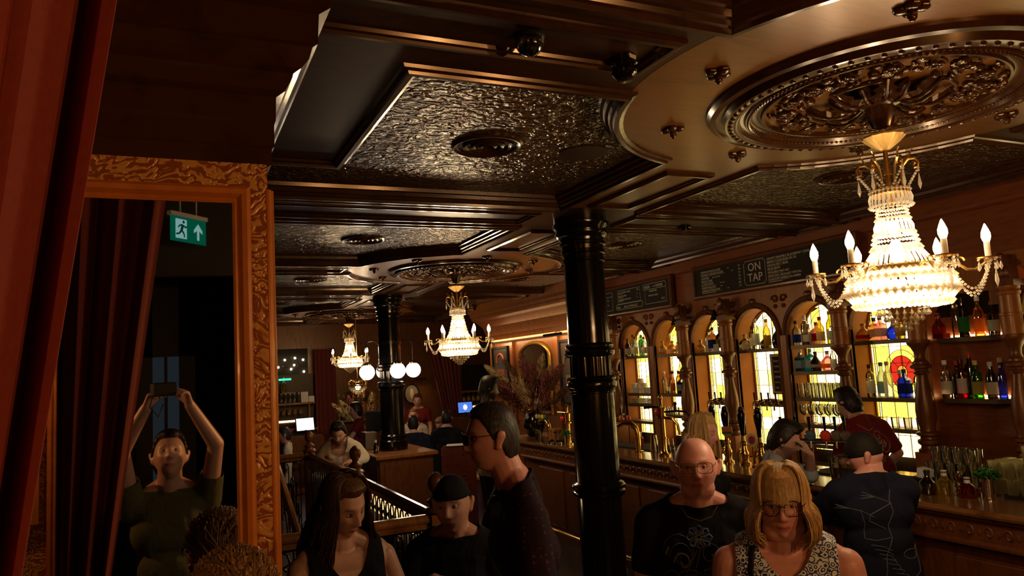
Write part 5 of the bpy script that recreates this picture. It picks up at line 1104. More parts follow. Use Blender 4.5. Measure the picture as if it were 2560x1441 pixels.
for p, q, w in (((.085, .098), (.074, .062), .009), ((.074, .064), (.092, .048), .006), ((.092, .048), (.096, .026), .005), ((.074, .064), (.058, .044), .006), ((.058, .044), (.036, .040), .005), ((.086, .094), (.105, .082), .005), ((.105, .082), (.112, .092), .004), ((.083, .096), (.062, .092), .005), ((.062, .092), (.050, .078), .004)):
    c4 = cap2(p, q, w); man.add([sg(a, b, .005) for a, b in c4], [(0, 1, 2, 3)])
man.add([sg(.090+.009*cos(k), .113+.009*sin(k), .005) for k in [2*pi*j/14 for j in range(14)]], [tuple(range(14))]); man.build('running_figure', emis('sign dark green', (0, .05, .03), .5), t, smooth=False)
spoly([(.192, .022), (.208, .022), (.208, .078), (.232, .062), (.232, .08), (.200, .118), (.168, .08), (.168, .062), (.192, .078)], .003, 'arrow', WH)
b = MB(); b.add([sg(a, b_, d) for d in (.012, -.02) for a, b_ in ((-.004, .142), (.266, .142), (.266, .165), (-.004, .165))], [(0, 1, 2, 3), (7, 6, 5, 4), (0, 4, 5, 1), (1, 5, 6, 2), (2, 6, 7, 3), (3, 7, 4, 0)]); b.tube([sg(.07, .165), sg(.07, .295)], .005, 6).tube([sg(.19, .165), sg(.19, .295)], .005, 6); b.build('housing', flat((.25, .27, .3), .4), t, smooth=False)
# wall sconces that light the doorway corner, and one added as fill for the guests
def sconce(x, y, z, rz, label, pw):
    t = thing('wall_sconce', label, 'lamp', (x, y, z), rz); MB().lathe([(0, .05), (.012, .045), (.02, .02)], 20, Matrix.Rotation(-pi/2, 4, 'X')).tube([(0, 0, 0), (0, .06, -.02), (0, .10, 0), (0, .10, .03)], .008, 8).lathe([(.03, .012), (.035, .035), (.04, .035), (.045, .01)], 16, TR(0, .10, 0)).build('bracket', M['brass'], t)
    MB().cyl((0, .10, .04), .011, .06, 12).build('candle_tube', M['cream'], t); MB().lathe([(.10, .009), (.12, .017), (.14, .016), (.165, .005), (.17, 0)], 12, TR(0, .10, 0)).build('bulb', emis('sconce bulb', (1, .7, .38), 20), t)
    a = rz+pi/2; lamp('sconce_light', 'POINT', (x+.22*cos(a), y+.22*sin(a), z+.14), pw, (1, .50, .18), .03)
sconce(1.75, -.75, 2.05, 0, 'brass wall sconce on the wall behind the camera, lighting the mirror frame', 36)
sconce(2.45, -.75, 2.05, 0, 'added brass wall sconce behind the camera, further right, as fill light for the guests', 45)  # unseen sconce, added as frontal fill for the faces
sconce(-1.30, -.75, 2.1, 0, 'brass wall sconce on the gilded wall, hidden by the near curtain', 22)
# ------------------------------------------------------------ stair balustrade
def newel(x, y, label):
    t = thing('newel_post', label, 'newel post', (x, y, 0), 0, 'newel posts of the stair rail')
    MB().bevbox(-.055, -.055, 0, .055, .055, 1.235, .008).build('square_post', M['oak'], t)
    MB().lathe([(1.235, .075), (1.245, .078), (1.26, .07), (1.27, .05), (1.285, .045), (1.295, .06), (1.31, .062), (1.32, .045), (1.34, .026), (1.355, .028), (1.36, .034), (1.375, .046), (1.41, .052), (1.44, .047), (1.46, .032), (1.475, .015), (1.48, 0)], 28, None, flute=None).build('acorn_finial', M['oakdark'], t); return t
NW = [(1.5, 4.48), (1.51, 6.75), (1.51, 9.17)]
n0 = newel(*NW[0], 'nearest carved newel post with acorn finial, left of the boy'); dup(n0, (*NW[1], 0), None, 'middle newel post with acorn finial, in front of the man in the open white shirt'); dup(n0, (*NW[2], 0), None, 'farthest newel post, nearest the left bar shelves')
RP = [(-.035, 0), (-.04, .015), (-.03, .03), (-.012, .045), (.012, .045), (.03, .03), (.04, .015), (.035, 0), (.02, -.01), (.02, -.04), (-.02, -.04), (-.02, -.01)]
def railseg(p, q, label, name='handrail', grp=None):
    p = Vector(p); q = Vector(q); d = (q-p); h = Vector((d.x, d.y, 0)).normalized(); s = Vector((h.y, -h.x, 0)); n = len(RP)
    vs = [p+s*a+Vector((0, 0, b)) for a, b in RP]+[q+s*a+Vector((0, 0, b)) for a, b in RP]
    o = MB().add(vs, [(k, (k+1) % n, n+(k+1) % n, n+k) for k in range(n)]+[tuple(range(n)), tuple(range(2*n-1, n-1, -1))]).build(name, M['oak'], None, smooth=False); o.data.materials[0] = M['railwood']; return tag(o, label, 'handrail', 'handrails of the stairwell')
M['railwood'] = wood('polished handrail', (.22, .08, .018), (.36, .14, .035), .14, .7, (9, 1, 3), .02)
railseg((1.5, 4.54, 1.185), (1.51, 6.69, 1.185), 'polished handrail between the nearest and the middle newel post'); railseg((1.51, 6.81, 1.185), (1.51, 9.11, 1.185), 'polished handrail between the middle and the farthest newel post')
railseg((.0, 4.48, 1.185), (1.44, 4.48, 1.185), 'polished handrail running left from the nearest newel post'); railseg((.6, 9.17, 1.185), (1.45, 9.17, 1.185), 'far handrail running left from the farthest newel post')
railseg((1.08, 8.95, 1.22), (1.03, 6.4, .52), 'sloping handrail going down the stairs at the left')
def ironwork(p, q, z0, z1, label, slope=0):
    p = Vector((*p, 0)); q = Vector((*q, 0)); L = (q-p).length; d = (q-p)/L; t = thing('iron_balustrade', label, 'balustrade', (0, 0, 0), 0, 'wrought iron balustrades')
    n = int(L/.13); src = None; b0 = None
    for k in range(n):
        c = p+d*((k+.5)*L/n); dz = slope*(k+.5)/n
        def P_(u, z): return c+d*u+Vector((0, 0, z+dz))
        b = MB(); h = z1-z0
        b.tube([P_(-.045, z0), P_(-.045, z1-.05), P_(-.03, z1-.012), P_(0, z1), P_(.03, z1-.012), P_(.045, z1-.05), P_(.045, z0)], .0065, 5)
        for s in (-1, 1): b.tube([P_(s*(.035-.022*(v/6)*1)*abs(cos(v*.9))+s*.004, z1-.07-.030*v/3) for v in [j*.5 for j in range(9)]], .006, 5)
        b.tube([P_(0, z0), P_(.016, z0+h*.25), P_(-.016, z0+h*.5), P_(0, z0+h*.75)], .008, 5); b.ball(P_(0, z0+h*.76), .016, 6, 4)
        for s in (-1, 1): b.tube([P_(s*(.02+.018*sin(v)), z0+h*.35+.03*v) for v in [j*.5 for j in range(10)]], .005, 4)
        b.build('baluster', M['iron'], t)
    a = MB(); a.tube([p+Vector((0, 0, z0)), q+Vector((0, 0, z0+slope))], .010, 6); a.tube([p+Vector((0, 0, z1+.008)), q+Vector((0, 0, z1+.008+slope))], .008, 6); a.build('bottom_bar', M['iron'], t)
    return t
ironwork((1.5, 4.56), (1.51, 6.68), .12, 1.13, 'black wrought iron balusters below the nearest sloping-away handrail'); ironwork((1.51, 6.83), (1.51, 9.1), .12, 1.13, 'black wrought iron balusters in front of the man in the open white shirt'); ironwork((.1, 4.48), (1.43, 4.48), .12, 1.13, 'black wrought iron balusters under the handrail behind the curly haired woman')
ironwork((.62, 9.17), (1.42, 9.17), .12, 1.13, 'far black wrought iron balusters at the left')
t = thing('stair_scrolls', 'large black iron scrolls beside the sloping stair handrail', 'ironwork', (1.18, 8.3, 0))
b = MB()
for k in range(3):
    z = .95-.22*k; y = -.35*k; b.tube([(0, y+(.13-.012*v)*cos(v), z+(.13-.012*v)*sin(v)) for v in [j*.35 for j in range(24)]], .009, 6); b.tube([(0, y-.1, z-.3), (0, y-.12, z-.1), (0, y-.02, z+.12)], .009, 6)
b.tube([(0, .05, .0), (0, .05, 1.0)], .01, 6); b.build('scrolls', M['iron'], t)
t = thing('stairwell_wall', 'low stairwell wall with a lit cream band seen through the iron balusters', 'wall', (1.92, 0, 0)); MB().box(0, 6.0, 0, .05, 7.95, .70).build('dark_base', M['darkwall'], t); MB().box(0, 6.0, .70, .05, 7.95, .925).build('cream_band', flat((.75, .62, .44), .6), t)
lamp('added_stair_fill', 'AREA', (1.62, 7.1, .80), 9, (1, .72, .42), (.06, 2.2), (0, radians(-78), 0))  # area light added to brighten the cream band, without a fixture
# ------------------------------------------------------------ far end of the room
t = thing('window_strip', 'dark window high at the far left with a string of warm lights', 'window', (2.2, 15.58, 2.2)); MB().box(-.9, 0, 0, .38, .03, .52).build('dark_glass', M['board'], t)
b = MB()
SL = [(-.27, .30), (-.08, .30), (.12, .33), (.28, .29), (-.21, .16), (.04, .11), (.29, .05), (.10, .19), (-.45, .28), (-.6, .2)]
for k, (x, z) in enumerate(SL): MB().ball((x, -.05, z), .022, 10, 7).build('string_bulb', emis('string bulb', (1, .78, .5), 14), t)
b.tube([(x, -.05, z+.03) for x, z in SL[:4]], .004, 4).tube([(x, -.05, z+.03) for x, z in SL[4:8]], .004, 4); b.build('cable', M['iron'], t)
def backbar(x, label, w, screen, mirror_=1):
    t = thing('wall_shelving', label, 'shelves', (x, 15.45, 0), 0, 'far shelf units')
    MB().box(-w, -.05, 0, w, .12, 1.08).build('cupboard', M['oakdark'], t); MB().box(-w-.03, -.15, 1.08, w+.03, .12, 1.12).build('worktop', M['oak'], t)
    MB().box(-w, .10, 1.12, w, .12, 2.2).build('back_board', M['darkwall'], t); MB().box(-w, -.08, 1.60, w, .12, 1.635).build('shelf', M['oak'], t)
    b = MB(); b.box(-w+.02, -.02, 1.22, -w+.05, .1, 1.6).box(.30, -.02, 1.22, .33, .1, 1.6); b.build('uprights', M['oak'], t); MB().box(-w+.05, .04, 1.22, .30, .05, 1.245).build('lit_ledge', M['oak'], t)
    MB().box(-w+.1, .085, 1.25, .28, .095, 1.29).build('light_strip', emis('far shelf strip', (1, .6, .25), 4), t)
    return t
backbar(2.25, 'far left shelf unit with hanging glasses, jars and a till', .42, 0); backbar(6.2, 'far right shelf unit with hanging glasses behind the bearded man', .42, 1)
gi = 0
for bx, nm in ((2.25, 'far left shelf unit'), (6.2, 'far right shelf unit')):
    for k in range(5): glass('wineglass', bx-.30+.11*k, 15.43, 1.41, 'Stemmed glass hanging upside down in the %s, %s from left' % (nm, ORD[k]), 'hanging glasses in the far units', gl((.95, .85, .6), (.7, .5, .25), .05, .3), True, 1)
for k in range(5): bottle('flask', 'clear', 'silver', None, 1.1, 2.02+.085*k, 15.42, 1.636, 'glass jar with a metal lid, %s on the far left shelf' % ORD[k], 'jars on the far left shelf')
bottle('round', 'gold', 'gold', None, 1.6, 2.08, 15.47, 1.85, 'round golden bottle high in the far left shelf unit', 'bottles in the far unit')
tag(MB().box(2.02, 15.38, 1.825, 2.25, 15.5, 1.85).build('upper_shelf', M['oakdark']), 'short upper shelf of the far left unit', 'shelf')
tag(MB().box(2.40, 15.40, 1.636, 2.54, 15.47, 1.84).build('white_box', M['white']), 'tall white carton beside the jars on the far left shelf', 'box'); tag(MB().box(2.55, 15.40, 1.636, 2.66, 15.47, 1.75).build('white_box', M['white']), 'short white carton at the right end of the far left shelf', 'box')
tag(MB().box(1.98, 15.42, 2.09, 2.22, 15.44, 2.13).build('exit_sign', emis('far sign green', (.05, .8, .45), 1.6)), 'small lit green sign above the far left shelves', 'sign')
def till(x, y, z, rz, label, col, st, w=.17, h=.24, logo=False, sc_=1):
    t = thing('till_screen', label, 'till', (x, y, z), rz); MB().lathe([(0, .10), (.015, .09), (.03, .03), (.10, .025)], 16).build('stand', M['matblack'], t); T = TR(0, 0, .08) @ Matrix.Rotation(-.25, 4, 'X')
    MB().bevbox(-w-.015, 0, 0, w+.015, .03, h+.03, .005, T).build('bezel', M['matblack'], t); MB().box(-w, -.003, .015, w, .0, h+.015, T).build('screen', emis('screen %s' % label[:8], col, st), t)
    if logo:
        b = MB()
        for k in range(7): a = 2*pi*k/7; b.box(-.011+.035*cos(a), -.006, h/2+.015-.015+.045*sin(a), .011+.035*cos(a), -.0035, h/2+.015+.02+.045*sin(a), T)
        b.box(-.03, -.006, h/2-.01, .03, -.0035, h/2+.045, T); b.build('white_logo', emis('logo white', (.8, .9, 1), 1.6), t)
till(2.43, 15.12, 1.0, .1, 'bright white till screen by the far left shelves', (.80, .84, 1), 1.5)
tag(MB().bevbox(2.0, 14.95, 0, 2.75, 15.28, 1.0, .01).build('service_counter', M['oakdark']), 'dark service counter under the far left till', 'counter')
till(5.72, 14.9, 1.1, -.2, 'blue till screen with a white emblem by the far right curtain', (.10, .25, .9), .9, .15, .22, True)
tag(MB().bevbox(5.4, 14.75, 0, 6.1, 15.2, 1.1, .01).build('service_counter', M['oakdark']), 'dark service counter under the blue till screen', 'counter')
t = thing('till_monitor', 'dark monitor on the grey cabinet left of the far column', 'monitor', (2.72, 10.62, 1.29), -.3); MB().bevbox(-.17, -.02, 0, .17, .02, .30, .015).build('casing', M['matblack'], t)
tag(MB().bevbox(2.50, 10.48, 1.056, 2.66, 10.72, 1.30, .008).build('grey_cabinet', flat((.16, .12, .09), .5)), 'grey metal box on the plinth behind the far column', 'box')
bottle('slim', 'dark', 'white', None, .6, 2.50, 9.92, 1.056, 'small dark pump bottle on the plinth left of the far column', 'bottle on the plinth')
o = curtain('velvet_curtain', '', lambda z: 3.10+(.0 if z > 2 else 0), .4, 2.68, 15.38, .42, .09, .03, M['velvetfar'], .0, 8); tag(o, 'dark red curtain at the far left, right of the bright till', 'curtain')
o = curtain('velvet_curtain', '', lambda z: 5.86-.14*max(0, (z < 9)*(2.68-z)*0), .5, 2.68, 15.38, .78, .10, .03, M['velvetfar'], -.26, 9); tag(o, 'dark red curtain gathered at the far wall, left of the blue till', 'curtain')
def archmirror(T, w, zb, zs, label, loc, mat):
    t = thing('arched_mirror', label, 'mirror', loc); n = 16; k = .75
    ap = [(w, zb), (w, zs)]+[(w*cos(pi*i/n), zs+w*.45*sin(pi*i/n)) for i in range(1, n)]+[(-w, zs), (-w, zb)]
    MB().prism(ap, -.004, .004, T).build('mirror_glass', M['mirror'], t, smooth=False); MB().sweep(ap, [(-.05, 0), (-.045, .03), (-.02, .045), (0, .03), (.01, .008), (.01, 0)], True, T).build('gilt_frame', mat, t); return t
TX = Matrix(((0, 0, -1, 0), (1, 0, 0, 0), (0, 1, 0, 0), (0, 0, 0, 1))); TYf = Matrix(((1, 0, 0, 0), (0, 0, -1, 0), (0, 1, 0, 0), (0, 0, 0, 1)))
archmirror(TX, .58, .0, .95, 'arched gilt mirror on the right wall behind the flower display', (5.60, 11.22, 1.30), M['goldpaint']); archmirror(TYf, .40, 0, .52, 'arched gilt mirror on the far wall behind the flowers', (3.56, 15.58, 1.15), M['goldpaint'])
def picture(y0, y1_, z0, z1, label, cols):
    t = thing('framed_picture', label, 'picture', (5.60, (y0+y1_)/2, z0)); w = (y1_-y0)/2; h = z1-z0
    MB().box(-.012, -w, 0, .01, w, h).build('canvas', flat(cols[0], .35), t); b = MB(); b.box(-.035, -w-.03, -.03, .015, -w+.01, h+.03).box(-.035, w-.01, -.03, .015, w+.03, h+.03).box(-.035, -w, -.03, .015, w, .01).box(-.035, -w, h-.01, .015, w, h+.03); b.build('frame', M['matblack'], t)
    b = MB(); rd = random.Random(2)
    b.tube([(-.016, .16*cos(v), h*.62+.16*sin(v)) for v in [j*pi/10 for j in range(11)]], .018, 6); b.box(-.016, -.16, h*.2, -.013, .14, h*.45); b.build('painted_figure', flat(cols[1], .5), t)
picture(12.30, 12.95, 1.75, 2.46, 'dark framed picture with a red arch on the far right wall', ((.03, .025, .02), (.28, .05, .03))); picture(9.75, 10.28, 1.5, 2.45, 'dark framed picture on the right wall beside the black column', ((.05, .03, .02), (.2, .13, .08)))
b = MB()
for y in (9.55, 10.40, 12.10, 13.0): b.box(5.57, y-.06, 0, 5.615, y+.06, 2.56)
struct(b.build('trim_10', M['oak']))
for y, l in ((12.7, 'dark rod picture lamp above the red picture'), (10.05, 'dark rod picture lamp beside the black column')):
    t = thing('picture_lamp', l, 'lamp', (5.34, y, 2.56), 0, 'picture lamps on the right wall'); MB().tube([(0, -.28, 0), (0, .28, 0)], .022, 10).build('tube', M['matblack'], t); MB().tube([(0, 0, 0), (.1, 0, .05), (.26, 0, 0)], .006, 6).build('arm', M['brass'], t)
    lamp('picture_light', 'AREA', (5.36, y, 2.53), 3.2, WARM, (.04, .5), (0, radians(-30), 0))
t = thing('oval_picture', 'oval dark framed picture on the far wall, right of the far column', 'picture', (4.76, 15.60, 1.65)); TO = Matrix.Rotation(pi/2, 4, 'X')
MB().lathe([(0, .17), (.03, .17), (.035, .155), (.02, .145), (.01, .145)], 32, TO, 1, 1.3, caps=False).build('frame', M['matblack'], t); MB().lathe([(.008, .15), (.010, .15), (.010, 0)], 32, TO, 1, 1.3).build('canvas', flat((.22, .16, .10), .4), t); MB().ball((0, -.012, .0), .04, 10, 8, None, (1, .1, 2.8)).build('pale_figure', flat((.5, .38, .2)), t)
t = thing('picture_lamp', 'rod picture lamp above the oval picture', 'lamp', (4.80, 15.42, 1.96)); MB().tube([(-.25, 0, 0), (.25, 0, 0)], .015, 8).tube([(0, 0, 0), (0, .18, .02)], .006, 6).build('tube', M['brass'], t); lamp('picture_light', 'AREA', (4.8, 15.40, 1.94), 2.0, WARM, (.4, .04), (radians(-25), 0, 0))
# second dried flower arrangement at the far wall
t = thing('dried_flower_display', 'big dried flower arrangement in front of the far arched mirror', 'flowers', (3.45, 14.3, 0))
MB().lathe([(0, .16), (.05, .18), (.10, .06), (.55, .05), (.60, .16), (.80, .20), (1.0, .14), (1.1, .12)], 24).build('urn', M['oakdark'], t); rd = random.Random(14)
for k, m in enumerate((PAM, PAM, PNK, BRN, PAM, BRN, PNK, DRK)):
    b = MB(); a = -.55+.155*k; base = Vector((a*.5, -.05, 1.25)); d = Vector((a*1.0, 0, .5)).normalized()
    for q in range(120):
        u_ = rd.random(); p = base+d*(.5*u_); o_ = Quaternion(d, rd.uniform(0, 6.3)) @ d.orthogonal().normalized(); s = d.cross(o_)*.012; e = o_*.10*sin(pi*(u_*.8+.15)); b.add([p, p+e*.6+s, p+e+d*.05, p+e*.6-s], [(0, 1, 2, 3)])
    b.tube([(0, 0, 1.05), tuple(base)], .006, 4); b.build('plume', m, t, smooth=False)
# booth, chair and tables in the middle of the room
t = thing('booth_back', 'oxblood buttoned leather booth back in front of the seated guests', 'booth', (3.44, 9.30, 0), -.42)
MB().bevbox(-.22, -.09, 0, .22, .09, 1.12, .03).build('padding', M['leather'], t); b = MB()
for r_ in range(6):
    for c in range(3): b.ball((-.14+.14*c-(.07 if r_ % 2 else 0)+.0, -.094, .35+.13*r_), .015, 6, 4, None, (1, .5, 1))
b.build('buttons', flat((.03, .004, .003), .3), t)
tag(MB().box(-.15, -.1, 0, .15, .1, .01, TR(3.44, 9.30, 1.121) @ RZ(-.4)).build('menu_card', M['white']), 'white menu lying on top of the leather booth back', 'menu')
def chair(x, y, rz, label, mat, h=1.0):
    t = thing('lounge_chair', label, 'chair', (x, y, 0), rz, 'chairs in the far room'); MB().bevbox(-.23, -.23, .38, .23, .23, .48, .03).build('seat', mat, t); MB().bevbox(-.23, -.25, .45, .23, -.19, h, .03).build('backrest', mat, t)
    for sx_ in (-1, 1):
        for sy_ in (-1, 1): MB().tube([(sx_*.2, sy_*.2, 0), (sx_*.19, sy_*.19, .38)], .018, 8).build('leg', M['oakdark'], t)
    return t
chair(4.45, 11.0, .3, 'tan leather high back chair right of the guest in black', M['tan'], 1.25); chair(3.40, 10.95, .1, 'dark chair of the guest in the dark shirt, beside the far column', M['matblack'], .95); chair(1.62, 11.75, 2.2, 'dark chair of the man in white at the far left', M['oakdark'], .95); chair(4.10, 11.60, -.1, 'dark chair of the guest in the black top', M['matblack'], .95)
def table(x, y, r, h, label):
    t = thing('round_table', label, 'table', (x, y, 0)); MB().lathe([(h-.03, r), (h, r), (h, 0)], 36).build('tabletop', M['oakdark'], t); MB().lathe([(0, .22), (.02, .22), (.04, .04), (h-.03, .035)], 20).build('pedestal', M['iron'], t); return t
table(3.75, 12.1, .42, .75, 'dark round dining table between the seated guests'); table(1.35, 12.5, .35, .75, 'dark round table of the man in white at the far left'); table(1.55, 8.75, .0+.28, .80, 'small dark table beside the man in the open white shirt') if False else None
t = table(.84, 2.60, .21, 1.205, 'tall dark round bar table between the curly haired woman and the boy')
for (x, y, l, s) in ((.815, 2.70, 'empty straight glass on the tall table in front of the boy', 1.05), (.72, 2.60, 'low glass at the bottom edge, on the tall table', .85)): glass('highball', x, y, 1.206, l, 'glasses on the tall table', None, False, s)
# ------------------------------------------------------------ people
def ss(a, b, x): t = max(0., min(1., (x-a)/(b-a))); return t*t*(3-2*t)
def ga(x, s): return math.exp(-(x/s)**2)
HX, HY, HZ = .077, .096, .120
def DD(d):
    r = sqrt(d.x*d.x+d.y*d.y)
    if r < .02: return d
    k = min(r**-.22, 1.6)
    return Vector((d.x*k, d.y*k, d.z))
def headpt(d, female=False, wide=1.0, nose=1.0):
    d0 = d; d = DD(d); x, y, z = d.x*HX*wide, d.y*HY, d.z*HZ
    if z < -.015:
        t = min(1, (-.015-z)/.105); x *= 1-(.36 if wide < 1.04 else .22)*t**1.4*(1.12 if female else 1); 
        if y < 0: y *= 1-.45*t
        else: y *= 1+.02*t
    if d.y > .15:
        f = ss(.15, .6, d.y); ax = abs(x)
        y -= .004*f
        y += f*.006*ga(z-.032, .010)*ga(ax-.022, .030)                         # brow
        y -= f*.010*ga(ax-.031, .015)*ga(z-.008, .013)                         # sockets
        nz = ss(.03, -.032, z)*(1 if z > -.034 else ga(z+.034, .007))
        y += f*nose*(.004+.021*nz)*ga(x, .0085+.006*nz)*(ss(.045, .02, z)) if z > -.034 else f*nose*.025*ga(z+.034, .008)*ga(x, .0145)
        y += f*.007*ga(ax-.014, .007)*ga(z+.033, .008)                         # nostril wings
        y += f*.006*ga(z+.060, .0055)*ga(x, .020)+f*.0065*ga(z+.072, .006)*ga(x, .017)-f*.003*ga(z+.066, .0022)*ga(x, .024)
        y -= f*.004*ga(z+.084, .007)*ga(x, .02)
        y += f*.009*ga(z+.103, .014)*ga(x, .018)                               # chin
        y += f*.005*ga(ax-.042, .016)*ga(z+.022, .018)                         # cheekbones
    return Vector((x, y, z))
def sphere_grid(fn, nu=64, nv=46):
    vs = []; fs = []
    for j in range(nv+1):
        t = -pi/2+pi*j/nv
        for i in range(nu): a = 2*pi*i/nu; vs.append(fn(Vector((cos(t)*cos(a), cos(t)*sin(a), sin(t)))))
    for j in range(nv):
        for i in range(nu): q = j*nu; fs.append((q+i, q+(i+1) % nu, q+nu+(i+1) % nu, q+nu+i))
    return vs, fs
def remesh(mb, vox, smooth=2, name='tmp', sf=.5):
    me = bpy.data.meshes.new(name); me.from_pydata(mb.v, [], mb.f); bm = bmesh.new(); bm.from_mesh(me); bmesh.ops.recalc_face_normals(bm, faces=bm.faces); bm.to_mesh(me); bm.free()
    o = bpy.data.objects.new(name, me); COL.objects.link(o); r = o.modifiers.new('r', 'REMESH'); r.mode = 'VOXEL'; r.voxel_size = vox
    if smooth: s = o.modifiers.new('s', 'SMOOTH'); s.iterations = smooth; s.factor = sf
    dg = bpy.context.evaluated_depsgraph_get(); m2 = bpy.data.meshes.new_from_object(o.evaluated_get(dg)); bpy.data.objects.remove(o); return m2
def hand(b, w, d, n, side, curl=.6, s=1.0, spread=1.0):
    # w wrist, d pointing direction, n palm normal (the side fingers curl towards), side = +-1 gives the thumb side
    w = Vector(w); d = Vector(d).normalized(); n = Vector(n); n = (n-d*n.dot(d)).normalized(); t = d.cross(n)*side
    b.cap(w, w+d*.030*s, .025*s, .027*s, 14, (n, .70)); b.cap(w+d*.028*s+t*.012*s, w+d*.078*s+t*.026*s, .021*s, .013*s, 12, (n, .78)); b.cap(w+d*.028*s-t*.008*s, w+d*.076*s-t*.024*s, .020*s, .0125*s, 12, (n, .78)); b.cap(w+d*.03*s, w+d*.08*s, .021*s, .0135*s, 12, (n, .75))
    L = [.076, .086, .080, .064]
    for k in range(4):
        o = (1.5-k)*.0175*s; base = w+d*(.078-.003*abs(k-1))*s+t*o; c = curl*(1+.12*k); p = base; ang = c*.5; dd = (d+t*((1.5-k)*.09*spread)).normalized()
        for j, fr in enumerate((.45, .32, .24)):
            dj = (dd*cos(ang)+n*sin(ang)); q = p+dj*L[k]*fr*s; b.cap(p, q, (.0088-.0009*j)*s, (.0081-.0009*j)*s, 10); p = q; ang += c*.75
    tb = w+d*.022*s+t*.022*s; d1 = (d*.72+t*.62+n*.25).normalized(); d2 = (d*.85+t*.25+n*.5*max(.3, curl)).normalized()
    b.cap(tb, tb+d1*.040*s, .013*s, .0105*s, 10); b.cap(tb+d1*.040*s, tb+d1*.040*s+d2*.032*s, .0102*s, .008*s, 10)
def person(label, x, y, az, h, head=(0, 0, 0), lean=0, side=0, build=1.0, female=False, arms=None, seat=None, top=None, sleeve=.45, neck=0, legs='c_denim', sk='skin', vox=.0075, hair=None, eyes=True, beard=0, wide=1.0, topcut=None, brow=(.25, .2, .18), lips=(1.0, .55, .5), zlift=0, chest=0, group=None, look=(0, 0), shirtfn=None, open_=False, hz=None, long_top=.92, puff=.0):
    k = h/1.75; rz = radians(az-90); t = thing('person', label, 'person', (x, y, 0), rz, group)
    V = Vector; pel = V((0, 0, .93*k)) if seat is None else V((0, 0, seat+.10))
    A = Matrix.Rotation(-radians(lean), 4, 'X') @ Matrix.Rotation(radians(side), 4, 'Y')
    def U(px, py, pz): return pel+(A @ V((px*k, py*k, (pz-.93)*k)))      # upper-body point from standing coords
    b = MB(); B = build
    # trunk
    def trunk(b, g=0, c=True):
        b.cap(U(-.06*B, 0, .95), U(.06*B, 0, .95), .115*B**.5+g, .115*B**.5+g, 18, (A.to_3x3() @ V((0, 1, 0)), .85))
        b.cap(U(-.045*B, .005*B, 1.10), U(.045*B, .005*B, 1.10), .105*B+g, .105*B+g, 18, (A.to_3x3() @ V((0, 1, 0)), .92 if B > 1.05 else .85))
        b.cap(U(-.070*B, 0, 1.28), U(.070*B, 0, 1.28), .110*B**.6+g, .110*B**.6+g, 18, (A.to_3x3() @ V((0, 1, 0)), .92))
        b.cap(U(-.125*B**.7, -.01, 1.395), U(.125*B**.7, -.01, 1.395), .062+g, .062+g, 16)
        b.cap(U(-.06, -.005, 1.34), U(.06, -.005, 1.34), .10+g, .10+g, 16, (A.to_3x3() @ V((0, 1, 0)), .85))
        if female or chest:
            for s in (-1, 1): b.ball(U(s*.075*B**.5, .085*B, 1.255), (.064+chest)*k+g, 16, 10)
    trunk(b)
    for s in (-1, 1): b.cap(U(s*.025, -.022, 1.50), U(s*.150*B**.6, -.015, 1.43), .046, .044, 12)
    # head frame
    hc = U(0, .02, 1.75-.12/k) if hz is None else U(*hz)
    Hd = Matrix.Translation(hc) @ Matrix.Rotation(radians(head[0]), 4, 'Z') @ Matrix.Rotation(radians(head[1]), 4, 'X') @ Matrix.Rotation(radians(head[2]), 4, 'Y')
    nk = (.056 if female else .064)*(1.10 if wide > 1.05 else 1)
    b.cap(U(0, -.028, 1.42), Hd @ V((0, -.022, -.055)), nk*B**.35, nk*.92, 16)
    b.cap(U(0, -.03, 1.42), U(0, -.022, 1.50), nk*1.12, nk*.95, 14)
    vs, fs = sphere_grid(lambda d: Hd @ headpt(d, female, wide), 72, 54); b.add(vs, fs)
    if wide > 1.05: b.cap(Hd @ V((-.026, .012, -.085)), Hd @ V((.026, .012, -.085)), .047, .047, 14)
    for s in (-1, 1):
        b.cap(Hd @ V((s*.083*wide, -.004, -.026)), Hd @ V((s*.090*wide, -.016, .014)), .012, .019, 12, (Hd.to_3x3() @ V((1, .2, 0)).normalized(), .5))
    # arms
    sh = [U(-.180*B**.6, -.01, 1.40), U(.180*B**.6, -.01, 1.40)]; AR = []
    arms = arms or {}
    for i, s in enumerate((-1, 1)):
        S0 = sh[i]; spec = arms.get('LR'[i])
        if spec is None: E = S0+V((s*.055*k, -.02, -.285*k)); Wp = E+V((s*.0, .07, -.24*k)); hd = dict(n=(-s, 0, 0), curl=.5)
        else: E, Wp = V(spec[0]), V(spec[1]); hd = spec[2] if len(spec) > 2 else {}
        # keep bone lengths believable
        E = S0+(E-S0).normalized()*min((E-S0).length, .31*k) if (E-S0).length > .31*k else E
        AR.append((S0, E, Wp, s)); q = 1.15 if B > 1.08 else (0.88 if female else 1)
        b.cap(S0, E, .052*q, .040*q, 16); b.cap(E, Wp, .041*q, .027, 16)
        hand(b, Wp, (hd.get('d') and V(hd['d'])) or (Wp-E), hd.get('n', (0, 1, 0)), hd.get('side', s), hd.get('curl', .5), k*.98)
    # legs
    LG = []
    for s in (-1, 1):
        if seat is None: hp = V((s*.092*k*B**.4, 0, .90*k)); kn = V((s*.10*k, .01, .49*k)); an = V((s*.105*k, -.015, .085*k))
        else: hp = V((s*.092*k, 0, seat+.10)); kn = V((s*.12*k, .40*k, seat+.08)); an = V((s*.12*k, .34*k, max(.09, seat-.42)))
        LG.append((hp, kn, an)); b.cap(hp, kn, .088*B**.5*k, .058*k, 16); b.cap(kn, an, .056*k, .038*k, 14); b.cap(an, an+V((0, .10, -.04)), .036, .034, 10)
    me = remesh(b, vox, 1, 'body', .4)
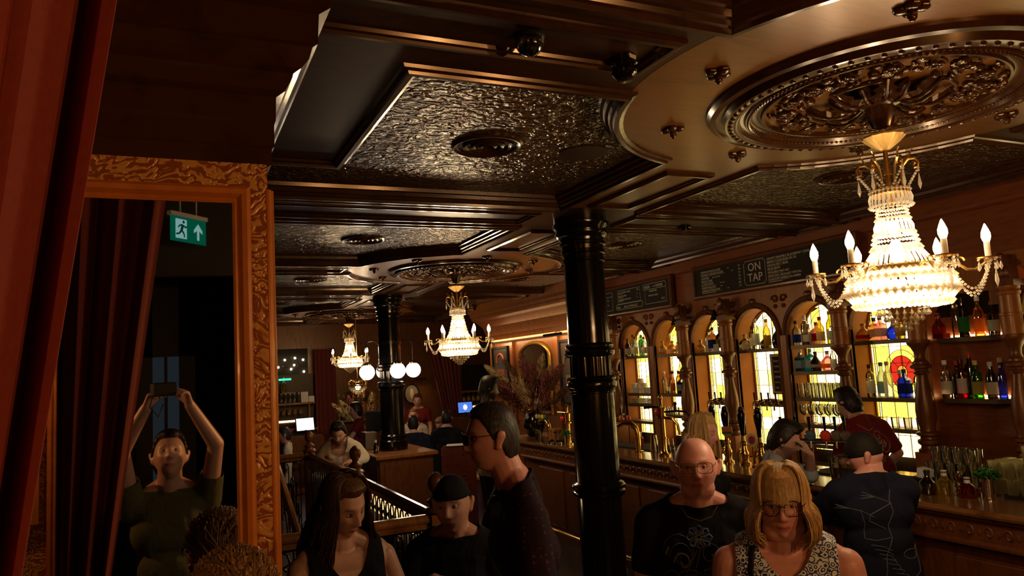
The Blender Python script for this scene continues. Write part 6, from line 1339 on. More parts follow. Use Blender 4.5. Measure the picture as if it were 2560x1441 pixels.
    # skin tint by place: lips, brows, beard, cheeks; shade painted into mouth crease, nostrils, sockets
    Hi = Hd.inverted(); a = me.color_attributes.new('Col', 'FLOAT_COLOR', 'POINT'); cols = []
    for v in me.vertices:
        c = [1., 1., 1.]; p = Hi @ v.co
        if abs(p.x) < .12 and -.14 < p.z < .13 and abs(p.y) < .13 and p.y > .03:
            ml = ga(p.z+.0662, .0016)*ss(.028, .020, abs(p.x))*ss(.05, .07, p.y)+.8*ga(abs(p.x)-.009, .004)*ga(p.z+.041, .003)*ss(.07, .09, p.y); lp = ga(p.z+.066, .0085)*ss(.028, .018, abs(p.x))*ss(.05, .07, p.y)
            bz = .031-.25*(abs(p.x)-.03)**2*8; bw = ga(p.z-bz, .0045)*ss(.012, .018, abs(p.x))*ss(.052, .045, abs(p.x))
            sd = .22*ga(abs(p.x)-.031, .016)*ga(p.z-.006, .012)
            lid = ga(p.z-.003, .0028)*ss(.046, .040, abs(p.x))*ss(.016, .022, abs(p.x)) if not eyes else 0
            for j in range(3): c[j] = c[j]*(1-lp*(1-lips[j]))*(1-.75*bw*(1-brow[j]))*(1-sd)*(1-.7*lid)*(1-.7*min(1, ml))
            rd_ = .10*ga(abs(p.x)-.04, .025)*ga(p.z+.03, .025); c[1] *= 1-rd_; c[2] *= 1-rd_
        if beard and p.y > -.03 and abs(p.x) < .1 and p.z < -.02 and p.z > -.16:
            bb = beard*ss(-.03, -.055, p.z-(.02 if abs(p.x) > .05 else 0))*(1-ga(p.z+.066, .008)*ss(.025, .015, abs(p.x)))*ss(-.17, -.13, p.z)
            if p.z > -.052 and abs(p.x) < .018: bb = beard*.8*ss(-.044, -.05, p.z)
            for j in range(3): c[j] *= 1-bb*(.92-.1*j*0)
        cols += [*c, 1.0]
    a.data.foreach_set('color', cols); me.materials.clear(); me.materials.append(M[sk]); me.polygons.foreach_set('use_smooth', [True]*len(me.polygons))
    o = bpy.data.objects.new('body', me); COL.objects.link(o); o.parent = t
    if not eyes and vox < .0095:
        for s in (-1, 1):
            lid = MB(); c = V((s*.031, .0665, .006)); vs, fs = sphere_grid(lambda d: d*.0124, 24, 18); lid.add([Hd @ (c+p) for p in vs], fs); lid.vc = [((.25, .2, .2) if abs(p.z+.005) < .0009 and p.y > .004 else (.70, .60, .56)) for p in vs]; lid.build('eyelid', M[sk], t, smooth=True)
    if eyes:
        for s in (-1, 1):
            e = MB(); c = V((s*.031, .0705, .008)); g = V((radians(look[0]), radians(look[1]), 0)); gd = V((sin(g.x), cos(g.x)*cos(g.y), sin(g.y)))
            vs, fs = sphere_grid(lambda d: d*.0118, 20, 14)
            for f in fs:
                cc = sum((vs[q] for q in f), V())/4; dt = cc.normalized().dot(gd); e.mi.append(2 if dt > .955 else (1 if dt > .87 else 0))
            e.v = [Hd @ (c+p) for p in vs]; e.f = [list(f) for f in fs]; e.build('eye', [flat((.42, .34, .30), .2), flat((.10, .09, .08), .2), flat((.005, .005, .005), .1)], t, smooth=True)
            lid = MB(); vs, fs = sphere_grid(lambda d: d*.0131 if (d.z > .26 or d.z < -.42) else d*.010, 24, 20); lid.add([Hd @ (c+p) for p in vs], fs); lo = lid.build('eyelid', M[sk], t, smooth=True)
            a_ = lo.data.color_attributes.new('Col', 'FLOAT_COLOR', 'POINT'); a_.data.foreach_set('color', [.8, .7, .66, 1]*len(lo.data.vertices))
    # clothes
    def garment(mb, vox_, name, mat, cutf=None, sm=4):
        m_ = remesh(mb, vox_, sm, name)
        if cutf:
            bm = bmesh.new(); bm.from_mesh(m_); bmesh.ops.delete(bm, geom=[v for v in bm.verts if cutf(v.co)], context='VERTS')
            bd = [v for v in bm.verts if v.is_boundary]
            nb = {v: [e.other_vert(v) for e in v.link_edges if e.is_boundary] for v in bd}
            for _ in range(14):
                q_ = {v: sum((n_.co for n_ in nb[v]), V())/max(1, len(nb[v])) for v in bd}
                for v in bd: v.co = v.co.lerp(q_[v], .5)
            bm.to_mesh(m_); bm.free()
        m_.materials.clear(); m_.materials.append(M[mat] if isinstance(mat, str) else mat); m_.polygons.foreach_set('use_smooth', [True]*len(m_.polygons)); go = bpy.data.objects.new(name, m_); COL.objects.link(go); go.parent = t; return go
    gcl = None; Ai = A.inverted()
    if top:
        g = MB(); trunk(g, .016+puff)
        for s in (-1, 1): g.cap(U(s*.03, -.022, 1.505), U(s*.155*B**.6, -.015, 1.43), .057+puff, .057+puff, 12)
        g.cap(U(0, -.028, 1.42), U(0, -.025, 1.52), nk*1.30, nk*1.12, 14)
        g.cap(U(-.07*B, 0, long_top), U(.07*B, 0, long_top), .118*B+puff, .118*B+puff, 18, (V((0, 1, 0)), .88))
        if sleeve > 0:
            for S0, E, Wp, s in AR:
                q = 1.15 if B > 1.08 else (0.9 if female else 1)
                if sleeve <= 1: g.cap(S0, S0.lerp(E, sleeve*1.05), .070*q+puff, .062*q+puff, 16)
                else: g.cap(S0, E, .066*q+puff, .054*q+puff, 16); g.cap(E, E.lerp(Wp, sleeve-1), .054*q+puff, .044*q+puff, 14)
        def loc(p): return Ai @ (V(p)-pel)/k+V((0, 0, .93))
        ends = [(S0.lerp(E, sleeve) if sleeve <= 1 else E.lerp(Wp, sleeve-1), (E-S0).normalized() if sleeve <= 1 else (Wp-E).normalized()) for S0, E, Wp, s in AR]
        def cutf(p):
            q = loc(p); r_ = sqrt(q.x**2+(q.y-.0)**2)
            if neck <= .3 and q.z > 1.505+.25*(-.02-q.y)*(1 if q.y < -.02 else 1.6) and r_ < .12: return True
            if neck > .3 and abs(q.x) < .06+.05*neck and q.z > 1.505-(.03+.15*neck*max(0, 1-(q.x/(.06+.05*neck))**2))*ss(-.06, .06, q.y): return True
            if topcut and topcut(q): return True
            if sleeve > 0:
                for e, d in ends:
                    if (V(p)-e).dot(d) > 0 and (V(p)-e).length < .12: return True
            elif sleeve == 0 and abs(q.x) > .158*B**.6 and q.z > 1.25: return True
            return q.z < long_top-.06
        gcl = garment(g, max(vox, .009), 'top', top, cutf)
    if legs:
        g = MB()
        for hp, kn, an in LG: g.cap(hp, kn, .100*B**.5*k, .074*k, 14); g.cap(kn, an, .072*k, .060*k, 14)
        g.cap(pel+V((-.06*B, 0, .0)), pel+V((.06*B, 0, .0)), .125*B**.5, .125*B**.5, 14, (V((0, 1, 0)), .88)); garment(g, .016, 'trousers', legs, (lambda p: p.z < .07))
        for hp, kn, an in LG: MB().cap(V((an.x, an.y-.01, .045)), V((an.x, an.y+.16, .036)), .044, .036, 12).build('shoe', M['matblack'], t)
    # hair
    if hair:
        kind, hm = hair[0], hair[1]; rd = random.Random(hash(label) % 1000 if 0 else len(label))
        th = hair[2] if len(hair) > 2 else .014
        def hp_(d):
            d_ = d; d = DD(d); p = V((d.x*HX*wide, d.y*HY, d.z*HZ)); zl = .078 if p.y > .06 else (.078+(-.015-.078)*ss(.06, .0, p.y) if p.y > 0 else -.015+(-.085+.015)*ss(0, -.05, p.y))
            if kind == 'long' and p.y < .01: zl = -.11
            m_ = ss(zl-.004, zl+.014, p.z); w_ = .0022*sin(d.x*55+d.z*13)+.0015*sin(d.y*70+d.z*22)+.0012*sin(atan2(d.y, d.x)*44)
            top_ = (1+.9*ss(.04, .11, p.z) if kind == 'short' else 1+.5*ss(.05, .11, p.z)) if kind in ('short', 'quiff', 'messy') else 1
            if kind == 'short': w_ *= .35
            if kind == 'messy': w_ *= 2.6
            if kind == 'quiff': top_ += .9*ss(.02, .08, p.y)*ss(.05, .09, p.z)
            if kind == 'quiff': w_ *= .5
            if kind in ('long', 'bob'): w_ *= .25
            return Hd @ (p*((1+((th*top_+w_)*m_-.008*(1-m_))/p.length)*(1-(1-m_)*.30*ss(.0, -.03, p.z))))
        hb = MB(); vs, fs = sphere_grid(hp_, 96, 60); hb.add(vs, fs); nv = len(vs); hb.vc = [(1, 1, 1)]*nv
        def strand(pts, r, sh_): 
            hb.col = (sh_, sh_, sh_); n0_ = len(hb.v); hb.tube([Hd @ V(q) for q in pts], r, 5, None, False, (0, 0, 1), .6)
        if kind in ('long', 'bob'):
            n = hair[3] if len(hair) > 3 else 200; end = hair[4] if len(hair) > 4 else -.30; curl = hair[5] if len(hair) > 5 else 0; part = .012
            for j in range(n):
                phi = rd.uniform(-2.25, 2.25) if kind == 'long' else rd.uniform(-2.42, 2.42)      # 0 = back of head
                s = 1 if phi > 0 else -1; hx, hy = sin(phi), -cos(phi); pts = []; fr = rd.uniform(.7, 1.12); ph = rd.uniform(0, 6); lay = rd.uniform(.0, 1)
                for q in range(9):
                    u_ = q/8; th_ = .10+u_*(pi/2-.10); ex = hx*sin(th_); ey = hy*sin(th_)
                    if abs(phi) > 1.6: ey = ey*u_+(.10+.25*(abs(phi)-1.6))*(1-u_)*.8
                    v_ = V((ex, ey, max(.0, 1-ex*ex-ey*ey)**.5)); v_.normalize(); g_ = 1+(th+.001+.004*lay)/.1; v_ = DD(v_); pts.append((v_.x*HX*wide*g_+s*part*(1-u_)*(.5+lay), v_.y*HY*g_, v_.z*HZ*g_))
                x0, y0, z0 = pts[-1]; e_ = end*fr
                for q in range(1, 13):
                    u_ = q/12; z = z0+(e_-z0)*u_; bul = (.018 if kind == 'bob' else .022)*sin(pi*min(1, u_*.9))*(1+.7*lay)
                    if kind == 'bob': bul -= .020*ss(.75, 1, u_)
                    if kind == 'long' and u_ > .4: bul += .02*(u_-.4)
                    wv = curl*sin((13 if kind == 'long' else 7)*u_+ph+j)*u_
                    pts.append((x0+hx*(bul+wv*.8)+wv*.4, y0+hy*(bul+wv*.8)+wv*.2+(-.012 if abs(phi) < 1.7 else 0), z))
                sh_ = rd.uniform(.55, 1.15)*(hair[6] if len(hair) > 6 and abs(phi) > 1.9 and 0 else 1); strand(pts, lambda u_: (.0032 if n > 850 else .0062)*(1-.5*u_), sh_)
            if kind == 'bob':
                for j in range(260):                    # fringe
                    xx = rd.uniform(-.084, .084); L_ = rd.uniform(.85, 1.05); sh_ = rd.uniform(.45, .85); pts = []
                    for q in range(12):
                        u_ = q/11; a_ = -.35+u_*1.56; pts.append((xx*(.35+.75*sin(max(0, a_))), HY*1.19*sin(a_)*sqrt(max(.1, 1-(xx/.085)**2)), HZ*1.16*cos(a_)*(1 if u_ < .6 else 1)))
                    l_ = pts[-1]; pts += [(l_[0]*1.02, l_[1]+.004, l_[2]-.014*q*L_) for q in (1, 2)]; strand(pts, lambda u_: .0038*(1-.5*u_), sh_)
        if kind == 'messy':
            for j in range(800):
                a_ = rd.uniform(0, 2*pi); t_ = rd.uniform(.05, 1.25); v_ = V((sin(t_)*cos(a_), sin(t_)*sin(a_), cos(t_)))
                if v_.y > .55 and v_.z < .55: continue
                p0 = V((v_.x*HX, v_.y*HY, v_.z*HZ))*(1+th*.5/.1); tg = V((.45+rd.uniform(-.25, .25), .7+rd.uniform(-.25, .25), .05)); tg = (tg-v_*tg.dot(v_)).normalized(); lift = rd.uniform(1.10, 1.19)
                def onh(c_): m2_ = sqrt((c_.x/HX)**2+(c_.y/HY)**2+(c_.z/HZ)**2); return c_/m2_
                strand([onh(p0+tg*(.07*u_))*(lift+.05*sin(u_*2.6)) for u_ in [q/6 for q in range(7)]], lambda u_: .0034*(1-.7*u_), rd.uniform(.6, 1.3))
        hb.col = None; hb.vc = (hb.vc+[(1, 1, 1)]*len(hb.v))[:len(hb.v)]; hb.build('hair', M[hm], t, smooth=True)
    return t, Hd, gcl, U, AR, pel, A
def glasses(t, Hd, mat, r=.024, wide=1.0, rect=False, tint=None, z=.006, up=0):
    b = MB(); n = 28
    for s in (-1, 1):
        pts = []
        for j in range(n):
            a = 2*pi*j/n; cx_, cz = cos(a), sin(a)
            if rect: q = 3.2; cx_ = abs(cx_)**(2/q)*(1 if cx_ > 0 else -1); cz = abs(cz)**(2/q)*(1 if cz > 0 else -1)
            X = s*.034*wide+r*cx_*1.05; pts.append(Hd @ Vector((X, .1085-.9*(abs(X)-.0)**2*3, z+r*(.72 if rect else .92)*cz)))
        b.tube(pts, .0016, 6, closed=True)
        if tint is not None:
            c = sum(pts, Vector())/n; MB().add(pts+[c], [(i, (i+1) % n, n) for i in range(n)]).build('lens', tint, t, smooth=False)
        b.tube([Hd @ Vector((s*(.034*wide+r*1.04), .1015, z+.006)), Hd @ Vector((s*.078, .075, z+.010)), Hd @ Vector((s*.086, -.005, z+.012)), Hd @ Vector((s*.084, -.022, z-.008))], .0018, 6)
    b.tube([Hd @ Vector((-.011*wide, .106, z+.004)), Hd @ Vector((0, .108, z+.009)), Hd @ Vector((.011*wide, .106, z+.004))], .0018, 6)
    return b.build('glasses_frame', mat, t)
def decal(t, gcl, strokes, mat, name, U, front=True, w=.0025, k=1):
    # thin printed lines laid onto the cloth surface; strokes in (x, z) of the upper body
    bv = BVHTree.FromPolygons([v.co for v in gcl.data.vertices], [list(p.vertices) for p in gcl.data.polygons]); b = MB(); s = 1 if front else -1
    for st in strokes:
        ww = w
        if isinstance(st[0], (int, float)): ww = st[0]; st = st[1]
        pts = []
        for i in range(len(st)-1):
            n = max(1, int(Vector((st[i][0]-st[i+1][0], st[i][1]-st[i+1][1])).length/.012))
            for j in range(n): u_ = j/n; pts.append((st[i][0]+(st[i+1][0]-st[i][0])*u_, st[i][1]+(st[i+1][1]-st[i][1])*u_))
        pts.append(st[-1]); P3 = []
        for x, z in pts:
            o = U(x, s*.6, z); d = (U(x, 0, z)-o).normalized(); h = bv.ray_cast(o, d)
            if h[0] is not None: P3.append(h[0]-d*.002)
        if len(P3) > 1: b.tube(P3, ww, 4)
    if b.v: return b.build(name, mat, t)
exec_people = True
# 1 bald man with glasses, black T-shirt with a paisley print
t, Hd, g, U, AR, pel, A = person('bald man with clear glasses in a black T-shirt with a paisley flower print', 2.03, 2.60, -127, 1.755, head=(0, 2, 0), build=1.16, top='c_tee', sleeve=.72, sk='skinred', vox=.006, wide=1.12, look=(0, -4), legs='c_denim', brow=(.7, .55, .5), lips=(.85, .5, .45))
glasses(t, Hd, flat((.16, .08, .05), .3), .030, 1.06, True, gl((.96, .95, .93), None, .02, .05))
def flower(cx, cz, r, n=8):
    st = []
    for i in range(n):
        a = 2*pi*i/n; st.append([(cx+.35*r*cos(a), cz+.35*r*sin(a)), (cx+r*cos(a-.28), cz+r*sin(a-.28)), (cx+1.15*r*cos(a), cz+1.15*r*sin(a)), (cx+r*cos(a+.28), cz+r*sin(a+.28)), (cx+.35*r*cos(a), cz+.35*r*sin(a))])
    return st
def ring(cx, cz, r, rz=None): return [(cx+r*cos(j*pi/8), cz+(rz or r)*sin(j*pi/8)) for j in range(17)]
BL, GO, GY = flat((.05, .07, .13), .7), flat((.22, .20, .05), .7), flat((.13, .12, .11), .7)
def decalS(t, g, st, *a, **k):
    f = lambda q: [(x*1.25+.01, z+.115) for x, z in q]
    return decal(t, g, [(q[0], f(q[1])) if isinstance(q[0], (int, float)) else f(q) for q in st], *a, **k)
fl = flower(.0, 1.245, .035)+flower(-.055, 1.085, .050, 10); decalS(t, g, [(.006, s_) for s_ in fl], BL, 'blue_flower_print', U); decalS(t, g, [(.003, s_) for s_ in flower(.0, 1.245, .016, 6)+flower(-.055, 1.085, .022, 8)], GO, 'gold_flower_centres', U)
def comma(cx, cz, r, s=1, tw=0): return [(cx+s*r*(1-v/9)*cos(v*.9+tw), cz+r*1.5*(1-v/9)*sin(v*.9+tw)) for v in [j*.45 for j in range(18)]]
decalS(t, g, [comma(-.03, 1.18, .035, -1), comma(.055, 1.17, .045), comma(.06, 1.18, .06, 1, .3), comma(.03, 1.04, .05), comma(.03, 1.04, .065, 1, .2), comma(.10, 1.08, .03, -1), [(.0, 1.2), (.02, 1.12), (.0, 1.0)], [(.01, 1.2), (.05, 1.1), (.04, 1.0)]], GY, 'paisley_print', U, w=.0022); decalS(t, g, [(.004, comma(.055, 1.15, .03)), (.004, comma(.03, 1.02, .034)), (.005, [(.10, 1.21), (.11, 1.18)])], GO, 'gold_paisley_fill', U)
MB().tube([U(-.075, .055, 1.475), U(-.05, .085, 1.44), U(0, .10, 1.425), U(.05, .085, 1.44), U(.075, .055, 1.475)], .0018, 5).build('gold_chain', M['brass'], t)
# 2 woman with blond bob, dark glasses, navy and white sleeveless top
t, Hd, g, U, AR, pel, A = person('woman with a blond bob and dark glasses in a sleeveless navy and white print top', 1.97, 2.06, -133, 1.69, head=(0, -4, 0), build=1.2, female=True, top='swirl', sleeve=0, neck=.62, sk='skinred', vox=.006, wide=1.06, hair=('bob', 'hairblond', .017, 1100, -.135, .0015), look=(0, 2), chest=.02, lips=(.9, .35, .35), puff=.004)
glasses(t, Hd, flat((.012, .01, .012), .3), .0285, 1.06, False, gl((.95, .93, .93), None, .02, .05))
MB().tube([U(.115, .05, 1.475), U(.125, .08, 1.40), U(.12, .135, 1.28), U(.10, .16, 1.15), U(.06, .165, 1.0)], .010, 6, None, False, (0, 0, 1), .4).tube([U(.115, .05, 1.475), U(.13, -.06, 1.44), U(.12, -.13, 1.3)], .010, 6, None, False, (0, 0, 1), .4).build('bag_strap', M['matblack'], t)
# 3 tall man in profile with sunglasses and floret shirt
t, Hd, g, U, AR, pel, A = person('tall man in profile with sunglasses and a dark shirt of tiny pink florets', 1.24, 2.52, 166, 1.98, lean=10, head=(2, -2, 0), build=1.04, top='floral', sleeve=.85, sk='skinred', vox=.006, hair=('short', 'hairgrey', .007), eyes=False, legs='c_denim', side=0, lips=(.9, .6, .55))
glasses(t, Hd, flat((.03, .012, .008), .3), .027, 1.02, True, flat((.012, .010, .009), .1))
b = MB(); b.tube([U(.085*cos(a), .075*sin(a)-.01, 1.475-.02*sin(a)) for a in [j*pi/10 for j in range(-3, 14)]], .016, 8, None, False, (0, 0, 1), .5); b.build('collar', M['floral'], t)
b = MB(); [b.ball(U(0, .128, z), .006, 8, 6) for z in (1.40, 1.28, 1.16)]; b.build('shirt_buttons', flat((.5, .45, .4)), t)
# 4 boy in black beanie
t, Hd, g, U, AR, pel, A = person('boy in a black beanie and black T-shirt resting his arm on the tall table', 1.15, 3.21, -118, 1.625, head=(-8, -2, 3), build=.90, top='c_tee', sleeve=.75, sk='skintan', vox=.006, look=(2, -3), arms={'R': ((.23, .10, 1.13), (.06, .22, 1.24), dict(n=(0, 0, -1), curl=.5, d=(-1, .25, 0))), 'L': ((-.23, .05, 1.10), (-.16, .18, 1.10), dict(n=(0, 0, -1), curl=.6))}, brow=(.15, .12, .1), lips=(.95, .5, .45))
b = MB(); vs, fs = sphere_grid(lambda d: Hd @ (Vector((d.x*HX*1.13, d.y*HY*1.13-.004, d.z*HZ*1.10+.002)) if d.z > .30-.25*(d.y < 0) else Vector((d.x*HX*.8, d.y*HY*.8, d.z*HZ*.5))), 48, 40); b.add(vs, fs); b.build('beanie', M['c_tee'], t, smooth=True)
for cx, c in ((-.055, (.25, .2, .16)), (.0, (.18, .13, .10)), (.055, (.30, .22, .18))): decal(t, g, [(.007, ring(cx, 1.20, .012, .018)), (.005, [(cx, 1.20), (cx+.01, 1.24)]), (.005, [(cx-.012, 1.185), (cx+.012, 1.185)])], flat(c), 'small_print', U); decal(t, g, [(.005, ring(cx+.004, 1.185, .008, .006))], flat((.45, .12, .03)), 'orange_print', U)
# 5 woman with long curly dark hair
t, Hd, g, U, AR, pel, A = person('woman with long wavy dark brown hair and bare shoulders looking down', .63, 3.08, -84, 1.70, head=(20, -20, 6), build=1.0, female=True, top='c_tee', sleeve=0, neck=.8, sk='skintan', vox=.006, hair=('long', 'hairbrown', .020, 1300, -.44, .032), eyes=False, arms={'R': ((.25, .10, 1.13), (.20, .24, 1.19), dict(n=(0, 0, -1), curl=.5)), 'L': ((-.26, .02, 1.13), (-.22, .18, 1.0), dict(n=(0, 0, -1), curl=.5))}, lips=(.95, .4, .35), brow=(.15, .1, .1))
# 6 sandy haired head right by the mirror
t, *_ = person('person with tousled sandy hair standing right against the mirror, seen from above', .135, 1.70, 128, 1.735, head=(0, -4, 0), build=.95, top='c_navy', sk='skinred', vox=.008, hair=('messy', 'hairsandy', .012), eyes=True, legs='c_denim')
# 7 blond woman behind the bald man
t, *_ = person('woman with long blond hair in a black strap top, standing behind the bald man', 3.38, 4.24, -62, 1.68, head=(0, -6, 0), female=True, top='c_tee', sleeve=0, neck=.9, sk='skinred', vox=.009, hair=('long', 'hairblond', .020, 260, -.34, .006), eyes=False)
# 8 man leaning on his hand at the bar
ry = radians(-58-90)
def W2L(x, y, az, p): v = Vector((p[0]-x, p[1]-y)); a = -radians(az-90); return (v.x*cos(a)-v.y*sin(a), v.x*sin(a)+v.y*cos(a), p[2])
px, py, paz = 3.82, 4.18, -42
t, Hd, g, U, AR, pel, A = person('dark haired man in a pale grey shirt, hand on forehead, leaning on the bar', px, py, paz, 1.62, head=(-6, -22, 4), lean=16, build=1.0, top='c_bluegrey', sleeve=1.35, sk='skintan', vox=.006, hair=('quiff', 'hairblack', .024), eyes=False, beard=.55, legs='c_denim', arms={'L': (W2L(px, py, paz, (4.11, 3.84, 1.20)), W2L(px, py, paz, (4.045, 3.91, 1.375)), dict(d=W2L(0, 0, paz, (-.05, .05, .16)), n=W2L(0, 0, paz, (-.4, .9, .0)), curl=.5, side=1))})
# 9 man in black cap
t, Hd, g, U, AR, pel, A = person('man in a black cap and navy T-shirt with a skeleton print, back to camera', 3.62, 3.05, 62, 1.60, head=(68, -8, 0), build=1.18, lean=6, top='c_navy', sleeve=.8, sk='skinred', vox=.006, eyes=False, arms={'R': ((.24, .22, 1.12), (.10, .42, 1.17), dict(n=(0, 0, -1), curl=.5)), 'L': ((-.27, .20, 1.12), (-.12, .42, 1.17), dict(n=(0, 0, -1), curl=.5))})
vs, fs = sphere_grid(lambda d: Hd @ (Vector((d.x*HX*1.10, d.y*HY*1.10, d.z*HZ*1.04+.012)) if d.z > .08 else Vector((d.x*HX*1.07, d.y*HY*1.07, .018+d.z*.05))), 48, 40); MB().add(vs, fs).build('cap_crown', M['matblack'], t, smooth=True)
b = MB(); pts = []
for side in (0, 1):
    for i in range(17):
        a = pi*i/16; pts.append(Hd @ Vector((.070*cos(a), .075+.085*sin(a)*1.0, .036-.014*abs(cos(a))-.012*sin(a)-side*.004)))
b.add(pts, [tuple(range(17)), tuple(range(33, 16, -1))]+[(i, i+1, 18+i, 17+i) for i in range(16)]+[(16, 0, 17, 33)]); b.build('cap_brim', M['matblack'], t, smooth=False)
MB().tube([Hd @ Vector((.05*cos(a), -.105+.01*abs(cos(a)), .018+.03*sin(a))) for a in [j*pi/10 for j in range(11)]], .004, 6).build('cap_strap', M['matblack'], t)
sk_ = [[(.06, 1.38), (.045, 1.33), (.05, 1.28), (.03, 1.22), (.035, 1.16), (.01, 1.08), (.0, 1.0), (-.02, .95)], [(.05, 1.32), (.0, 1.35), (-.04, 1.375)], [(.0, 1.35), (-.05, 1.345)], [(.0, 1.35), (-.045, 1.36)], [(.05, 1.32), (-.03, 1.27), (-.035, 1.24), (.02, 1.2)], [(-.02, 1.26), (-.06, 1.29), (-.09, 1.30), (-.13, 1.32)], [(-.09, 1.30), (-.13, 1.30)], [(-.09, 1.30), (-.125, 1.31)], [(-.06, 1.29), (-.05, 1.22), (-.055, 1.16), (-.02, 1.15), (.03, 1.16)],
       ring(.10, 1.08, .03, .022), [(.12, 1.10), (.16, 1.16), (.13, 1.06)], [(.13, 1.06), (.12, 1.0), (.10, .98)]]+[[(-.04+.012*i, 1.13-.022*i), (.0+.012*i, 1.12-.022*i), (.03+.004*i, 1.10-.022*i)] for i in range(7)]
sk_ = [[(x*1.7-.03, 1.41+(z-1.38)*1.25) for x, z in st] for st in sk_]
decal(t, g, sk_, flat((.10, .11, .14), .7), 'skeleton_print', U, False, .0026)
# 10 bartender
t, Hd, g, U, AR, pel, A = person('bartender with dark hair in a maroon T-shirt with a pale back print', 5.13, 4.22, 78, 1.80, head=(18, -14, 0), lean=18, side=-6, build=1.0, top='c_maroon', sleeve=.85, sk='skintan', vox=.008, hair=('quiff', 'hairblack', .020), eyes=False, arms={'R': ((.27, .14, 1.22), (.24, .30, 1.06), dict(n=(0, 0, -1), curl=.7)), 'L': ((-.26, .16, 1.20), (-.14, .32, 1.06), dict(n=(0, 0, -1), curl=.7))})
rd = random.Random(6); sk_ = [comma(rd.uniform(-.07, .09), rd.uniform(1.14, 1.30), rd.uniform(.015, .035), rd.choice([-1, 1]), rd.uniform(0, 6)) for _ in range(16)]+[[(-.02, 1.36), (.0, 1.33), (.02, 1.31), (.05, 1.32)]]
sk_ = [[(x*1.5-.04, 1.37+(z-1.30)*1.4) for x, z in st] for st in sk_]
decal(t, g, sk_, flat((.42, .22, .18), .8), 'back_print', U, False, .0026)
# 11 man in the open white shirt beyond the rail
px, py, paz = 1.86, 8.85, -118
t, Hd, g, U, AR, pel, A = person('young man in an open white shirt bending over beyond the stair rail', px, py, paz, 1.62, head=(8, -26, 0), lean=20, build=1.05, top='c_whitec', sleeve=1.7, neck=.8, sk='skintan', vox=.010, hair=('quiff', 'hairblack', .022), eyes=False, beard=.5, puff=.012, arms={'L': ((-.26, .12, 1.16), (-.12, .30, 1.14), dict(n=(0, 0, -1), curl=.8)), 'R': ((.34, .10, 1.10), (.16, .30, 1.12), dict(n=(0, 0, -1), curl=.8))})
# 12 bearded man in white and grey
t, *_ = person('tall bearded man in a white and grey top standing near the end of the bar', 3.10, 7.40, -12, 1.985, head=(2, -6, 0), build=1.2, top='c_whitec', sleeve=.6, sk='skindark', vox=.011, hair=('short', 'hairblack', .022), eyes=False, beard=.85, puff=.01)
g = MB(); g.bevbox(-.19, .02, .90, .19, .145, 1.38, .05); g.build('grey_waistcoat', M['c_grey'], t, smooth=True)
# 13 person behind the tall man (maroon top)
t, *_ = person('person in a maroon top mostly hidden behind the tall man in sunglasses', 1.60, 3.67, 150, 1.77, build=1.0, top='c_maroon', sleeve=.8, sk='skintan', vox=.012, hair=('short', 'hairblack', .014), eyes=False)
# 14-20 the far room
def far(label, x, y, az, h, **kw): kw.setdefault('vox', .013); kw.setdefault('eyes', False); return person(label, x, y, az, h, **kw)
far('man in white shirt sitting in profile at the far left by the mirror frame', 1.62, 12.02, 175, 1.72, seat=.46, top='c_whitec', sleeve=1.8, sk='skinred', hair=('short', 'hairgrey', .012), head=(0, -6, 0))
far('waiter in a dark maroon top walking in front of the far flowers', 2.76, 12.1, 170, 1.65, top='c_maroon', sleeve=.6, sk='skintan', hair=('short', 'hairblack', .02), arms={'L': ((-.24, .12, 1.12), (-.20, .34, 1.14), dict(n=(0, 0, -1), curl=.6))})
far('standing waiter in maroon with glasses pushed up on the head, beyond the far column', 4.42, 14.1, -115, 1.66, top='c_maroon', sleeve=.7, sk='skintan', hair=('short', 'hairbrown', .016))
far('red faced man in a white shirt seated beyond the far column', 4.05, 13.2, -110, 1.78, seat=.50, top='c_whitec', sleeve=1.6, sk='skinred', hair=('short', 'hairsandy', .008))
far('short haired guest in a dark shirt, back to camera, beside the far column', 3.36, 11.0, 75, 1.80, seat=.50, top='c_navy', sleeve=.9, sk='skintan', hair=('short', 'hairblack', .007), build=1.1)
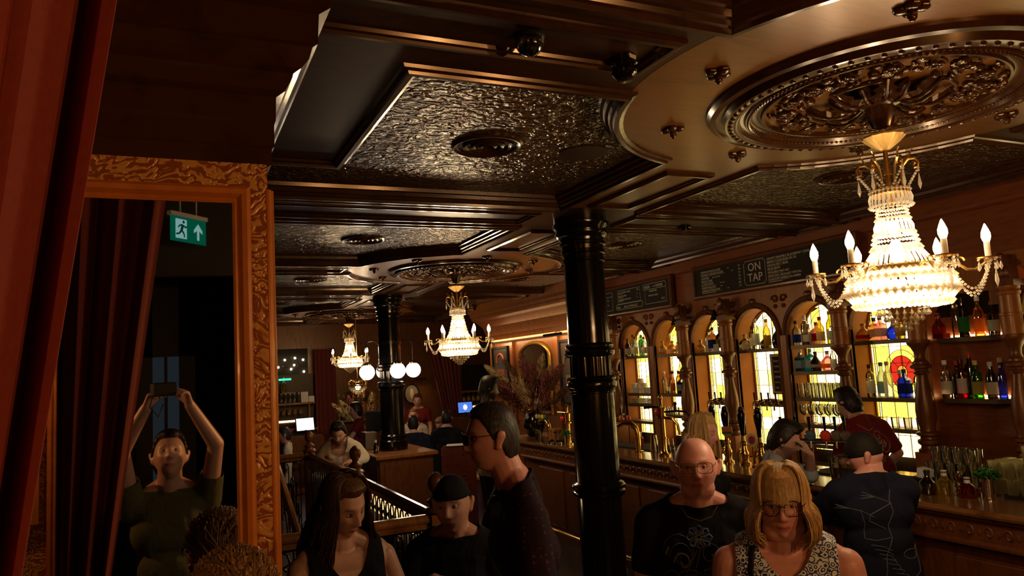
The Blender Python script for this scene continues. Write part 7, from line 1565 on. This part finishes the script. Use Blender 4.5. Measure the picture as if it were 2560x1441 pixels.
far('guest in a black top, back to camera, left of the tan chair', 4.06, 11.45, 60, 1.82, seat=.50, top='c_tee', sleeve=1.7, sk='skintan', hair=('short', 'hairblack', .012), build=1.1)
far('blond guest bending over the far table behind the guest in black', 4.45, 12.45, -140, 1.66, seat=.46, lean=22, head=(0, -20, 0), top='c_khaki', sleeve=1.5, sk='skinred', hair=('short', 'hairsandy', .02))
# 21 the photographer, seen in the mirror
t, Hd, g, U, AR, pel, A = person('photographer in an olive T-shirt raising a camera, seen only in the mirror', .0, -.36, 90, 1.86, head=(0, 22, 0), build=.92, top='c_olive', sleeve=.5, sk='skintan', vox=.008, hair=('short', 'hairblack', .012), eyes=False, legs='c_khaki', arms={'L': ((-.22, .12, 1.80), (-.105, .245, 2.00), dict(d=(.35, .35, .8), n=(.7, .5, 0), curl=1.1, side=-1)), 'R': ((.22, .12, 1.80), (.095, .225, 2.00), dict(d=(-.3, .35, .8), n=(-.7, .5, 0), curl=1.1, side=1))})
MB().cap(U(-.08, 0, .93), U(.08, 0, .93), .02, .02).build('belt', M['matblack'], t)
t = thing('photo_camera', 'small black camera held up by the photographer, seen in the mirror', 'camera', (-.022, -.048, 2.088), radians(-25)); MB().bevbox(-.055, -.03, -.032, .055, .012, .034, .006).build('camera_body', M['matblack'], t); MB().tube([(-.05, -.01, -.02), (-.07, 0, -.08), (-.03, .0, -.13), (0, -.01, -.07)], .003, 5).build('wrist_strap', M['matblack'], t)

# countless small ornaments that make one part
for _o in bpy.data.objects:
    _n = _o.name.split('.')[0]
    if _o.parent is not None and _n in ('bead_ring', 'bead_rings', 'basket_beads', 'pan_drops', 'crown_garlands', 'bead_strands', 'bottom_tiers', 'upper_skirt', 'neck_crystals', 'cone_crystals', 'shoulder_crystals', 'basket_upper_crystals', 'basket_lower_crystals', 'crystal_drops', 'carved_leaves', 'carved_scrolls', 'buttons'): _o['kind'] = 'stuff'

for _o in bpy.data.objects:
    if _o.name.startswith('blue_flower_print'): _o['kind'] = 'stuff'
